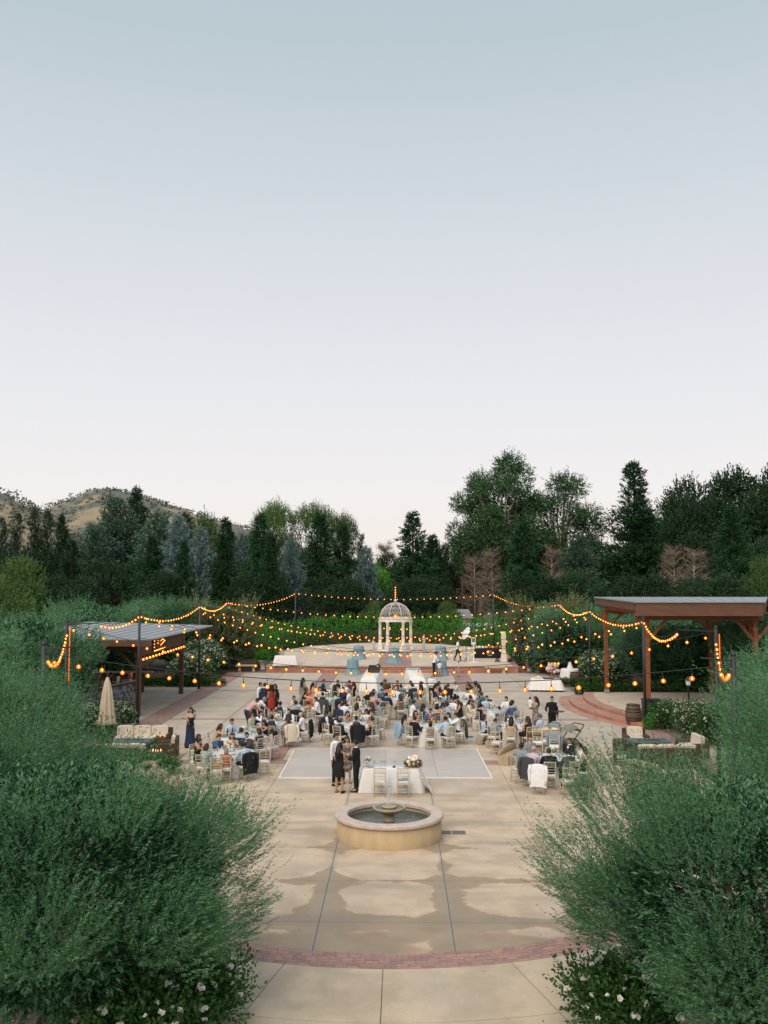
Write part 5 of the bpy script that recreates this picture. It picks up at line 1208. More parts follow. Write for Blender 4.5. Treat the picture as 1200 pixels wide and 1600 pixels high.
for k in TC_:
    c=TC_[k]; ph=TL[k][2]; rr=random.Random(k*7); zt=.768
    far=k in (5,6,9,10,13,14); 
    pal={1:('cream_petal','peach_petal'),12:('rust_petal','yellow_petal'),11:('cream_petal','pink_petal')}.get(k,('cream_petal','petal'))
    centrepiece((c.x,c.y,zt),('rust and yellow' if k==12 else 'cream and peach' if k==1 else 'cream and white')+' flower centrepiece on the '+ph,k,*pal,s=1.1)
    npl=6 if far else 8; a0=rr.uniform(0,6.28)
    for i in range(npl):
        a=a0+2*math.pi*i/npl+rr.uniform(-.1,.1); d=rr.uniform(.60,.68); p=Vector((c.x+d*math.cos(a),c.y+d*math.sin(a),zt))
        o=link('dinner_plate',plm,None,p); tag(o,'white dinner plate, '+sdw(a)+' of '+ph,'plate','plates on the '+ph)
        if rr.random()<.5: kid('food',fdm,o)
        if not far or i%2:
            g=link('wine_glass',glm,None,Vector((c.x+(d-.2)*math.cos(a+.2),c.y+(d-.2)*math.sin(a+.2),zt))); tag(g,'clear stemmed glass, '+sdw(a+.2)+' of '+ph,'glass','glasses on the '+ph)
            if rr.random()<.4: kid('wine',wnm,g)
        if rr.random()<.28:
            g=link('folded_napkin',npm,None,Vector((c.x+.78*math.cos(a+.32),c.y+.78*math.sin(a+.32),zt)),rr.uniform(0,3)); tag(g,'dusty blue cloth napkin, '+sdw(a+.32)+' of '+ph,'napkin','napkins on the '+ph)
b_=link('wine_bottle',btm,None,GX(355,1150,.768)); tag(b_,'dark wine bottle on the second round table from front left','bottle')
# head table
HT=G(606,1207,0); ht=empty('head_table',(XP(611,31.25),31.25,0),R(-1),'long sweetheart table under a white cloth behind the fountain','table')
q=MB(); q.box((0,0,.735),(1.80,.72,.03)); kid('tabletop',q.mesh('tabletop','plywood'),ht); kid('tablecloth',rect_cloth('tablecloth',1.84,.76,.765,'pale_blue_cloth',.07,3,.022),ht)
r=link('chair_drape',None); 
col.objects.unlink(r); bpy.data.objects.remove(r)
# ivory drape hanging off the right end
vs=[];nx=26
for j,(z,o1) in enumerate(((.772,0),(.765,.03),(.5,.12),(.25,.24),(.02,.40))):
    for i in range(nx): t=i/(nx-1); w0=.36+.25*(1-z/.77); vs.append((o1+.012+.03*math.sin(t*19)*(.77-z)*1.6,-w0+2*w0*t*.9,z))
vs=[(-.45,-.37+.74*i/(nx-1)*.9,.772) for i in range(nx)]+vs
q=MB(); q.add(vs,[(j*nx+i,j*nx+i+1,(j+1)*nx+i+1,(j+1)*nx+i) for j in range(5) for i in range(nx-1)],0,True)
single('table_runner',q,'ivory_cloth',(ht.location.x+.93,31.25,0),0,'ivory fabric runner draped over the right end of the head table','table runner')
hx=lambda dx,dy=0: (ht.location.x+dx*.78,31.25+dy,.768)
for i,dx in enumerate((-.62,.42)):
    o=link('dinner_plate',plm,None,hx(dx,-.18)); tag(o,('left' if i==0 else 'right')+' white plate on the head table','plate')
o=link('folded_napkin',npm,None,hx(-.85,-.15)); tag(o,'blue napkin beside the left plate of the head table','napkin')
for i,dx in enumerate((-.72,-.42,-.30,.15,.62,.74)):
    g=link('wine_glass',glm,None,hx(dx,.05+.05*(i%2))); tag(g,('leftmost','second','third','fourth','fifth','rightmost')[i]+' clear stemmed glass on the head table','glass','glasses on the head table')
q=MB(); q.box((0,0,.02),(.09,.07,.04)); q.box((0,0,.045),(.07,.05,.012),taper=.8); single('ring_box',q,'black_metal',hx(.12,-.1),0,'small dark box in the middle of the head table','small box')
centrepiece(hx(-1.02,.05),'pale pink and cream flowers at the left end of the head table',31,'cream_petal','pink_petal',.85)
r=empty('flower_arrangement',hx(.93,.0),0,'large cream and rust flower arrangement at the right end of the head table','flowers')
kid('blooms',bouquet_mesh('blooms',41,.24,n=34).mesh('blooms','cream_petal','peach_petal'),r,(0,0,.08)); kid('greenery',lfm,r,(0,0,-.12),0,(1.8,1.8,1.2),kind='stuff'); kid('leaves',foliage('rust_leaves',[(0,0,.08,.24,.2,.08)],90,5,.1,.07,.04,'brown_leaf'),r)
# cocktail tables with dusty blue cloths
for px,py,z0,lab,se in ((551,1054.5,0,'blue-draped cocktail table in front of the stage steps, left side',1),(560,1030.5,.45,'blue-draped cocktail table on the stage left of the gazebo',2),(615.5,1036.5,.45,'blue-draped cocktail table on the stage in front of the gazebo',3),(689,1031.5,.45,'blue-draped cocktail table on the stage right of the gazebo',4),(689,1056,0,'blue-draped cocktail table in front of the stage steps, where a man serves',5)):
    p=G(px,py,z0); r=empty('cocktail_table',(p.x,p.y+.3,z0+.005),se,lab,'cocktail table','cocktail tables draped in dusty blue'); q=MB(); q.lathe([(.38,1.05),(.38,1.07)],24); kid('tabletop',q.mesh('tabletop','plywood'),r)
    kid('tablecloth',round_cloth('cocktail_cloth',.40,1.08,'blue_cloth',9,.20,.06,se,neck=.15 if se in (1,5) else .05),r)
    c=empty('flower_centrepiece',(p.x,p.y+.3,z0+1.09),0,'small white flowers, '+lab.replace('blue-draped ','').replace(', where a man serves','').replace('cocktail table','cocktail table'),'flowers'); kid('vase',vsm,c); kid('blooms',bouquet_mesh('blooms',se,.10,n=10).mesh('blooms','petal','bright_leaf'),c,(0,0,.14))
# long buffet tables, flower table, cake table, left white table
def rtable(loc,rz,w_,d_,lab,h=.76,m='white_cloth',fl=.10,kind='buffet_table',over=1.0,amp=.03):
    r=empty(kind,loc,rz,lab,'table'); q=MB(); q.box((0,0,h-.03),(w_*.98,d_*.98,.03)); kid('tabletop',q.mesh('tabletop','plywood'),r); kid('tablecloth',rect_cloth('tablecloth',w_,d_,h,m,fl,int(w_*10),amp,over),r)
    for sx in (-1,1):
        for sy in (-1,1): q=MB(); q.bar((sx*w_*.42,sy*d_*.38,0),(sx*w_*.42,sy*d_*.38,h-.05),.03); kid('leg',q.mesh('leg','black_metal'),r)
    return r
bt1=(XP(581,62.0),62.0,0); rtable(bt1,R(-1.5),.95,7.4,'long white-draped table behind the centre guests, left one, holding black crates',fl=.12)
bt2=(XP(648,62.0),62.0,0); rtable(bt2,R(1.5),.95,7.4,'long white-draped empty table behind the centre guests, right one',fl=.12)
for i in range(4):
    r=empty('serving_crate',(bt1[0]+.1,63.3+i*.0,.77+i*.24) if False else (bt1[0]+.12,62.4+i*.75,.77),0,('nearest','second','third','farthest')[i]+' black serving crate in the row on the left long table','crate','black crates on the left long table')
    for c,d in (((0,0,.02),(.78,.5,.03)),((0,-.24,.14),(.78,.03,.24)),((0,.24,.14),(.78,.03,.24)),((-.38,0,.14),(.03,.5,.24)),((.38,0,.14),(.03,.5,.24))): q=MB(); q.box(c,d); kid('side_board',q.mesh('side_board',('black_metal','dark_wood')[i==0]),r)
    q=MB(); q.box((0,0,.18),(.68,.40,.03)); kid('contents',q.mesh('contents',('food','sage_cloth','porcelain','sage_cloth')[i]),r)
centrepiece((bt1[0]+.42,63.5,.77),'white flowers beside the crates on the left long table',51,'petal','bright_leaf',1.3)
p=G(855,1081); ft=(p.x,p.y+.5,0); rtable(ft,R(-6),1.75,.8,'white-draped table carrying a tall flower arrangement, right of the stage',fl=.20,over=.86)
r=empty('flower_arrangement',(ft[0]+.45,ft[1],.765),0,'tall loose arrangement of peach, orange and white flowers on the white table','flowers'); kid('vase',vsm,r,(0,0,0),0,2.2)
kid('blooms',bouquet_mesh('blooms',61,.42,n=46).mesh('blooms','pink_petal','petal'),r,(0,0,.42)); kid('orange_blooms',bouquet_mesh('orange_blooms',62,.35,n=14).mesh('orange_blooms','peach_petal','yellow_petal'),r,(-.02,0,.72)); kid('greenery',lfm,r,(0,0,.1),0,2.6,kind='stuff')
q=MB(); q.box((0,0,.04),(.62,.42,.07)); q.box((0,0,.085),(.58,.38,.015),mi=1); single('wooden_tray',q,('dark_wood','food'),(ft[0]+.15,ft[1]-.12,.767),.1,'shallow wooden tray on the flower table','tray')
q=MB(); q.box((0,0,.05),(.45,.34,.08)); q.ball((.05,0,.10),.14,8,6,sc=(1,.8,.5)); single('gift_basket',q,'ivory_cloth',(ft[0]-.5,ft[1],.767),.3,'pale cloth-lined basket at the left end of the flower table','basket')
p=G(893,1063.5); ck=empty('cake_table',(p.x,p.y+.5,0),0,'round white-draped cake table in front of the tall roses','table'); q=MB(); q.lathe([(.6,.72),(.6,.75)],28); kid('tabletop',q.mesh('tabletop','plywood'),ck); kid('tablecloth',round_cloth('tablecloth',.62,.765,'white_cloth',13,.08,.0,3),ck)
q=MB(); [q.lathe([(rd,z),(rd+.008,z+.01),(rd+.008,z+.13),(rd,z+.14)],24) for rd,z in ((.20,0),(.15,.142),(.10,.284))]; cke=empty('wedding_cake',(p.x,p.y+.5,.767),0,'three-tier white wedding cake on the round table','cake')
for rd,z in ((.20,0),(.15,.142),(.10,.284)): q=MB(); q.lathe([(rd,z),(rd+.008,z+.01),(rd+.008,z+.13),(rd,z+.14)],24); kid('tier',q.mesh('tier','porcelain'),cke)
kid('topper_blooms',bouquet_mesh('topper',5,.08,n=8).mesh('topper','petal','cream_petal'),cke,(0,0,.43))
p=G(445,1041,.45); rtable((p.x,p.y+.35,.455),R(4),1.55,.75,'white-draped table with flowers at the left corner of the stage',fl=.10,over=.93)
centrepiece((p.x-.25,p.y+.3,1.22),'mauve and white flowers on the table at the stage left corner',71,'pink_petal','petal',1.2)
# wooden serving table behind the right-hand tables
sv=G(849,1141,.76); r=empty('serving_table',(sv.x,sv.y,0),R(-3),'bare wooden table of food trays behind the right-hand tables','table'); mat('raw_wood',(.42,.28,.15),.6,.2,5,.2,30,stretch=(.4,3,1))
for i in range(5): q=MB(); q.box((0,-.32+i*.16,.745),(1.35,.15,.035)); kid('plank',q.mesh('plank','raw_wood'),r)
for sx in (-1,1):
    for sy in (-1,1): q=MB(); q.box((sx*.6,sy*.32,.36),(.06,.06,.72)); kid('leg',q.mesh('leg','raw_wood'),r)
for i,(dx,m,lab) in enumerate(((-.35,'food','oval platter of food at the left of the wooden serving table'),(.1,'porcelain','white serving dish in the middle of the wooden serving table'),(.45,'yellow_petal','bowl of bread at the right of the wooden serving table'))):
    q=MB(); q.lathe([(.10,0),(.17,.05),(.15,.05),(.05,.04)],16,sx=1.3); q.ball((0,0,.05),.11,8,5,mi=1,sc=(1.2,1,.5)); t=empty('serving_dish',(sv.x+dx,sv.y,.765),0,lab,'dish'); kid('dish',q.mesh('dish','porcelain',m),t)
# ------------------------------------------------------------------ chairs
mat('chair_paint',(.55,.48,.36),.45,.08); 
def chair_parts():
    D={}
    q=MB(); q.box((0,0,.435),(.40,.40,.03)); q.box((0,.185,.41),(.36,.03,.04)); q.box((0,-.185,.41),(.34,.03,.04)); D['seat']=q.mesh('seat','chair_paint')
    q=MB(); rbox(q,(0,.01,.475),(.38,.38,.045),r=.02); D['cushion']=q.mesh('cushion','seat_white')
    q=MB(); q.tube([(0,0,0),(0,0,.2),(0,0,.43)],[.014,.018,.019],7); D['leg']=q.mesh('leg','chair_paint')
    for s in (-1,1):
        q=MB(); q.tube([(s*.175,-.245,0),(s*.18,-.19,.43),(s*.185,-.215,.70),(s*.19,-.25,.93)],[.015,.02,.018,.014],7); D['rear%d'%s]=q.mesh('leg','chair_paint')
    q=MB()
    q.tube([(-.19,-.25,.915),(0,-.262,.92),(.19,-.25,.915)],.016,7); q.tube([(-.186,-.22,.75),(.186,-.22,.75)],.011,6); q.tube([(-.184,-.212,.66),(.184,-.212,.66)],.011,6); q.tube([(-.182,-.205,.57),(.182,-.205,.57)],.011,6)
    for i in range(7): x=-.135+i*.045; q.tube([(x,-.222,.75),(x*1.02,-.253,.915)],.008,5)
    D['backrest']=q.mesh('backrest','chair_paint')
    q=MB()
    for z in (.16,.27):
        for s in (-1,1): q.tube([(s*.175,-.22,z),(s*.175,.18,z)],.009,5)
    for y,zz in ((.18,(.14,.24)),(-.222,(.14,.24))):
        for z in zz: q.tube([(-.175,y,z),(.175,y,z)],.009,5)
    D['stretcher']=q.mesh('stretchers','chair_paint'); return D
CP=chair_parts()
def make_chair():
    r=empty('banquet_chair',(0,0,0)); kid('seat',CP['seat'],r); kid('cushion',CP['cushion'],r)
    for s in (-1,1): kid('leg',CP['leg'],r,(s*.175,.18,0)); kid('leg',CP['rear%d'%s],r)
    kid('backrest',CP['backrest'],r); kid('stretcher',CP['stretcher'],r); return r
chair0=make_chair(); chair_used=False
def chair(x,y,rz,lab,group='ivory chairs round the dining tables'):
    global chair_used
    o=chair0 if not chair_used else copy_tree(chair0); chair_used=True
    o.location=(x,y,0); o.rotation_euler=(0,0,rz); o['label']=lab; o['category']='chair'; o['group']=group; return o
def face(frm,to): d=Vector(to)-Vector(frm); return math.atan2(-d.x,d.y)     # rotation that turns +y towards the target
for dx,lab in ((-.50,'left empty ivory chair at the head table'),(.55,'right empty ivory chair at the head table, blue napkin on its seat')): chair(ht.location.x+dx*.72,30.5,0,lab,'chairs at the head table')
o=link('folded_napkin',npm,None,(ht.location.x+.40,30.5,.50),0,1.6); tag(o,'blue shawl folded on the right chair of the head table','napkin')

# ------------------------------------------------------------------ people
SKIN={'l':(.52,.32,.22),'m':(.42,.25,.165),'d':(.22,.12,.075)}
for k,c in SKIN.items(): mat('skin_'+k,c,.55,.05,20)
mat('hair_black',(.012,.010,.009),.45,.2,30); mat('hair_brown',(.045,.025,.015),.5,.2,30); mat('hair_grey',(.22,.21,.20),.6,.2,30); mat('eye',(.02,.015,.01),.2); mat('lip',(.30,.09,.07),.5); mat('shoe_black',(.012,.012,.012),.35); mat('shoe_tan',(.30,.18,.10),.5)
FAB=dict(white=(.74,.74,.76),lightblue=(.44,.54,.66),blue=(.055,.10,.22),navy=(.018,.030,.065),black=(.012,.012,.014),grey=(.24,.26,.28),sage=(.30,.38,.36),red=(.30,.03,.02),rust=(.34,.09,.03),orange=(.70,.16,.05),pink=(.60,.36,.34),lavender=(.58,.46,.56),teal=(.06,.16,.17),beige=(.50,.38,.27),khaki=(.36,.30,.20),mint=(.36,.50,.45),coral=(.65,.12,.07),brown=(.10,.05,.03),maroon=(.13,.018,.02),cream=(.66,.58,.46),skyblue=(.27,.40,.50),charcoal=(.05,.055,.06),floral=(.10,.11,.10),bluegrey=(.25,.29,.32))
for k,c in FAB.items():
    if k=='floral': mat('fab_floral',(.03,.03,.035),.85,.3,9,c2=(.42,.36,.30))
    else: mat('fab_'+k,c,.85,.08,6,.25,90)
def ik(S,W,u,l,hint):
    d=W-S; L=min(d.length,(u+l)*.995); dn=d.normalized(); W=S+dn*L; a=(u*u-l*l+L*L)/(2*L); h=math.sqrt(max(0,u*u-a*a)); p=hint-dn*hint.dot(dn); p=p.normalized() if p.length>1e-4 else Vector((1,0,0)); return S+dn*a+p*h, W
V3=Vector
def joints(pose,fem,lean=0.,turn=0.):
    J={}; seat=pose.startswith('sit'); f=.94 if fem else 1.0; sh=.165 if fem else .195; hp_=.10 if fem else .09
    ph=.54 if seat else .93*f; back=0
    ln={'sit_table':10,'sit_chin':20,'sit_lap':-2,'sit_phone':6,'sit_turn':5,'stand':0,'clasp':2,'tray':2,'hold':-3,'bend':48,'walk':3,'serve':14}[pose]; ln=R(ln)
    if pose=='bend': back=-.18
    pel=V3((0,back,ph)); up=V3((0,math.sin(ln),math.cos(ln))); fw=V3((0,math.cos(ln),-math.sin(ln)))
    tz={'sit_turn':R(35)}.get(pose,0)+turn; side=V3((math.cos(tz),math.sin(tz),0))
    J['pel']=pel; J['waist']=pel+up*.20*f; J['chest']=pel+up*.38*f; J['sho']=pel+up*.49*f; J['neck']=pel+up*.555*f; J['head']=pel+up*.68*f+fw*.02; J['up']=up; J['side']=side
    J['hy']={'sit_turn':R(50),'sit_chin':R(10)}.get(pose,0)
    for s in (-1,1):
        S=J['sho']+side*s*sh-up*.03; J['S%d'%s]=S
        hip=pel+V3((s*hp_,.02 if seat else 0,-.01)); J['H%d'%s]=hip
        if seat: K=V3((s*.12,.43*f,.535)); A=V3((s*.12,.42*f+.02*s,.085))
        elif pose=='walk': K=V3((s*.09,s*.14+.05,.50*f)); A=V3((s*.09,s*.24-.03,.085 if s>0 else .13))
        else: K=V3((s*.095,.02+back*.5,.50*f)); A=V3((s*.11,0,.085))
        J['K%d'%s]=K; J['A%d'%s]=A; J['T%d'%s]=A+V3((s*.02,.15,-.045))
        W={'sit_table':V3((s*.17,.40,.82)),'sit_chin':(V3((.10,.34,1.08)) if s>0 else V3((-.12,.42,.82))),'sit_lap':V3((s*.09,.27,.66)),'sit_phone':V3((s*.06,.40,1.08)),'sit_turn':(V3((.28,.36,.82)) if s>0 else V3((-.05,.38,.82))),
           'stand':V3((s*(sh+.07),.04,.84*f)),'clasp':V3((s*.045,.27,1.10*f)),'tray':(V3((.28,.34,1.06)) if s>0 else V3((-.25,.04,.84))),'hold':(V3((-.02,.26,1.10)) if s>0 else V3((.12,.28,1.22))),
           'bend':V3((s*.20,.62,.80)),'walk':V3((s*.22,.18 if s<0 else .02,.92)),'serve':V3((s*.13,.42,1.02))}[pose]
        el,W=ik(S,V3(W),.285*f,.25*f,V3((s*.5,-.45,-.8))); J['E%d'%s]=el; J['W%d'%s]=W
    return J
TMPG={}
def remesh(mb,vox,name,dec=None):
    me=bpy.data.meshes.new('tmp'); me.from_pydata(mb.v,[],mb.f); me.update()
    o=bpy.data.objects.new('tmp',me); col.objects.link(o); m=o.modifiers.new('r','REMESH'); m.mode='VOXEL'; m.voxel_size=vox; m.use_smooth_shade=True
    sm=o.modifiers.new('s','SMOOTH'); sm.factor=.5; sm.iterations=2
    dg=bpy.context.evaluated_depsgraph_get(); ev=o.evaluated_get(dg); out_=bpy.data.meshes.new_from_object(ev); out_.name=name
    bpy.data.objects.remove(o); bpy.data.meshes.remove(me); return out_
def torso(mb,J,fem,inf,lo=-.06,hi=1,neck=True):
    s=J['side']; P=[];Rr=[]
    w=(.155,.125,.150,.155) if fem else (.155,.140,.165,.175); d=(.115,.092,.115,.085) if fem else (.11,.10,.115,.095)
    seq=[(J['pel']+J['up']*lo,w[0]*.9,d[0]*.9),(J['pel']+J['up']*.04,w[0],d[0]),(J['waist'],w[1],d[1]),(J['chest'],w[2],d[2]),(J['sho'],w[3],d[3])]
    seq=seq[:hi+1] if hi!=1 else seq
    for p,a,b in seq: P.append(p); Rr.append((a+inf,b+inf))
    if neck: P+= [J['sho']+J['up']*.035,J['neck']]; Rr+=[(.085+inf,.07+inf),(.052+inf*.6,.052+inf*.6)]
    mb.tube(P,Rr,14,side=s)
def arm(mb,J,s,inf,t=2.0):
    S,E,W=J['S%d'%s],J['E%d'%s],J['W%d'%s]; S0=S-J['side']*s*.05
    if t>=2: mb.tube([S0,S,S.lerp(E,.5),E,E.lerp(W,.5),W],[.05+inf,.052+inf,.043+inf,.038+inf,.034+inf,.026+inf],9)
    else: e=S.lerp(E,t); mb.tube([S0,S,e],[.052+inf,.054+inf,.046+inf],9)
    if t>=2: mb.ball(E,.037+inf,8,6)
def leg(mb,J,s,inf,t=1.0,dress=False):
    H,K,A=J['H%d'%s],J['K%d'%s],J['A%d'%s]
    P=[H,H.lerp(K,.5),K]; Rr=[.088+inf,.074+inf,.056+inf]
    if t>1: P+=[K.lerp(A,.35),K.lerp(A,min(1,t-1))]; Rr+=[.054+inf,.036+inf]
    mb.tube(P,Rr,10); mb.ball(K,.055+inf,8,6); mb.ball(H,.086+inf,8,6)
def headgeo(b,c,up,yaw,base=0,pitch=0,s=1.0):
    # b collects head with face; material slots: 0 skin, 1 eye, 2 lip
    M=Matrix.Rotation(yaw,3,'Z')@Matrix.Rotation(-pitch,3,'X')
    n,m=14,12; vs=[]
    for i in range(m+1):
        ph=math.pi*i/m; z=-math.cos(ph); r=max(.02,math.sin(ph))
        for k in range(n):
            a=2*math.pi*k/n; x=r*math.cos(a); y=r*math.sin(a)
            jaw=1-.28*max(0,-z)**1.3; X=x*.074*jaw; Y=y*.094*(1-.12*max(0,-z)); Z=z*.118
            if y>0 and z<.1: Y+=.006*(1+z)
            if abs(x)<.35 and y>.7 and -.45<z<.12: Y+=.020*(1-abs(x)/.35)*(.3+.7*(1-abs(z+.22)/.4 if abs(z+.22)<.4 else 0))
            if abs(abs(x)-.42)<.2 and y>.6 and 0<z<.25: Y-=.007
            vs.append(M@(Vector((X,Y,Z))*s)+c)
    fs=[(i*n+k,i*n+(k+1)%n,(i+1)*n+(k+1)%n,(i+1)*n+k) for i in range(m) for k in range(n)]
    b.add(vs,fs,0,True)
    for sg in (-1,1):
        e=M@(Vector((sg*.030,.083,.012))*s)+c; b.ball(e,.010*s,6,4,mi=1,sc=(1.2,.7,.7))
        e=M@(Vector((sg*.030,.085,.034))*s)+c; b.ball(e,.011*s,6,3,mi=1,sc=(1.4,.5,.25))
        e=M@(Vector((sg*.074,-.005,.0))*s)+c; b.ball(e,.022*s,6,5,mi=0,sc=(.45,.8,1.3))
    e=M@(Vector((0,.090,-.052))*s)+c; b.ball(e,.018*s,6,4,mi=2,sc=(1.2,.5,.35))
def hand(b,W,E,s,curl=.5):
    d=(W-E).normalized(); sd=V3((s,0,0)); sd=(sd-d*sd.dot(d)).normalized(); nn=d.cross(sd).normalized()
    if nn.z<0: nn=-nn
    Mx=Matrix((sd,d,nn)).transposed()
    def T(p): return Mx@V3(p)+W
    b.tube([T((0,-.01,0)),T((0,.03,0)),T((0,.075,0))],[(.022,.015),(.038,.014),(.036,.011)],8,side=sd)
    for i,(x,l) in enumerate(((-.028,.062),(-.010,.072),(.010,.067),(.027,.052))):
        b.tube([T((x,.07,0)),T((x,.07+l*.5,-.006-curl*.01)),T((x,.07+l*.92,-.012-curl*.035))],[.0085,.008,.006],5)
    b.tube([T((-.030,.01,0)),T((-.056,.038,-.008)),T((-.055,.068,-.016))],[.011,.010,.007],5)
def body_mesh(pose,fem):
    k=('body',pose,fem)
    if k in TMPG: return TMPG[k]
    J=joints(pose,fem); b=MB(); torso(b,J,fem,0)
    for s in (-1,1): arm(b,J,s,0); leg(b,J,s,0,2.0); b.tube([J['A%d'%s],J['A%d'%s].lerp(J['T%d'%s],.5),J['T%d'%s]],[.036,.034,.022],7)
    b.tube([J['neck']-J['up']*.03,J['head']-J['up']*.05],[.050,.047],8)
    me=remesh(b,.022,'body'); x=MB(); x.v=[tuple(v.co) for v in me.vertices]; x.f=[tuple(p.vertices) for p in me.polygons]; x.m=[0]*len(x.f); x.sm=[True]*len(x.f); bpy.data.meshes.remove(me)
    headgeo(x,J['head'],J['up'],J['hy'],pitch=R(18) if pose in('bend','clasp','serve','sit_phone') else R(6))
    for s in (-1,1): hand(x,J['W%d'%s],J['E%d'%s],s)
    out_=x.mesh('body','skin_m','eye','lip'); TMPG[k]=out_; return out_
def garment(kind,pose,fem):
    k=(kind,pose,fem)
    if k in TMPG: return TMPG[k]
    J=joints(pose,fem); b=MB(); seat=pose.startswith('sit'); vx=.024
    if kind=='shirt': torso(b,J,fem,.016,-.02); [arm(b,J,s,.016) for s in (-1,1)]
    elif kind=='tee': torso(b,J,fem,.018,-.04); [arm(b,J,s,.018,.75) for s in (-1,1)]
    elif kind=='tank': torso(b,J,fem,.014,-.04,neck=False); b.v=b.v
    elif kind=='tube': torso(b,J,fem,.014,-.04,3,neck=False)
    elif kind=='vest': torso(b,J,fem,.028,-.02)
    elif kind=='jacket': torso(b,J,fem,.030,-.12); [arm(b,J,s,.028) for s in (-1,1)]
    elif kind=='trousers':
        for s in (-1,1): leg(b,J,s,.018,1.96)
        b.tube([J['pel']+J['up']*-.05,J['pel']+J['up']*.08],[(.155,.12),(.150,.115)],12,side=J['side'])
    elif kind=='shorts':
        for s in (-1,1): leg(b,J,s,.030,1.0)
        b.tube([J['pel']+J['up']*-.05,J['pel']+J['up']*.08],[(.155,.12),(.150,.115)],12,side=J['side'])
    elif kind in('skirt','gown'):
        if seat:
            for s in (-1,1): leg(b,J,s,.030,1.0)
            b.tube([V3((0,-.02,.54)),V3((0,.2,.56)),V3((0,.42,.545))],[(.19,.12),(.18,.09),(.17,.075)],12,side=(1,0,0))
            b.tube([V3((0,.42,.55)),V3((0,.44,.33)),V3((0,.42,.10 if kind=='gown' else .30))],[(.17,.075),(.18,.08),(.20,.10)],12,side=(1,0,0)); b.tube([J['waist'],J['pel']],[(.135,.105),(.17,.13)],12,side=J['side'])
        else:
            lo=.06 if kind=='gown' else .52; p=J['pel']; b.tube([J['waist'],p,V3((0,p.y*.5,.60)),V3((0,.01,max(lo,.52) if kind=='skirt' else .3)),V3((0,.0,lo))],[(.14,.11),(.178,.14),(.19,.155),(.20,.165) if kind=='skirt' else (.21,.18),(.205,.17) if kind=='skirt' else (.26,.24)],16,side=(1,0,0))
    me=remesh(b,vx,kind); TMPG[k]=me; return me
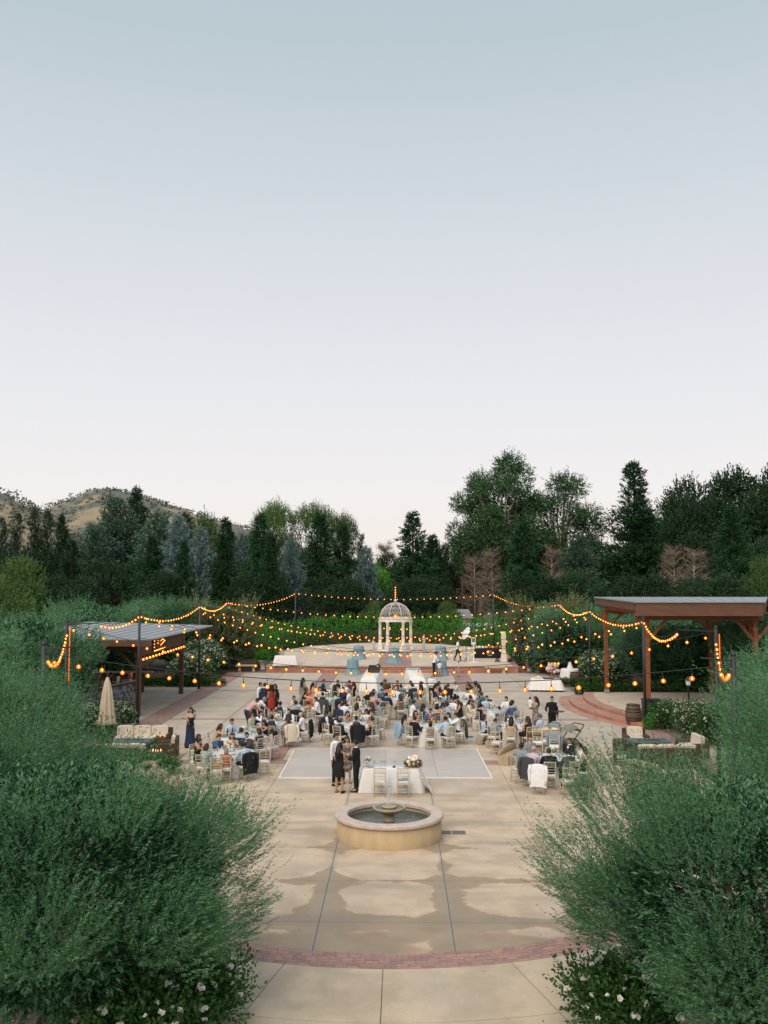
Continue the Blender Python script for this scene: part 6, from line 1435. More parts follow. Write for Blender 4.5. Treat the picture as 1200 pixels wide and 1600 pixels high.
def small(kind,pose,fem):
    k=(kind,pose,fem)
    if k in TMPG: return TMPG[k]
    J=joints(pose,fem); b=MB(); up=J['up']; c=J['head']; M=Matrix.Rotation(J['hy'],3,'Z')@Matrix.Rotation(-(R(18) if pose in('bend','clasp','serve','sit_phone') else R(6)),3,'X')
    T=lambda p: M@V3(p)+c
    def cap(front,low,inf=.012,sc=1):
        n,m=14,8; vs=[]
        for i in range(m+1):
            ph=math.pi*i/m*.62
            for q in range(n):
                a=2*math.pi*q/n; z=math.cos(ph); r=math.sin(ph); y=math.sin(a)
                lim=front if y>.1 else low; Z=max(z,lim+(0 if y>.1 else 0))
                vs.append(T((r*math.cos(a)*(.074+inf),r*y*(.094+inf)-.006,Z*(.118+inf))))
        vs.append(T((0,-.03,-.03))); fs=[(i*n+q,i*n+(q+1)%n,(i+1)*n+(q+1)%n,(i+1)*n+q) for i in range(m) for q in range(n)]+[(m*n+q,m*n+(q+1)%n,(m+1)*n) for q in range(n)]
        b.add(vs,fs,0,True)
    if kind=='short': cap(.42,-.30)
    elif kind=='long':
        cap(.45,-.5,.016); pts=[T((0,-.045,.06)),T((0,-.085,-.03)),T((0,-.105,-.14)),T((0,-.12,-.26)),T((0,-.11,-.36))]; b.tube(pts,[(.075,.05),(.092,.055),(.095,.05),(.085,.04),(.05,.02)],10,side=(1,0,0))
        for s in (-1,1): b.tube([T((s*.07,.02,.04)),T((s*.088,.02,-.08)),T((s*.085,.01,-.20))],[.022,.026,.012],6)
    elif kind=='bob': cap(.45,-.5,.018); b.tube([T((0,-.04,.03)),T((0,-.06,-.06)),T((0,-.06,-.13))],[(.095,.06),(.105,.065),(.085,.05)],10,side=(1,0,0))
    elif kind=='bun': cap(.45,-.45,.014); b.ball(T((0,-.12,.02)),.048,10,8)
    elif kind=='bald': b.tube([T((-.075,0,-.01)),T((-.06,-.07,-.01)),T((0,-.10,-.01)),T((.06,-.07,-.01)),T((.075,0,-.01))],[.012,.018,.02,.018,.012],6)
    elif kind=='curly':
        rr=random.Random(3); cap(.45,-.5,.02)
        for i in range(40): a=rr.uniform(0,6.28); z=rr.uniform(-.14,.13); y=math.sin(a); 
        for i in range(46):
            a=rr.uniform(2.6,6.8); z=rr.uniform(-.18,.13); b.ball(T((.10*math.cos(a),.10*math.sin(a)-.02,z)),.035,6,5)
    elif kind=='cap': cap(.30,-.1,.018); b.tube([T((0,.08,.035)),T((0,.17,.02))],[(.06,.012),(.05,.006)],10,side=(1,0,0))
    elif kind=='turban': cap(.35,-.2,.03); [b.tube([T((.10*math.cos(a+ o),.12*math.sin(a+o),.04+o*.03)) for a in [R(30*i) for i in range(13)]],.03,6) for o in (0,.8,1.6)]
    elif kind=='shoe1' or kind=='shoe-1':
        s=1 if kind=='shoe1' else -1; A=J['A%d'%s]; z0=A.z-.085
        b.tube([V3((A.x,A.y-.045,z0+.045)),V3((A.x,A.y+.04,z0+.04)),V3((A.x+s*.01,A.y+.13,z0+.03)),V3((A.x+s*.02,A.y+.19,z0+.022))],[(.036,.042),(.042,.040),(.046,.030),(.030,.018)],10,side=(1,0,0)); b.box((A.x+s*.008,A.y+.06,z0+.010),(.085,.24,.016))
    elif kind=='tie':
        f=J['sho'].lerp(J['chest'],.1); nrm=V3((0,1,0)); a=J['sho']+up*.03+nrm*.085; m_=J['chest']+nrm*.140; w_=J['waist']+nrm*.135
        nn=up.cross(V3((1,0,0))).normalized(); nn=nn if nn.y>0 else -nn
        a=J['sho']+up*.02+nn*.085; m_=J['chest']+nn*.142; w_=J['waist']+nn*.130+up*.04
        b.tube([a,m_,w_],[(.014,.012),(.022,.008),(.030,.008)],6,side=(1,0,0))
    elif kind=='collar': 
        b.tube([J['neck']-up*.03,J['neck']+up*.018],[(.080,.080),(.066,.066)],10,side=(1,0,0)); nn=up.cross(V3((1,0,0))).normalized(); nn=nn if nn.y>0 else -nn
        b.tube([J['neck']-up*.02+nn*.06,J['sho']-up*.01+nn*.125,J['chest']+nn*.158],[(.05,.016),(.04,.014),(.010,.008)],6,side=(1,0,0))
    me=b.mesh(kind,'hair_black'); TMPG[k]=me; return me
def put(name,me,m,parent):
    o=kid(name,me,parent)
    if not len(me.materials): me.materials.append(MATS['fab_white'])
    o.material_slots[0].link='OBJECT'; o.material_slots[0].material=MATS[m]; return o
CLO={'shirt':'shirt','tee':'short-sleeved shirt','vest':'vest','jacket':'suit jacket','dress':'dress','strapless':'strapless dress','tank':'sleeveless top','polo':'polo shirt','gown':'long gown','longsleeve':'long-sleeved dress','sheer':'sheer jacket'}
CN=dict(lightblue='light blue',skyblue='sky blue',floral='dark floral',bluegrey='blue-grey')
def person(loc,rz,spec,where,sc=1.0,group=None,child=False):
    """spec: sex,kind,colour,hair,pose[,bottom[,tie[,skin[,haircol]]]]"""
    a=spec.split(','); a+=['']*(9-len(a)); sx,kd,cl,hr,pose,bt,tie,sk,hc=a[:9]; fem=sx=='f'
    sk=sk or random.choice(('l','m','m')); hc=hc or ('black' if random.random()<.75 else 'brown')
    word={'m':'man','f':'woman','b':'boy','g':'girl','y':'baby'}[sx]; who='%s in %s %s'%(word,CN.get(cl,cl),CLO[kd])
    if sx in 'bgy': fem=sx=='g'; child=True
    r=empty('person',loc,rz,who+' '+where,'person',group)
    o=kid('body',body_mesh(pose,fem),r); o.material_slots[0].link='OBJECT'; o.material_slots[0].material=MATS['skin_'+sk]
    F='fab_'+cl
    if kd=='shirt': put('shirt',garment('shirt',pose,fem),F,r)
    elif kd in('tee','polo'): put('shirt',garment('tee',pose,fem),F,r)
    elif kd=='vest': put('shirt',garment('shirt',pose,fem),'fab_white',r); put('vest',garment('vest',pose,fem),F,r)
    elif kd=='jacket': put('jacket',garment('jacket',pose,fem),F,r); put('shirt_front',small('collar',pose,fem),'fab_white',r)
    elif kd in('dress','gown'): put('dress_top',garment('tank' ,pose,fem),F,r); put('skirt',garment('gown' if kd=='gown' or pose.startswith('sit') else 'skirt',pose,fem),F,r)
    elif kd=='strapless': put('dress_top',garment('tube',pose,fem),F,r); put('skirt',garment('gown',pose,fem),F,r)
    elif kd in('longsleeve','sheer'): put('dress_top',garment('shirt',pose,fem),F,r); put('skirt',garment('skirt' ,pose,fem),F,r)
    elif kd=='tank': put('top',garment('tank',pose,fem),F,r); put('skirt',garment('skirt',pose,fem),'fab_'+(bt or 'black'),r)
    if kd in('shirt','tee','vest','jacket','polo'):
        b_=bt or ('black' if kd!='jacket' else cl)
        if b_=='shorts': put('shorts',garment('shorts',pose,fem),'fab_khaki',r)
        else: put('trousers',garment('trousers',pose,fem),'fab_'+b_,r)
    if tie: put('tie',small('tie',pose,fem),'fab_'+tie,r)
    if hr: put('cap' if hr=='cap' else 'turban' if hr=='turban' else 'hair',small(hr,pose,fem),'fab_blue' if hr=='cap' else 'fab_orange' if hr=='turban' else 'hair_'+('grey' if hr=='bald' else hc),r)
    for s in ('shoe-1','shoe1'): put('shoe',small(s,pose,fem),'shoe_black' if not fem or random.random()<.5 else 'shoe_tan',r)
    s_=sc*random.uniform(.97,1.03); r.scale=(s_,s_,s_); return r,who
def jacket_on_chair(x,y,rz,cname,lab,back=True):
    q=MB(); nx=9; vs=[]
    # a loop over the chair back: front hem, shoulder, long rear side, with fold waves
    prof=[(-.185,.62),(-.205,.80),(-.225,.95),(-.262,1.0),(-.30,.95),(-.325,.78),(-.345,.55),(-.36,.28)]
    wd=[.20,.22,.235,.24,.245,.25,.27,.28]
    for (yy,z),w_ in zip(prof,wd):
        for i in range(nx): t=-1+2*i/(nx-1); vs.append((t*w_,yy-.012*math.sin(t*9+z*4)-(.03*(1-abs(t)) if z<.7 else 0)+.05*abs(t)**3*(1 if yy<-.26 else -.3),z-.05*abs(t)**2.5))
    n0=len(vs); vs+=[(v[0]*.985,v[1]+(.014 if v[1]<-.25 else -.014),v[2]-.006) for v in vs]
    m_=len(prof); fs=[]
    for j in range(m_-1):
        for i in range(nx-1): a=j*nx+i; fs.append((a,a+1,a+nx+1,a+nx)); fs.append((n0+a,n0+a+nx,n0+a+nx+1,n0+a+1))
    q.add(vs,fs,0,True)
    for s in (-1,1): q.tube([(s*.24,-.27,.95),(s*.29,-.30,.75),(s*.27,-.33,.50),(s*.25,-.33,.36)],[(.05,.06),(.055,.05),(.05,.045),(.045,.04)],8)
    return single('draped_jacket',q,'fab_'+cname,(x,y,0),rz,lab,'jacket')
used_lab=set()
def side_word(v):
    a=math.degrees(math.atan2(v.y,v.x))%360; return ['right side','far right','far side','far left','left side','near left','near side','near right'][int(((a+22.5)%360)//45)]
GUESTS={
1:["306,1150,f,dress,black,bob,sit_lap,,,l,brown|J0","320,1155,f,dress,black,short,sit_phone,,,m","315,1166,f,sheer,sage,bob,sit_table,,,m,brown","338,1150,m,shirt,blue,short,sit_chin,navy,,l","355,1148,f,strapless,skyblue,long,sit_table,,,l,brown","376,1150,m,jacket,charcoal,short,sit_turn,,rust,m","352,1171,g,longsleeve,rust,bob,sit_table,,,m,grey","384,1164,m,shirt,lightblue,short,sit_table,,,m|J:black"],
2:["347,1134,f,strapless,beige,long,sit_chin,,,l,brown","364,1129,m,shirt,lightblue,short,sit_table,navy,navy,m","381,1143,m,shirt,lightblue,short,sit_table,,,l|J:navy","397,1131,f,dress,black,long,sit_phone,,,m|Y","411,1142,f,dress,navy,bob,sit_lap,,,m","421,1138,g,dress,lavender,long,sit_lap,,,l"],
3:["434,1114,f,strapless,sage,long,sit_chin,,,l","451,1109,m,vest,navy,short,sit_table,,navy,l","468,1116,m,tee,white,bald,sit_table,,,l|J:black","461,1125,f,dress,floral,long,sit_table,,,m|J:cream","423,1123,m,vest,navy,short,sit_table,,,m","411,1116,f,dress,mint,bob,sit_lap,,,l"],
4:["444,1102,m,vest,navy,short,sit_lap,,,m","473,1105,m,shirt,sage,short,sit_turn,,,m|J:black","462,1096,f,dress,floral,bun,sit_lap,,,l"],
5:["481,1085,f,dress,orange,turban,sit_lap,,,l","533,1086,m,shirt,mint,short,sit_table,,,m|J:navy","535,1078,m,shirt,navy,short,sit_turn,,,m","545,1081,m,polo,white,short,sit_lap,,,l,grey","491,1099,m,vest,black,short,sit_lap,,,l|J:charcoal","486,1080,f,dress,black,long,sit_chin,,,l"],
6:["497,1068,f,dress,pink,long,sit_lap,,,l","501,1074,f,longsleeve,black,long,sit_table,,,m","508,1065,m,shirt,skyblue,short,sit_table,,,l","524,1073,f,dress,black,long,sit_table,,,l","539,1066,m,shirt,maroon,short,sit_table,,,m","546,1068,f,dress,black,long,sit_lap,,,l","548,1074,m,shirt,white,short,sit_turn,,,m,grey"],
7:["564,1094,f,dress,grey,long,sit_lap,,,l,brown","537,1100,m,shirt,white,short,sit_table,,,m|J:navy","550,1104,f,dress,khaki,long,sit_table,,,m","590,1098,m,shirt,bluegrey,short,sit_chin,khaki,,l","586,1103,f,dress,black,long,sit_lap,,,m,brown"],
8:["514,1113,m,vest,navy,short,sit_lap,,,m|J:charcoal","524,1120,m,vest,black,short,sit_table,,,m","544,1112,f,strapless,beige,long,sit_chin,,,l","551,1122,m,vest,charcoal,short,sit_table,,,m|J:black","566,1113,f,shirt,white,long,sit_phone,,,m","577,1122,f,strapless,black,bun,sit_lap,,,m,brown","584,1113,m,tee,bluegrey,short,sit_chin,,,l,brown","532,1124,b,shirt,navy,short,sit_lap,,,m"],
9:["588,1080,m,shirt,white,short,sit_table,navy,,m|J:black","592,1088,f,dress,pink,short,sit_lap,,,l","608,1088,m,jacket,navy,short,sit_table,,,d","629,1093,f,tank,black,long,sit_lap,brown,,l","613,1081,m,shirt,white,bald,sit_lap,,blue,l","596,1079,m,jacket,blue,short,sit_chin,,,m","640,1090,f,dress,teal,long,sit_table,,,l"],
10:["600,1066,m,shirt,brown,short,sit_phone,,,m","595,1071,m,shirt,skyblue,short,sit_table,,,m","611,1073,f,dress,coral,bob,sit_lap,,,m,brown","624,1067,f,tee,maroon,short,sit_table,,,l","644,1068,f,longsleeve,black,bun,sit_lap,,,m","642,1079,m,jacket,navy,short,sit_table,,,l","645,1084,m,polo,teal,short,sit_table,,,m"],
11:["655,1094,m,shirt,grey,short,sit_lap,,,l,grey","655,1104,f,dress,charcoal,long,sit_table,,,m","685,1094,m,jacket,navy,short,sit_table,,,m","687,1107,f,strapless,black,bob,sit_lap,,,l","697,1101,f,dress,skyblue,bun,sit_chin,,,l"],
12:["635,1120,f,strapless,skyblue,long,sit_lap,,,l|J:skyblue","642,1122,m,jacket,black,short,sit_table,,,l","670,1112,m,jacket,blue,short,sit_table,,,m","652,1112,f,strapless,pink,long,sit_lap,,,l,brown","697,1116,f,tee,grey,bob,sit_chin,,,l","697,1123,m,shirt,lightblue,short,sit_table,,,m","708,1117,m,shirt,white,short,sit_phone,,,m|J:charcoal","670,1139,g,dress,floral,bob,sit_lap,,,m"],
13:["689,1076,f,tee,cream,bob,sit_lap,,,m","695,1069,f,dress,black,long,sit_lap,,,m","735,1070,m,shirt,bluegrey,curly,sit_table,,,m","712,1068,f,dress,lavender,bun,sit_table,,,l"],
14:["712,1083,m,vest,navy,short,sit_phone,,,m","716,1094,f,dress,teal,bun,sit_table,,,l|J:black","734,1080,m,shirt,white,short,sit_table,,navy,m","746,1085,m,shirt,teal,short,sit_table,,,m|J:black","742,1093,f,dress,black,short,sit_chin,,,m"],
15:["762,1093,m,shirt,lightblue,short,sit_table,,,l","744,1102,f,dress,black,bun,sit_chin,,,m","799,1097,m,tee,sage,short,sit_chin,,,l","804,1104,m,jacket,blue,short,sit_table,,,m","791,1103,b,tee,skyblue,short,sit_lap,,,m"],
16:["773,1112,b,shirt,grey,short,sit_chin,,teal,m","762,1129,b,shirt,bluegrey,short,sit_phone,,,m","779,1130,f,strapless,beige,long,sit_table,,,m","789,1118,g,dress,black,curly,sit_lap,,,l","804,1136,f,dress,black,long,sit_lap,,,m","827,1134,m,tee,lightblue,cap,sit_lap,khaki,,l","757,1126,b,shirt,lightblue,short,sit_lap,,,m"],
18:["820,1152,m,shirt,grey,short,sit_lap,,,l","827,1170,m,shirt,lavender,bald,sit_table,,blue,l|J:charcoal","849,1166,m,shirt,bluegrey,short,sit_turn,,,d","892,1176,m,jacket,charcoal,short,sit_table,,,m","898,1167,m,shirt,white,short,sit_table,khaki,red,l","911,1173,f,strapless,black,bob,sit_lap,,,l","876,1181,m,jacket,black,short,sit_table,,,l"],
}
for k,lst in GUESTS.items():
    c=TC_[k]; ph=TL[k][2]; sh=TL[k][3]; ent=[]
    for e in lst:
        body,_,ex=e.partition('|'); px,py,spec=body.split(',',2); p=G(float(px),float(py),1.2); v=Vector((p.x-c.x,p.y-c.y)); 
        ent.append([math.atan2(v.y,v.x),max(1.16,min(1.34,v.length)),spec,ex])
    extra={4:2,5:2,9:2,10:2,11:3,12:0,13:4,14:3,15:2,6:1,7:2,3:1,8:0,18:1}.get(k,0); xr=random.Random(k*13)
    for q_ in range(extra):
        aa=sorted(e_[0]%(2*math.pi) for e_ in ent); gaps=[((aa[(i_+1)%len(aa)]-aa[i_])%(2*math.pi),aa[i_]) for i_ in range(len(aa))]; g_,a_=max(gaps)
        if g_<R(58): break
        spec_=xr.choice(('m,shirt,white,short,sit_table','m,jacket,charcoal,short,sit_table','f,dress,black,long,sit_table','m,vest,black,short,sit_chin','f,dress,maroon,bun,sit_lap','m,jacket,black,short,sit_lap','f,longsleeve,cream,bob,sit_table','m,shirt,grey,short,sit_phone','f,strapless,navy,long,sit_lap'))
        ent.append([(a_+g_/2),1.2,spec_,''])
    for it in range(30):
        for i in range(len(ent)):
            for j in range(len(ent)):
                if i!=j:
                    d=(ent[j][0]-ent[i][0]+math.pi)%(2*math.pi)-math.pi
                    if abs(d)<R(31): push=(R(31)-abs(d))/2*(1 if d>=0 else -1); ent[j][0]+=push*.5; ent[i][0]-=push*.5
    for a,rd,spec,ex in ent:
        pos=Vector((c.x+rd*math.cos(a),c.y+rd*math.sin(a),0)); rz=face(pos,c); sw=side_word(Vector((math.cos(a),math.sin(a)))); child=spec[0] in 'bg'
        jit=random.uniform(-.10,.10)
        where='at '+sw+' of '+ph; key=(k,spec[:spec.find(',',spec.find(',',2)+1)],sw)
        if key in used_lab: sw={'right side':'far right','left side':'near left','far side':'far left','near side':'near right'}.get(sw,sw); where='at '+sw+' of '+ph
        used_lab.add(key)
        seat=rz+jit; cpos=pos-Vector((-math.sin(seat),math.cos(seat),0))*.02
        r,who=person(pos if not child else pos+Vector((0,0,.12)),seat,spec,where,.80 if child else 1.0,child=child)
        chair(cpos.x,cpos.y,seat,'chair of %s, %s, %s'%(who,sw.replace(' side',''),sh))
        ow=who.split(' in ')[0]
        if ex.startswith('J:'):
            cl=ex[2:]; jacket_on_chair(cpos.x,cpos.y,seat,cl,'%s jacket on the chair back, %s of %s'%(CN.get(cl,cl),sw,ph))
        if ex=='Y':
            person(pos+Vector((-math.sin(seat)*.22,math.cos(seat)*.22,.42)),seat+math.pi*.5,'y,tee,lightblue,short,sit_lap,,,l','held on a woman\'s lap, second table from front left',.42)
# empty chairs
def echair(k,px,py,lab,z=.46,rd=None,extra=None,face_to=None):
    c=TC_[k] if face_to is None else Vector((*face_to,0)); p=G(px,py,z); pos=Vector((p.x,p.y,0)); rz=face(pos,c); return chair(pos.x,pos.y,rz,lab),pos,rz
o,p,rz=echair(1,340,1203,'empty ivory chair with tan handbag on it, near side of leftmost front table'); q=MB(); rbox(q,(0,0,.09),(.30,.16,.18)); q.tube([(-.10,0,.17),(-.06,0,.28),(.06,0,.28),(.10,0,.17)],.012,6); mat('tan_leather',(.40,.19,.07),.5,.15); single('handbag',q,'tan_leather',(p.x,p.y,.50),rz,'tan leather handbag on the empty chair of the leftmost front table','handbag')
echair(2,412,1190,'empty ivory chair turned aside, near right of second table from front left'); echair(3,417,1169,'empty ivory chair behind the girl in lavender, third table from front left')
echair(4,484,1128,'empty ivory chair with its back to the camera, fourth table from front left'); echair(5,498,1107,'empty ivory chair near the draped charcoal jacket, fifth table from front left')
echair(18,843,1217,'ivory chair with a white shirt over its back, front of rightmost front table'); echair(18,886,1220,'ivory chair with empty white cushion, front centre of rightmost front table'); echair(18,913,1207,'ivory chair turned left at the right end of the rightmost front table'); echair(18,866,1166,'ivory chair with blue-white cloth on its back, behind the rightmost front table')
echair(18,840,1160,'empty ivory chair left of two in front of the wooden serving table'); echair(18,855,1158,'empty ivory chair right of two in front of the wooden serving table')
echair(16,776,1160,'ivory chair seen from behind under the woman in beige, right table'); echair(15,797,1122,'ivory chair behind the man in the blue suit, right side tables'); echair(8,586,1137,'empty ivory chair on the right of the front middle-left table'); echair(12,701,1152,'empty ivory chair with its back to the camera, front middle-right table')
for k,px,py,lab in ((6,516,1085,'empty ivory chair between two rear left tables'),(10,634,1074,'empty ivory chair on the far side of the rearmost centre table'),(15,754,1109,'empty ivory chair on the near left of the third table from right'),(14,706,1098,'empty ivory chair left of the fourth table from right')): echair(k,px,py,lab)
o,p,rz=echair(9,600,1119,'empty ivory chair with its back to the camera, below the centre table')
jj=G(843,1217,.46); jacket_on_chair(jj.x,jj.y,face(jj,TC_[18]),'white','white shirt hung over the chair in front of the rightmost table')
jj=G(866,1166,.46); jacket_on_chair(jj.x,jj.y,face(jj,TC_[18]),'bluegrey','blue-white cloth over the chair behind the rightmost front table')
# standing people
def stand(px,py,rz,spec,where,z=0,sc=1.0): p=G(px,py,z); return person((p.x,p.y,z if z==0 else z+.006),R(rz),spec,where,sc)
stand(557,1237,80,'m,jacket,black,short,clasp,,,l','facing the other three beside the head table')
stand(530,1239,-20,'f,dress,black,long,clasp,,,m','seen from behind, nearest of the four by the head table')
stand(542,1223,190,'f,dress,floral,long,clasp,,,l,brown','second from the right of the four by the head table')
stand(524,1227,-120,'m,shirt,white,short,stand,,,m','leftmost of the four people standing by the head table')
r,w_=stand(297,1168,165,'f,strapless,navy,long,hold,,,l','holding a baby at the left of the guests')
bp_=G(297,1168); person((bp_.x+.20,bp_.y-.20,.98),R(110),'y,tee,grey,short,sit_lap,,,l','carried by the woman in the navy dress at left',.45)
r,w_=stand(837,1146,95,'f,gown,floral,long,hold,,,l','holding a child behind the right-hand tables')
bp_=G(837,1146); person((bp_.x-.24,bp_.y-.05,.90),R(-60),'b,tee,white,short,sit_lap,bluegrey,,l','carried by the woman in dark floral gown at right',.55)
wp=G(863,1147); stand(863,1147,178,'m,shirt,black,short,tray,,,l','carrying a tray right of the tables')
q=MB(); q.lathe([(.10,0),(.27,.012),(.28,.03),(.26,.03),(.10,.015)],20); single('serving_tray',q,'black_metal',(wp.x+.20,wp.y-.50,1.06),0,'round black tray carried by the waiter right of the tables','tray')
stand(402,1140,-65,'m,tee,white,short,bend,charcoal,,l,grey','bending over the third round table from front left')
stand(391,1143,-60,'m,shirt,pink,short,bend,navy,,l','bending beside the grey-haired man at the left tables')
stand(406,1119,-110,'m,shirt,white,short,stand,,,m','leftmost of the group standing behind the left tables')
stand(413,1121,-20,'m,jacket,navy,short,stand,,,m','second of the group standing behind the left tables')
stand(424,1124,20,'f,dress,red,curly,clasp,,,m','seen from behind in the group at the left tables')
stand(430,1117,150,'f,longsleeve,black,bob,stand,,,m','behind the woman in red at the left tables')
stand(473,1107,-30,'f,gown,floral,long,stand,,,m','leaning beside the orange turban at the left tables')
stand(675,1100,180,'m,shirt,white,bald,clasp,,,l','standing with a grey jacket over his arm')
stand(702,1120,15,'m,shirt,black,short,serve,,,m','serving between the two middle-right tables')
stand(678,1057,-75,'m,shirt,white,short,serve,,,l','serving at the cocktail table before the stage')
stand(687,1057.5,10,'b,tee,white,short,stand,shorts,,m','at the foot of the cocktail table before the stage',sc=.66)
stand(717,1057.5,100,'b,tee,lightblue,short,stand,khaki,,m','walking along the stage step on the right',sc=.66)
stand(715,1033,-85,'m,tee,white,short,walk,black,,l','walking across the stage towards the games table',z=.45)
# barman
p=GD(168,1071,50.0); person((XP(170,52.2),52.2,0),R(-60),'m,shirt,black,short,serve,,,m','standing behind the bar counter')

# ------------------------------------------------------------------ games / gift table, speaker, photo umbrella on the stage
def SG(px,py,z=.456): p=G(px,py,z); return (p.x,p.y,z)
p=SG(765,1028.5); r=empty('display_table',(p[0],p[1]+.4,.456),0,'long table under a black cloth with a round white emblem on the stage','table')
q=MB(); q.box((0,0,.73),(2.3,.74,.03)); kid('tabletop',q.mesh('tabletop','plywood'),r); kid('tablecloth',rect_cloth('tablecloth',2.36,.78,.76,'black_cloth',.02,7,.008),r)
mat('print_white',(.72,.70,.68),.6)
em=MB(); n=28
for r0,r1 in ((.215,.235),): em.add([(rr_*math.cos(2*math.pi*k/n),0,rr_*math.sin(2*math.pi*k/n)) for rr_ in (r0,r1) for k in range(n)],[(k,(k+1)%n,n+(k+1)%n,n+k) for k in range(n)])
for a,b_ in (((0,-.20),(0,.06)),((-.14,.12),(.14,.12)),((-.10,.02),(-.14,-.10)),((.10,.02),(.14,-.10)),((-.10,.02),(0,.10)),((.10,.02),(0,.10)),((-.05,-.20),(.05,-.20)),((-.06,.17),(.06,.17))):
    em.bar((a[0],0,a[1]),(b_[0],0,b_[1]),.022,.006)
kid('emblem',em.mesh('emblem','print_white'),r,(.02,-.425,.42))
rr=random.Random(5)
for i,(dx,m,nm,lab) in enumerate(((-1.0,'pink_petal','toy','pink toy bundle at the left end of the black-clothed table'),(-.72,'fab_lightblue','toy','light blue bundle on the black-clothed table'),(-.5,'porcelain','jug','small white jug on the black-clothed table'),(-.22,'yellow_petal','basket','golden basket on the black-clothed table'),(.10,'coral_prop','toy','red prop in the middle of the black-clothed table'),(.32,'yellow_petal','toy','yellow-green prop on the black-clothed table'),(.62,'coral_prop','toy','red prop near the right of the black-clothed table'),(.95,'weathered_stone','bag','grey-white bag at the right end of the black-clothed table'))):
    if m=='coral_prop': mat('coral_prop',(.7,.10,.05),.6)
    q=MB(); q.ball((0,0,.10),.13,9,6,sc=(1.1,.8,.75)); q.ball((.05,.02,.17),.07,7,5); single('small_prop',q,m,(p[0]+dx,p[1]+.4,1.219),rr.uniform(0,3),lab,nm)
p=SG(787,1034); r=empty('speaker_stand',p,0,'tall speaker stand in a pale stretch scrim at the stage right corner','speaker stand')
vs=[(-.24,-.24,.02),(.24,-.24,.02),(.24,.24,.02),(-.24,.24,.02),(-.13,-.13,1.1),(.13,-.13,1.1),(.13,.13,1.1),(-.13,.13,1.1),(-.19,-.17,2.05),(.19,-.17,2.05),(.19,.17,2.05),(-.19,.17,2.05)]
q=MB(); q.add(vs,[(0,1,5,4),(1,2,6,5),(2,3,7,6),(3,0,4,7),(4,5,9,8),(5,6,10,9),(6,7,11,10),(7,4,8,11),(8,9,10,11)]); kid('scrim_cover',q.mesh('scrim_cover','ivory_cloth'),r); q=MB(); q.box((0,0,2.22),(.34,.30,.32),taper=.9); kid('speaker_top',q.mesh('speaker_top','ivory_cloth'),r)
for s_,lab in ((-1,'black wedge case at the left foot of the pale speaker stand'),(1,'black wedge case at the right foot of the pale speaker stand')):
    q=MB(); q.box((0,0,.13),(.42,.34,.26),taper=.55); q.box((0,0,.28),(.12,.05,.03)); single('equipment_case',q,'black_metal',(p[0]+s_*.52,p[1]-.15,.457),.2*s_,lab,'case')
p=SG(740,1035); r=empty('photo_booth',p,0,'white photo booth on a stand with base plate, beside the black-clothed table','photo booth')
for c,d,nm in (((0,0,.03),(.75,.5,.05),'base_plate'),((0,0,.75),(.10,.08,1.4),'column'),((0,0,1.65),(.34,.12,.62),'screen_housing'),((-.45,-.05,.75),(.5,.4,.05),'shelf')):
    q=MB(); q.box(c,d); kid(nm,q.mesh(nm,'seat_white'),r)
q=MB(); q.box((0,-.065,1.75),(.24,.012,.3)); kid('screen',q.mesh('screen','table_dark'),r); q=MB(); q.bar((-.45,-.05,.03),(-.45,-.05,.75),.05); kid('shelf_leg',q.mesh('shelf_leg','seat_white'),r)
r=empty('photo_umbrella',(p[0]-.55,p[1]+.3,.456),0,'white tilted photo umbrella on a thin black stand','umbrella')
q=MB(); q.tube([(0,0,0),(0,0,2.35)],.02,6); [q.bar((0,0,.35),(.4*math.cos(a),.4*math.sin(a),0),.02) for a in (0,2.1,4.2)]; kid('stand',q.mesh('stand','black_metal'),r)
vs=[(0,0,0)]; n=12
for rad,z in ((.3,-.05),(.55,-.20)): vs+=[(rad*math.cos(2*math.pi*k/n),rad*math.sin(2*math.pi*k/n),z) for k in range(n)]
q=MB(); q.add(vs,[(0,1+k,1+(k+1)%n) for k in range(n)]+[(1+k,1+n+k,1+n+(k+1)%n,1+(k+1)%n) for k in range(n)],0,True); c=kid('canopy',q.mesh('canopy','seat_white'),r,(-.18,0,2.35)); c.rotation_euler=(R(20),R(-62),0)
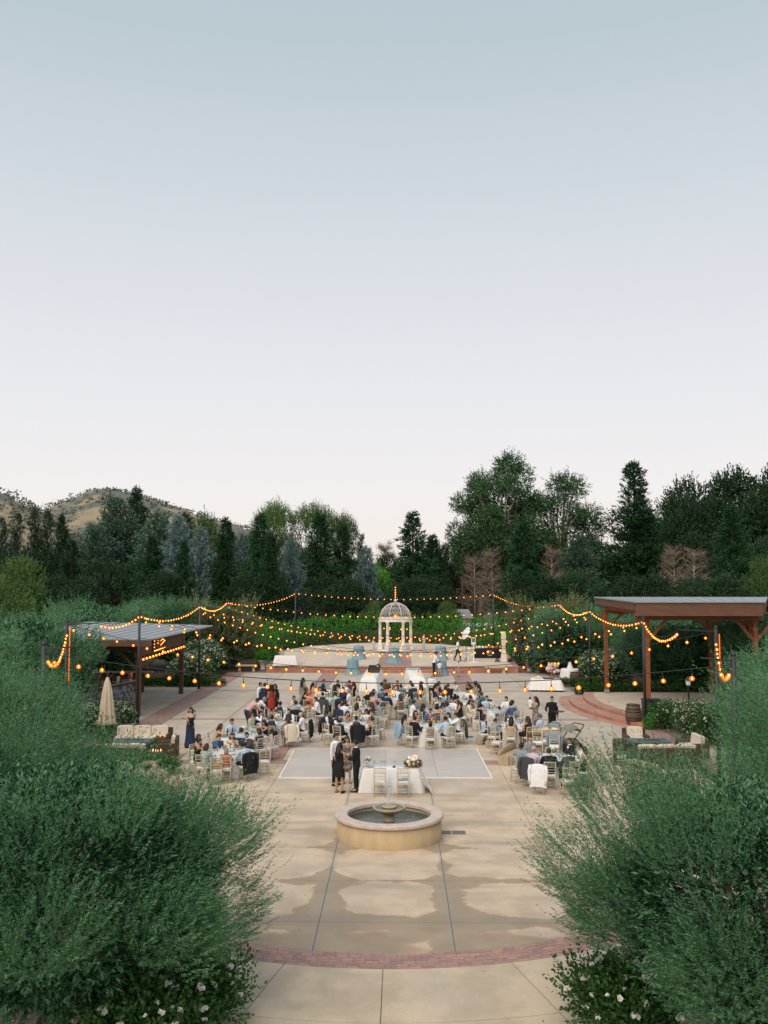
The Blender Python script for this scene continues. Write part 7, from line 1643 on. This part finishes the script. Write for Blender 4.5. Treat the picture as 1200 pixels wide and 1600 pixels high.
# ------------------------------------------------------------------ odds and ends among the right-hand tables
mat('grey_canvas',(.20,.19,.155),.9,.25,6,.6,14); mat('tan_canvas',(.40,.31,.21),.9,.15,5,.5,16)
def stroller(loc,rz,lab,m='grey_canvas',s=1.0):
    r=empty('stroller',loc,rz,lab,'stroller'); 
    q=MB(); q.tube([(0,-.30,.42),(0,0,.40),(0,.35,.50),(0,.62,.62)],[(.22,.10),(.26,.13),(.25,.12),(.22,.05)],12,side=(1,0,0)); kid('seat',q.mesh('seat',m),r)
    vs=[];n=9;m_=7
    for i in range(m_):
        a=R(20+i*22)
        for k in range(n): t=-1+2*k/(n-1); vs.append((t*.28,-.10-.34*math.cos(a)*math.sqrt(max(.1,1-t*t*.3)),.62+.40*math.sin(a)*math.sqrt(max(.05,1-t*t*.55))))
    q=MB(); q.add(vs,[(i*n+k,i*n+k+1,(i+1)*n+k+1,(i+1)*n+k) for i in range(m_-1) for k in range(n-1)],0,True); kid('canopy',q.mesh('canopy',m),r)
    for sx in (-1,1):
        q=MB(); q.bar((sx*.27,-.45,.95),(sx*.27,.45,.10),.025); q.bar((sx*.27,.1,.45),(sx*.27,-.40,.12),.025); kid('side_frame',q.mesh('side_frame','black_metal'),r)
        for y,rad in ((.45,.10),(-.40,.14)): q=MB(); q.tube([(sx*.30-.02,y,rad),(sx*.30+.02,y,rad)],rad,14,side=(0,0,1)); kid('wheel',q.mesh('wheel','black_metal'),r)
    q=MB(); q.tube([(-.27,-.45,.95),(-.25,-.50,1.0),(.25,-.50,1.0),(.27,-.45,.95)],.018,7); kid('handle',q.mesh('handle','black_metal'),r)
    q=MB(); q.box((0,0,.24),(.42,.55,.16)); kid('basket',q.mesh('basket',m),r); r.scale=(s,s,s)
stroller(GX(889,1178),R(125),'grey-green folding stroller with canopy behind the rightmost front table',s=1.15)
stroller(GX(868,1160),R(-20),'dark stroller with blue-grey cloth beside the wooden serving table','fab_bluegrey',.9)
r=empty('tan_bench',GX(799,1190),R(-28),'long low tan draped bench left of the rightmost front table','bench')
q=MB(); q.box((0,0,.18),(.42,1.7,.34)); kid('seat_base',q.mesh('seat_base','tan_canvas'),r); q=MB(); q.tube([(-.18,-.85,.38),(-.20,-.3,.45),(-.20,.3,.50),(-.18,.85,.46)],[(.05,.10),(.05,.14),(.05,.15),(.05,.12)],10,side=(1,0,0)); kid('back',q.mesh('back','tan_canvas'),r)
def bag(px,py,m,lab,s=.2,z=.0):
    q=MB(); rbox(q,(0,0,s*.45),(s*1.3,s*.7,s*.9),r=.05); q.tube([(-s*.3,0,s*.85),(-s*.2,0,s*1.3),(s*.2,0,s*1.3),(s*.3,0,s*.85)],s*.05,6); single('bag',q,m,GX(px,py,z),random.uniform(0,3),lab,'bag')
bag(758,1162,'fab_navy','navy bag on the ground under the right-hand side chairs',.26); bag(766,1167,'tan_canvas','tan woven bag beside the navy bag on the ground',.30); bag(792,1172,'black_metal','small black bag on the ground by the tan bench',.18); bag(798,1180,'fab_lightblue','pale blue bag on the ground by the tan bench',.18)
bag(660,1166,'fab_skyblue','sky blue wrap lying under the front middle-right table',.22); bag(889,1228,'fab_lightblue','pale plastic bag on the ground under the rightmost front table',.24); bag(888,1222,'coral_prop','red bag on the ground under the rightmost front table',.16); bag(467,1158,'porcelain','white handbag hanging low by the chair of the third left table',.16,.2); bag(396,1212,'porcelain','white bag on the ground behind the black draped jacket, left front table',.16)
for px,py,lab in ((734,1152,'teal scarf dropped on the paving between two right tables'),):
    q=MB(); q.ball((0,0,.02),.12,8,5,sc=(1.6,.9,.3)); single('scarf',q,'fab_teal',GX(px,py),.4,lab,'scarf')
# equipment cases lower right
for i,(x,y,z,w_,d_,h,lab) in enumerate(((8.35,29.2,0,.75,.6,.55,'large black equipment case, lowest of the stack by the right olive'),(8.75,28.5,0,.7,.6,.85,'tall black equipment case beside the lowest one by the right olive'))):
    r=empty('equipment_case',(x,y,z),.3,lab,'case'); q=MB(); rbox(q,(0,0,h/2),(w_,d_,h)); kid('body',q.mesh('body','black_metal'),r); q=MB(); q.box((0,-d_/2-.01,h*.6),(.16,.03,.06)); kid('handle',q.mesh('handle','hoop'),r)
r=empty('director_chair',(8.95,29.9,0),.5,'small black folding chair behind the equipment cases on the right','chair')
for a,b_ in (((-.25,0,0),(.25,0,.45)),((.25,0,0),(-.25,0,.45)),((-.25,.4,0),(.25,.4,.45)),((.25,.4,0),(-.25,.4,.45)),((-.25,0,.45),(-.25,0,.85)),((.25,0,.45),(.25,0,.85))): q=MB(); q.bar(a,b_,.03); kid('leg',q.mesh('leg','black_metal'),r)
q=MB(); q.box((0,.2,.45),(.5,.42,.02)); kid('seat',q.mesh('seat','black_cloth'),r); q=MB(); q.box((0,0,.76),(.5,.02,.18)); kid('backrest',q.mesh('backrest','black_cloth'),r)
# bar clutter
def onbar(u,v,nm,mb,m,lab,cat,grp=None):
    a=bc.rotation_euler.z; x=bc.location.x+u*math.cos(a)-v*math.sin(a); y=bc.location.y+u*math.sin(a)+v*math.cos(a); return single(nm,mb,m,(x,y,1.136),a,lab,cat,grp)
mat('orange_drink',(.80,.13,.03),.2,spec=.6)
r=empty('drink_dispenser',(bc.location.x-.05,bc.location.y-.9,1.136),0,'glass drink dispenser full of orange punch at the end of the bar','drink dispenser'); q=MB(); q.lathe([(.09,0),(.07,.12),(.12,.16)],12); kid('stand',q.mesh('stand','porcelain'),r); q=MB(); q.lathe([(.13,.16),(.14,.40),(.12,.42)],14); kid('jar',q.mesh('jar','orange_drink'),r); q=MB(); q.lathe([(.14,.42),(.14,.50),(.05,.52)],14); kid('lid',q.mesh('lid','gold'),r)
q=MB(); q.box((0,0,.17),(.28,.03,.34)); q.bar((0,0,0),(0,.14,.25),.02); onbar(1.5,-.2,'menu_card',q,'print_white','white drinks card standing on the bar beside the dispenser','menu card')
for i in range(6):
    o=link('wine_bottle',btm,None,(bc.location.x-.25-.32*i,bc.location.y-2.0-.9*i,1.136)); tag(o,('first','second','third','fourth','fifth','sixth')[i]+' bottle from the dispenser along the bar counter','bottle','bottles along the bar counter')
for i in range(3): q=MB(); rbox(q,(0,0,.13),(.42,.3,.26)); onbar(3.0+i*1.3,-.3,'wooden_crate',q,('raw_wood','ivory_cloth','raw_wood')[i],('nearest to the dispenser','pale middle','farthest from the dispenser')[i]+' crate standing on the bar counter','crate','crates on the bar counter')
# ------------------------------------------------------------------ far things behind the hedge
mat('warm_wall',(.55,.36,.26),.8,.08); mat('dark_glass',(.03,.04,.05),.15,spec=.6)
pp=GD(604,898,150); r=empty('far_building',(pp.x,150,0),0,'low salmon-walled building seen between trees left of the gazebo','building'); q=MB(); q.box((0,0,3.8),(9,6,7.6)); kid('wall',q.mesh('wall','warm_wall'),r); q=MB(); q.box((0,0,7.75),(9.6,6.6,.3)); kid('roof',q.mesh('roof','dark_wood'),r)
for i in range(3): q=MB(); q.box((-2.6+i*2.6,-3.02,5.2),(1.1,.06,1.2)); kid('window',q.mesh('window','dark_glass'),r)
for px,h,d,lab in ((722,7.1,112,'thin wooden utility pole with crossarm behind the hedge'),(738,6.2,118,'second shorter wooden utility pole behind the hedge')):
    r=empty('utility_pole',(XP(px,d),d,0),0,lab,'utility pole'); q=MB(); q.tube([(0,0,0),(0,0,h)],[.13,.09],8); kid('pole',q.mesh('pole','bark'),r); q=MB(); q.box((0,0,h*.82),(1.6,.12,.12)); kid('crossarm',q.mesh('crossarm','bark'),r)
r=empty('metal_shed',(XP(708,108),108,0),R(20),'small pale metal shed roof glimpsed behind the hedge right of the gazebo','shed'); q=MB(); q.box((0,0,1.3),(3.4,2.6,2.6)); kid('wall',q.mesh('wall','warm_wall'),r); q=MB(); q.add([(-1.9,-1.5,2.5),(1.9,-1.5,2.5),(1.9,1.5,2.5),(-1.9,1.5,2.5),(-1.9,0,3.5),(1.9,0,3.5)],[(0,1,5,4),(2,3,4,5),(0,4,3),(1,2,5),(0,3,2,1)]); kid('roof',q.mesh('roof','metal_roof'),r)
def car(x,d,lab,m,rz=0):
    r=empty('parked_car',(x,d,0),rz,lab,'car','cars parked behind the hedge')
    q=MB(); q.tube([(-2.2,0,.62),(-2.1,0,.66),(-.9,0,.72),(1.2,0,.74),(2.1,0,.66),(2.25,0,.60)],[(.78,.22),(.85,.30),(.88,.34),(.88,.34),(.85,.30),(.76,.2)],12,side=(0,1,0)); kid('body',q.mesh('body',m),r)
    q=MB(); q.box((0,0,1.22),(2.3,1.5,.52),taper=.76); kid('cabin',q.mesh('cabin','dark_glass'),r); q=MB(); q.box((0,0,1.49),(1.75,1.15,.05)); kid('roof_panel',q.mesh('roof_panel',m),r)
    for sx in (-1.35,1.35):
        for sy in (-1,1): q=MB(); q.tube([(sx,sy*.72,.33),(sx,sy*.90,.33)],.33,16,side=(0,0,1)); w1=kid('wheel',q.mesh('wheel','black_metal'),r); q=MB(); q.tube([(sx,sy*.88,.33),(sx,sy*.91,.33)],.19,12,side=(0,0,1)); kid('rim',q.mesh('rim','hoop'),w1)
mat('paint_white',(.7,.7,.72),.25,.02,spec=.5); mat('paint_silver',(.45,.48,.52),.3,.02,metal=.5)
r=empty('flatbed_trailer',(XP(742,106),106,0),R(4),'pale flatbed trailer loaded with white bundles behind the hedge','trailer'); q=MB(); q.box((0,0,1.15),(6.0,2.1,.5)); kid('bed',q.mesh('bed','paint_silver'),r)
for i in range(6): q=MB(); q.ball((0,0,0),.42,8,6,sc=(1.1,.9,.8)); kid('bundle',q.mesh('bundle',('paint_white','fab_lavender','paint_white')[i%3]),r,(-2.4+i*.95,0,1.75))
for sx in (-1.2,1.2): q=MB(); q.tube([(sx,-.95,.4),(sx,-1.15,.4)],.4,14,side=(0,0,1)); kid('wheel',q.mesh('wheel','black_metal'),r)
car(XP(768,107),107,'pale van-like car with dark windows beside the flatbed trailer','paint_silver',R(75))
# dry leaves blown on to the paving beside the olives
n=170; P=np.stack((np.where(rng.random(n)<.5,-1,1)*rng.uniform(1.6,6.5,n)*1.0,rng.uniform(14.5,31,n),np.full(n,.006)),1); DD=rng.normal(size=(n,3)); DD[:,2]*=.05
leafmat('dry_leaf',(.10,.07,.03),(.28,.20,.09),0,None,.8,0)
fl=link('fallen_leaves',leaf_mesh('fallen_leaves',P,DD,rng.uniform(.04,.08,n),rng.uniform(.012,.03,n),'dry_leaf',up=np.array([[0,0,1.0]]*n))); fl['kind']='stuff'
print('bulbs',nb_tot,'objects',len(bpy.data.objects))
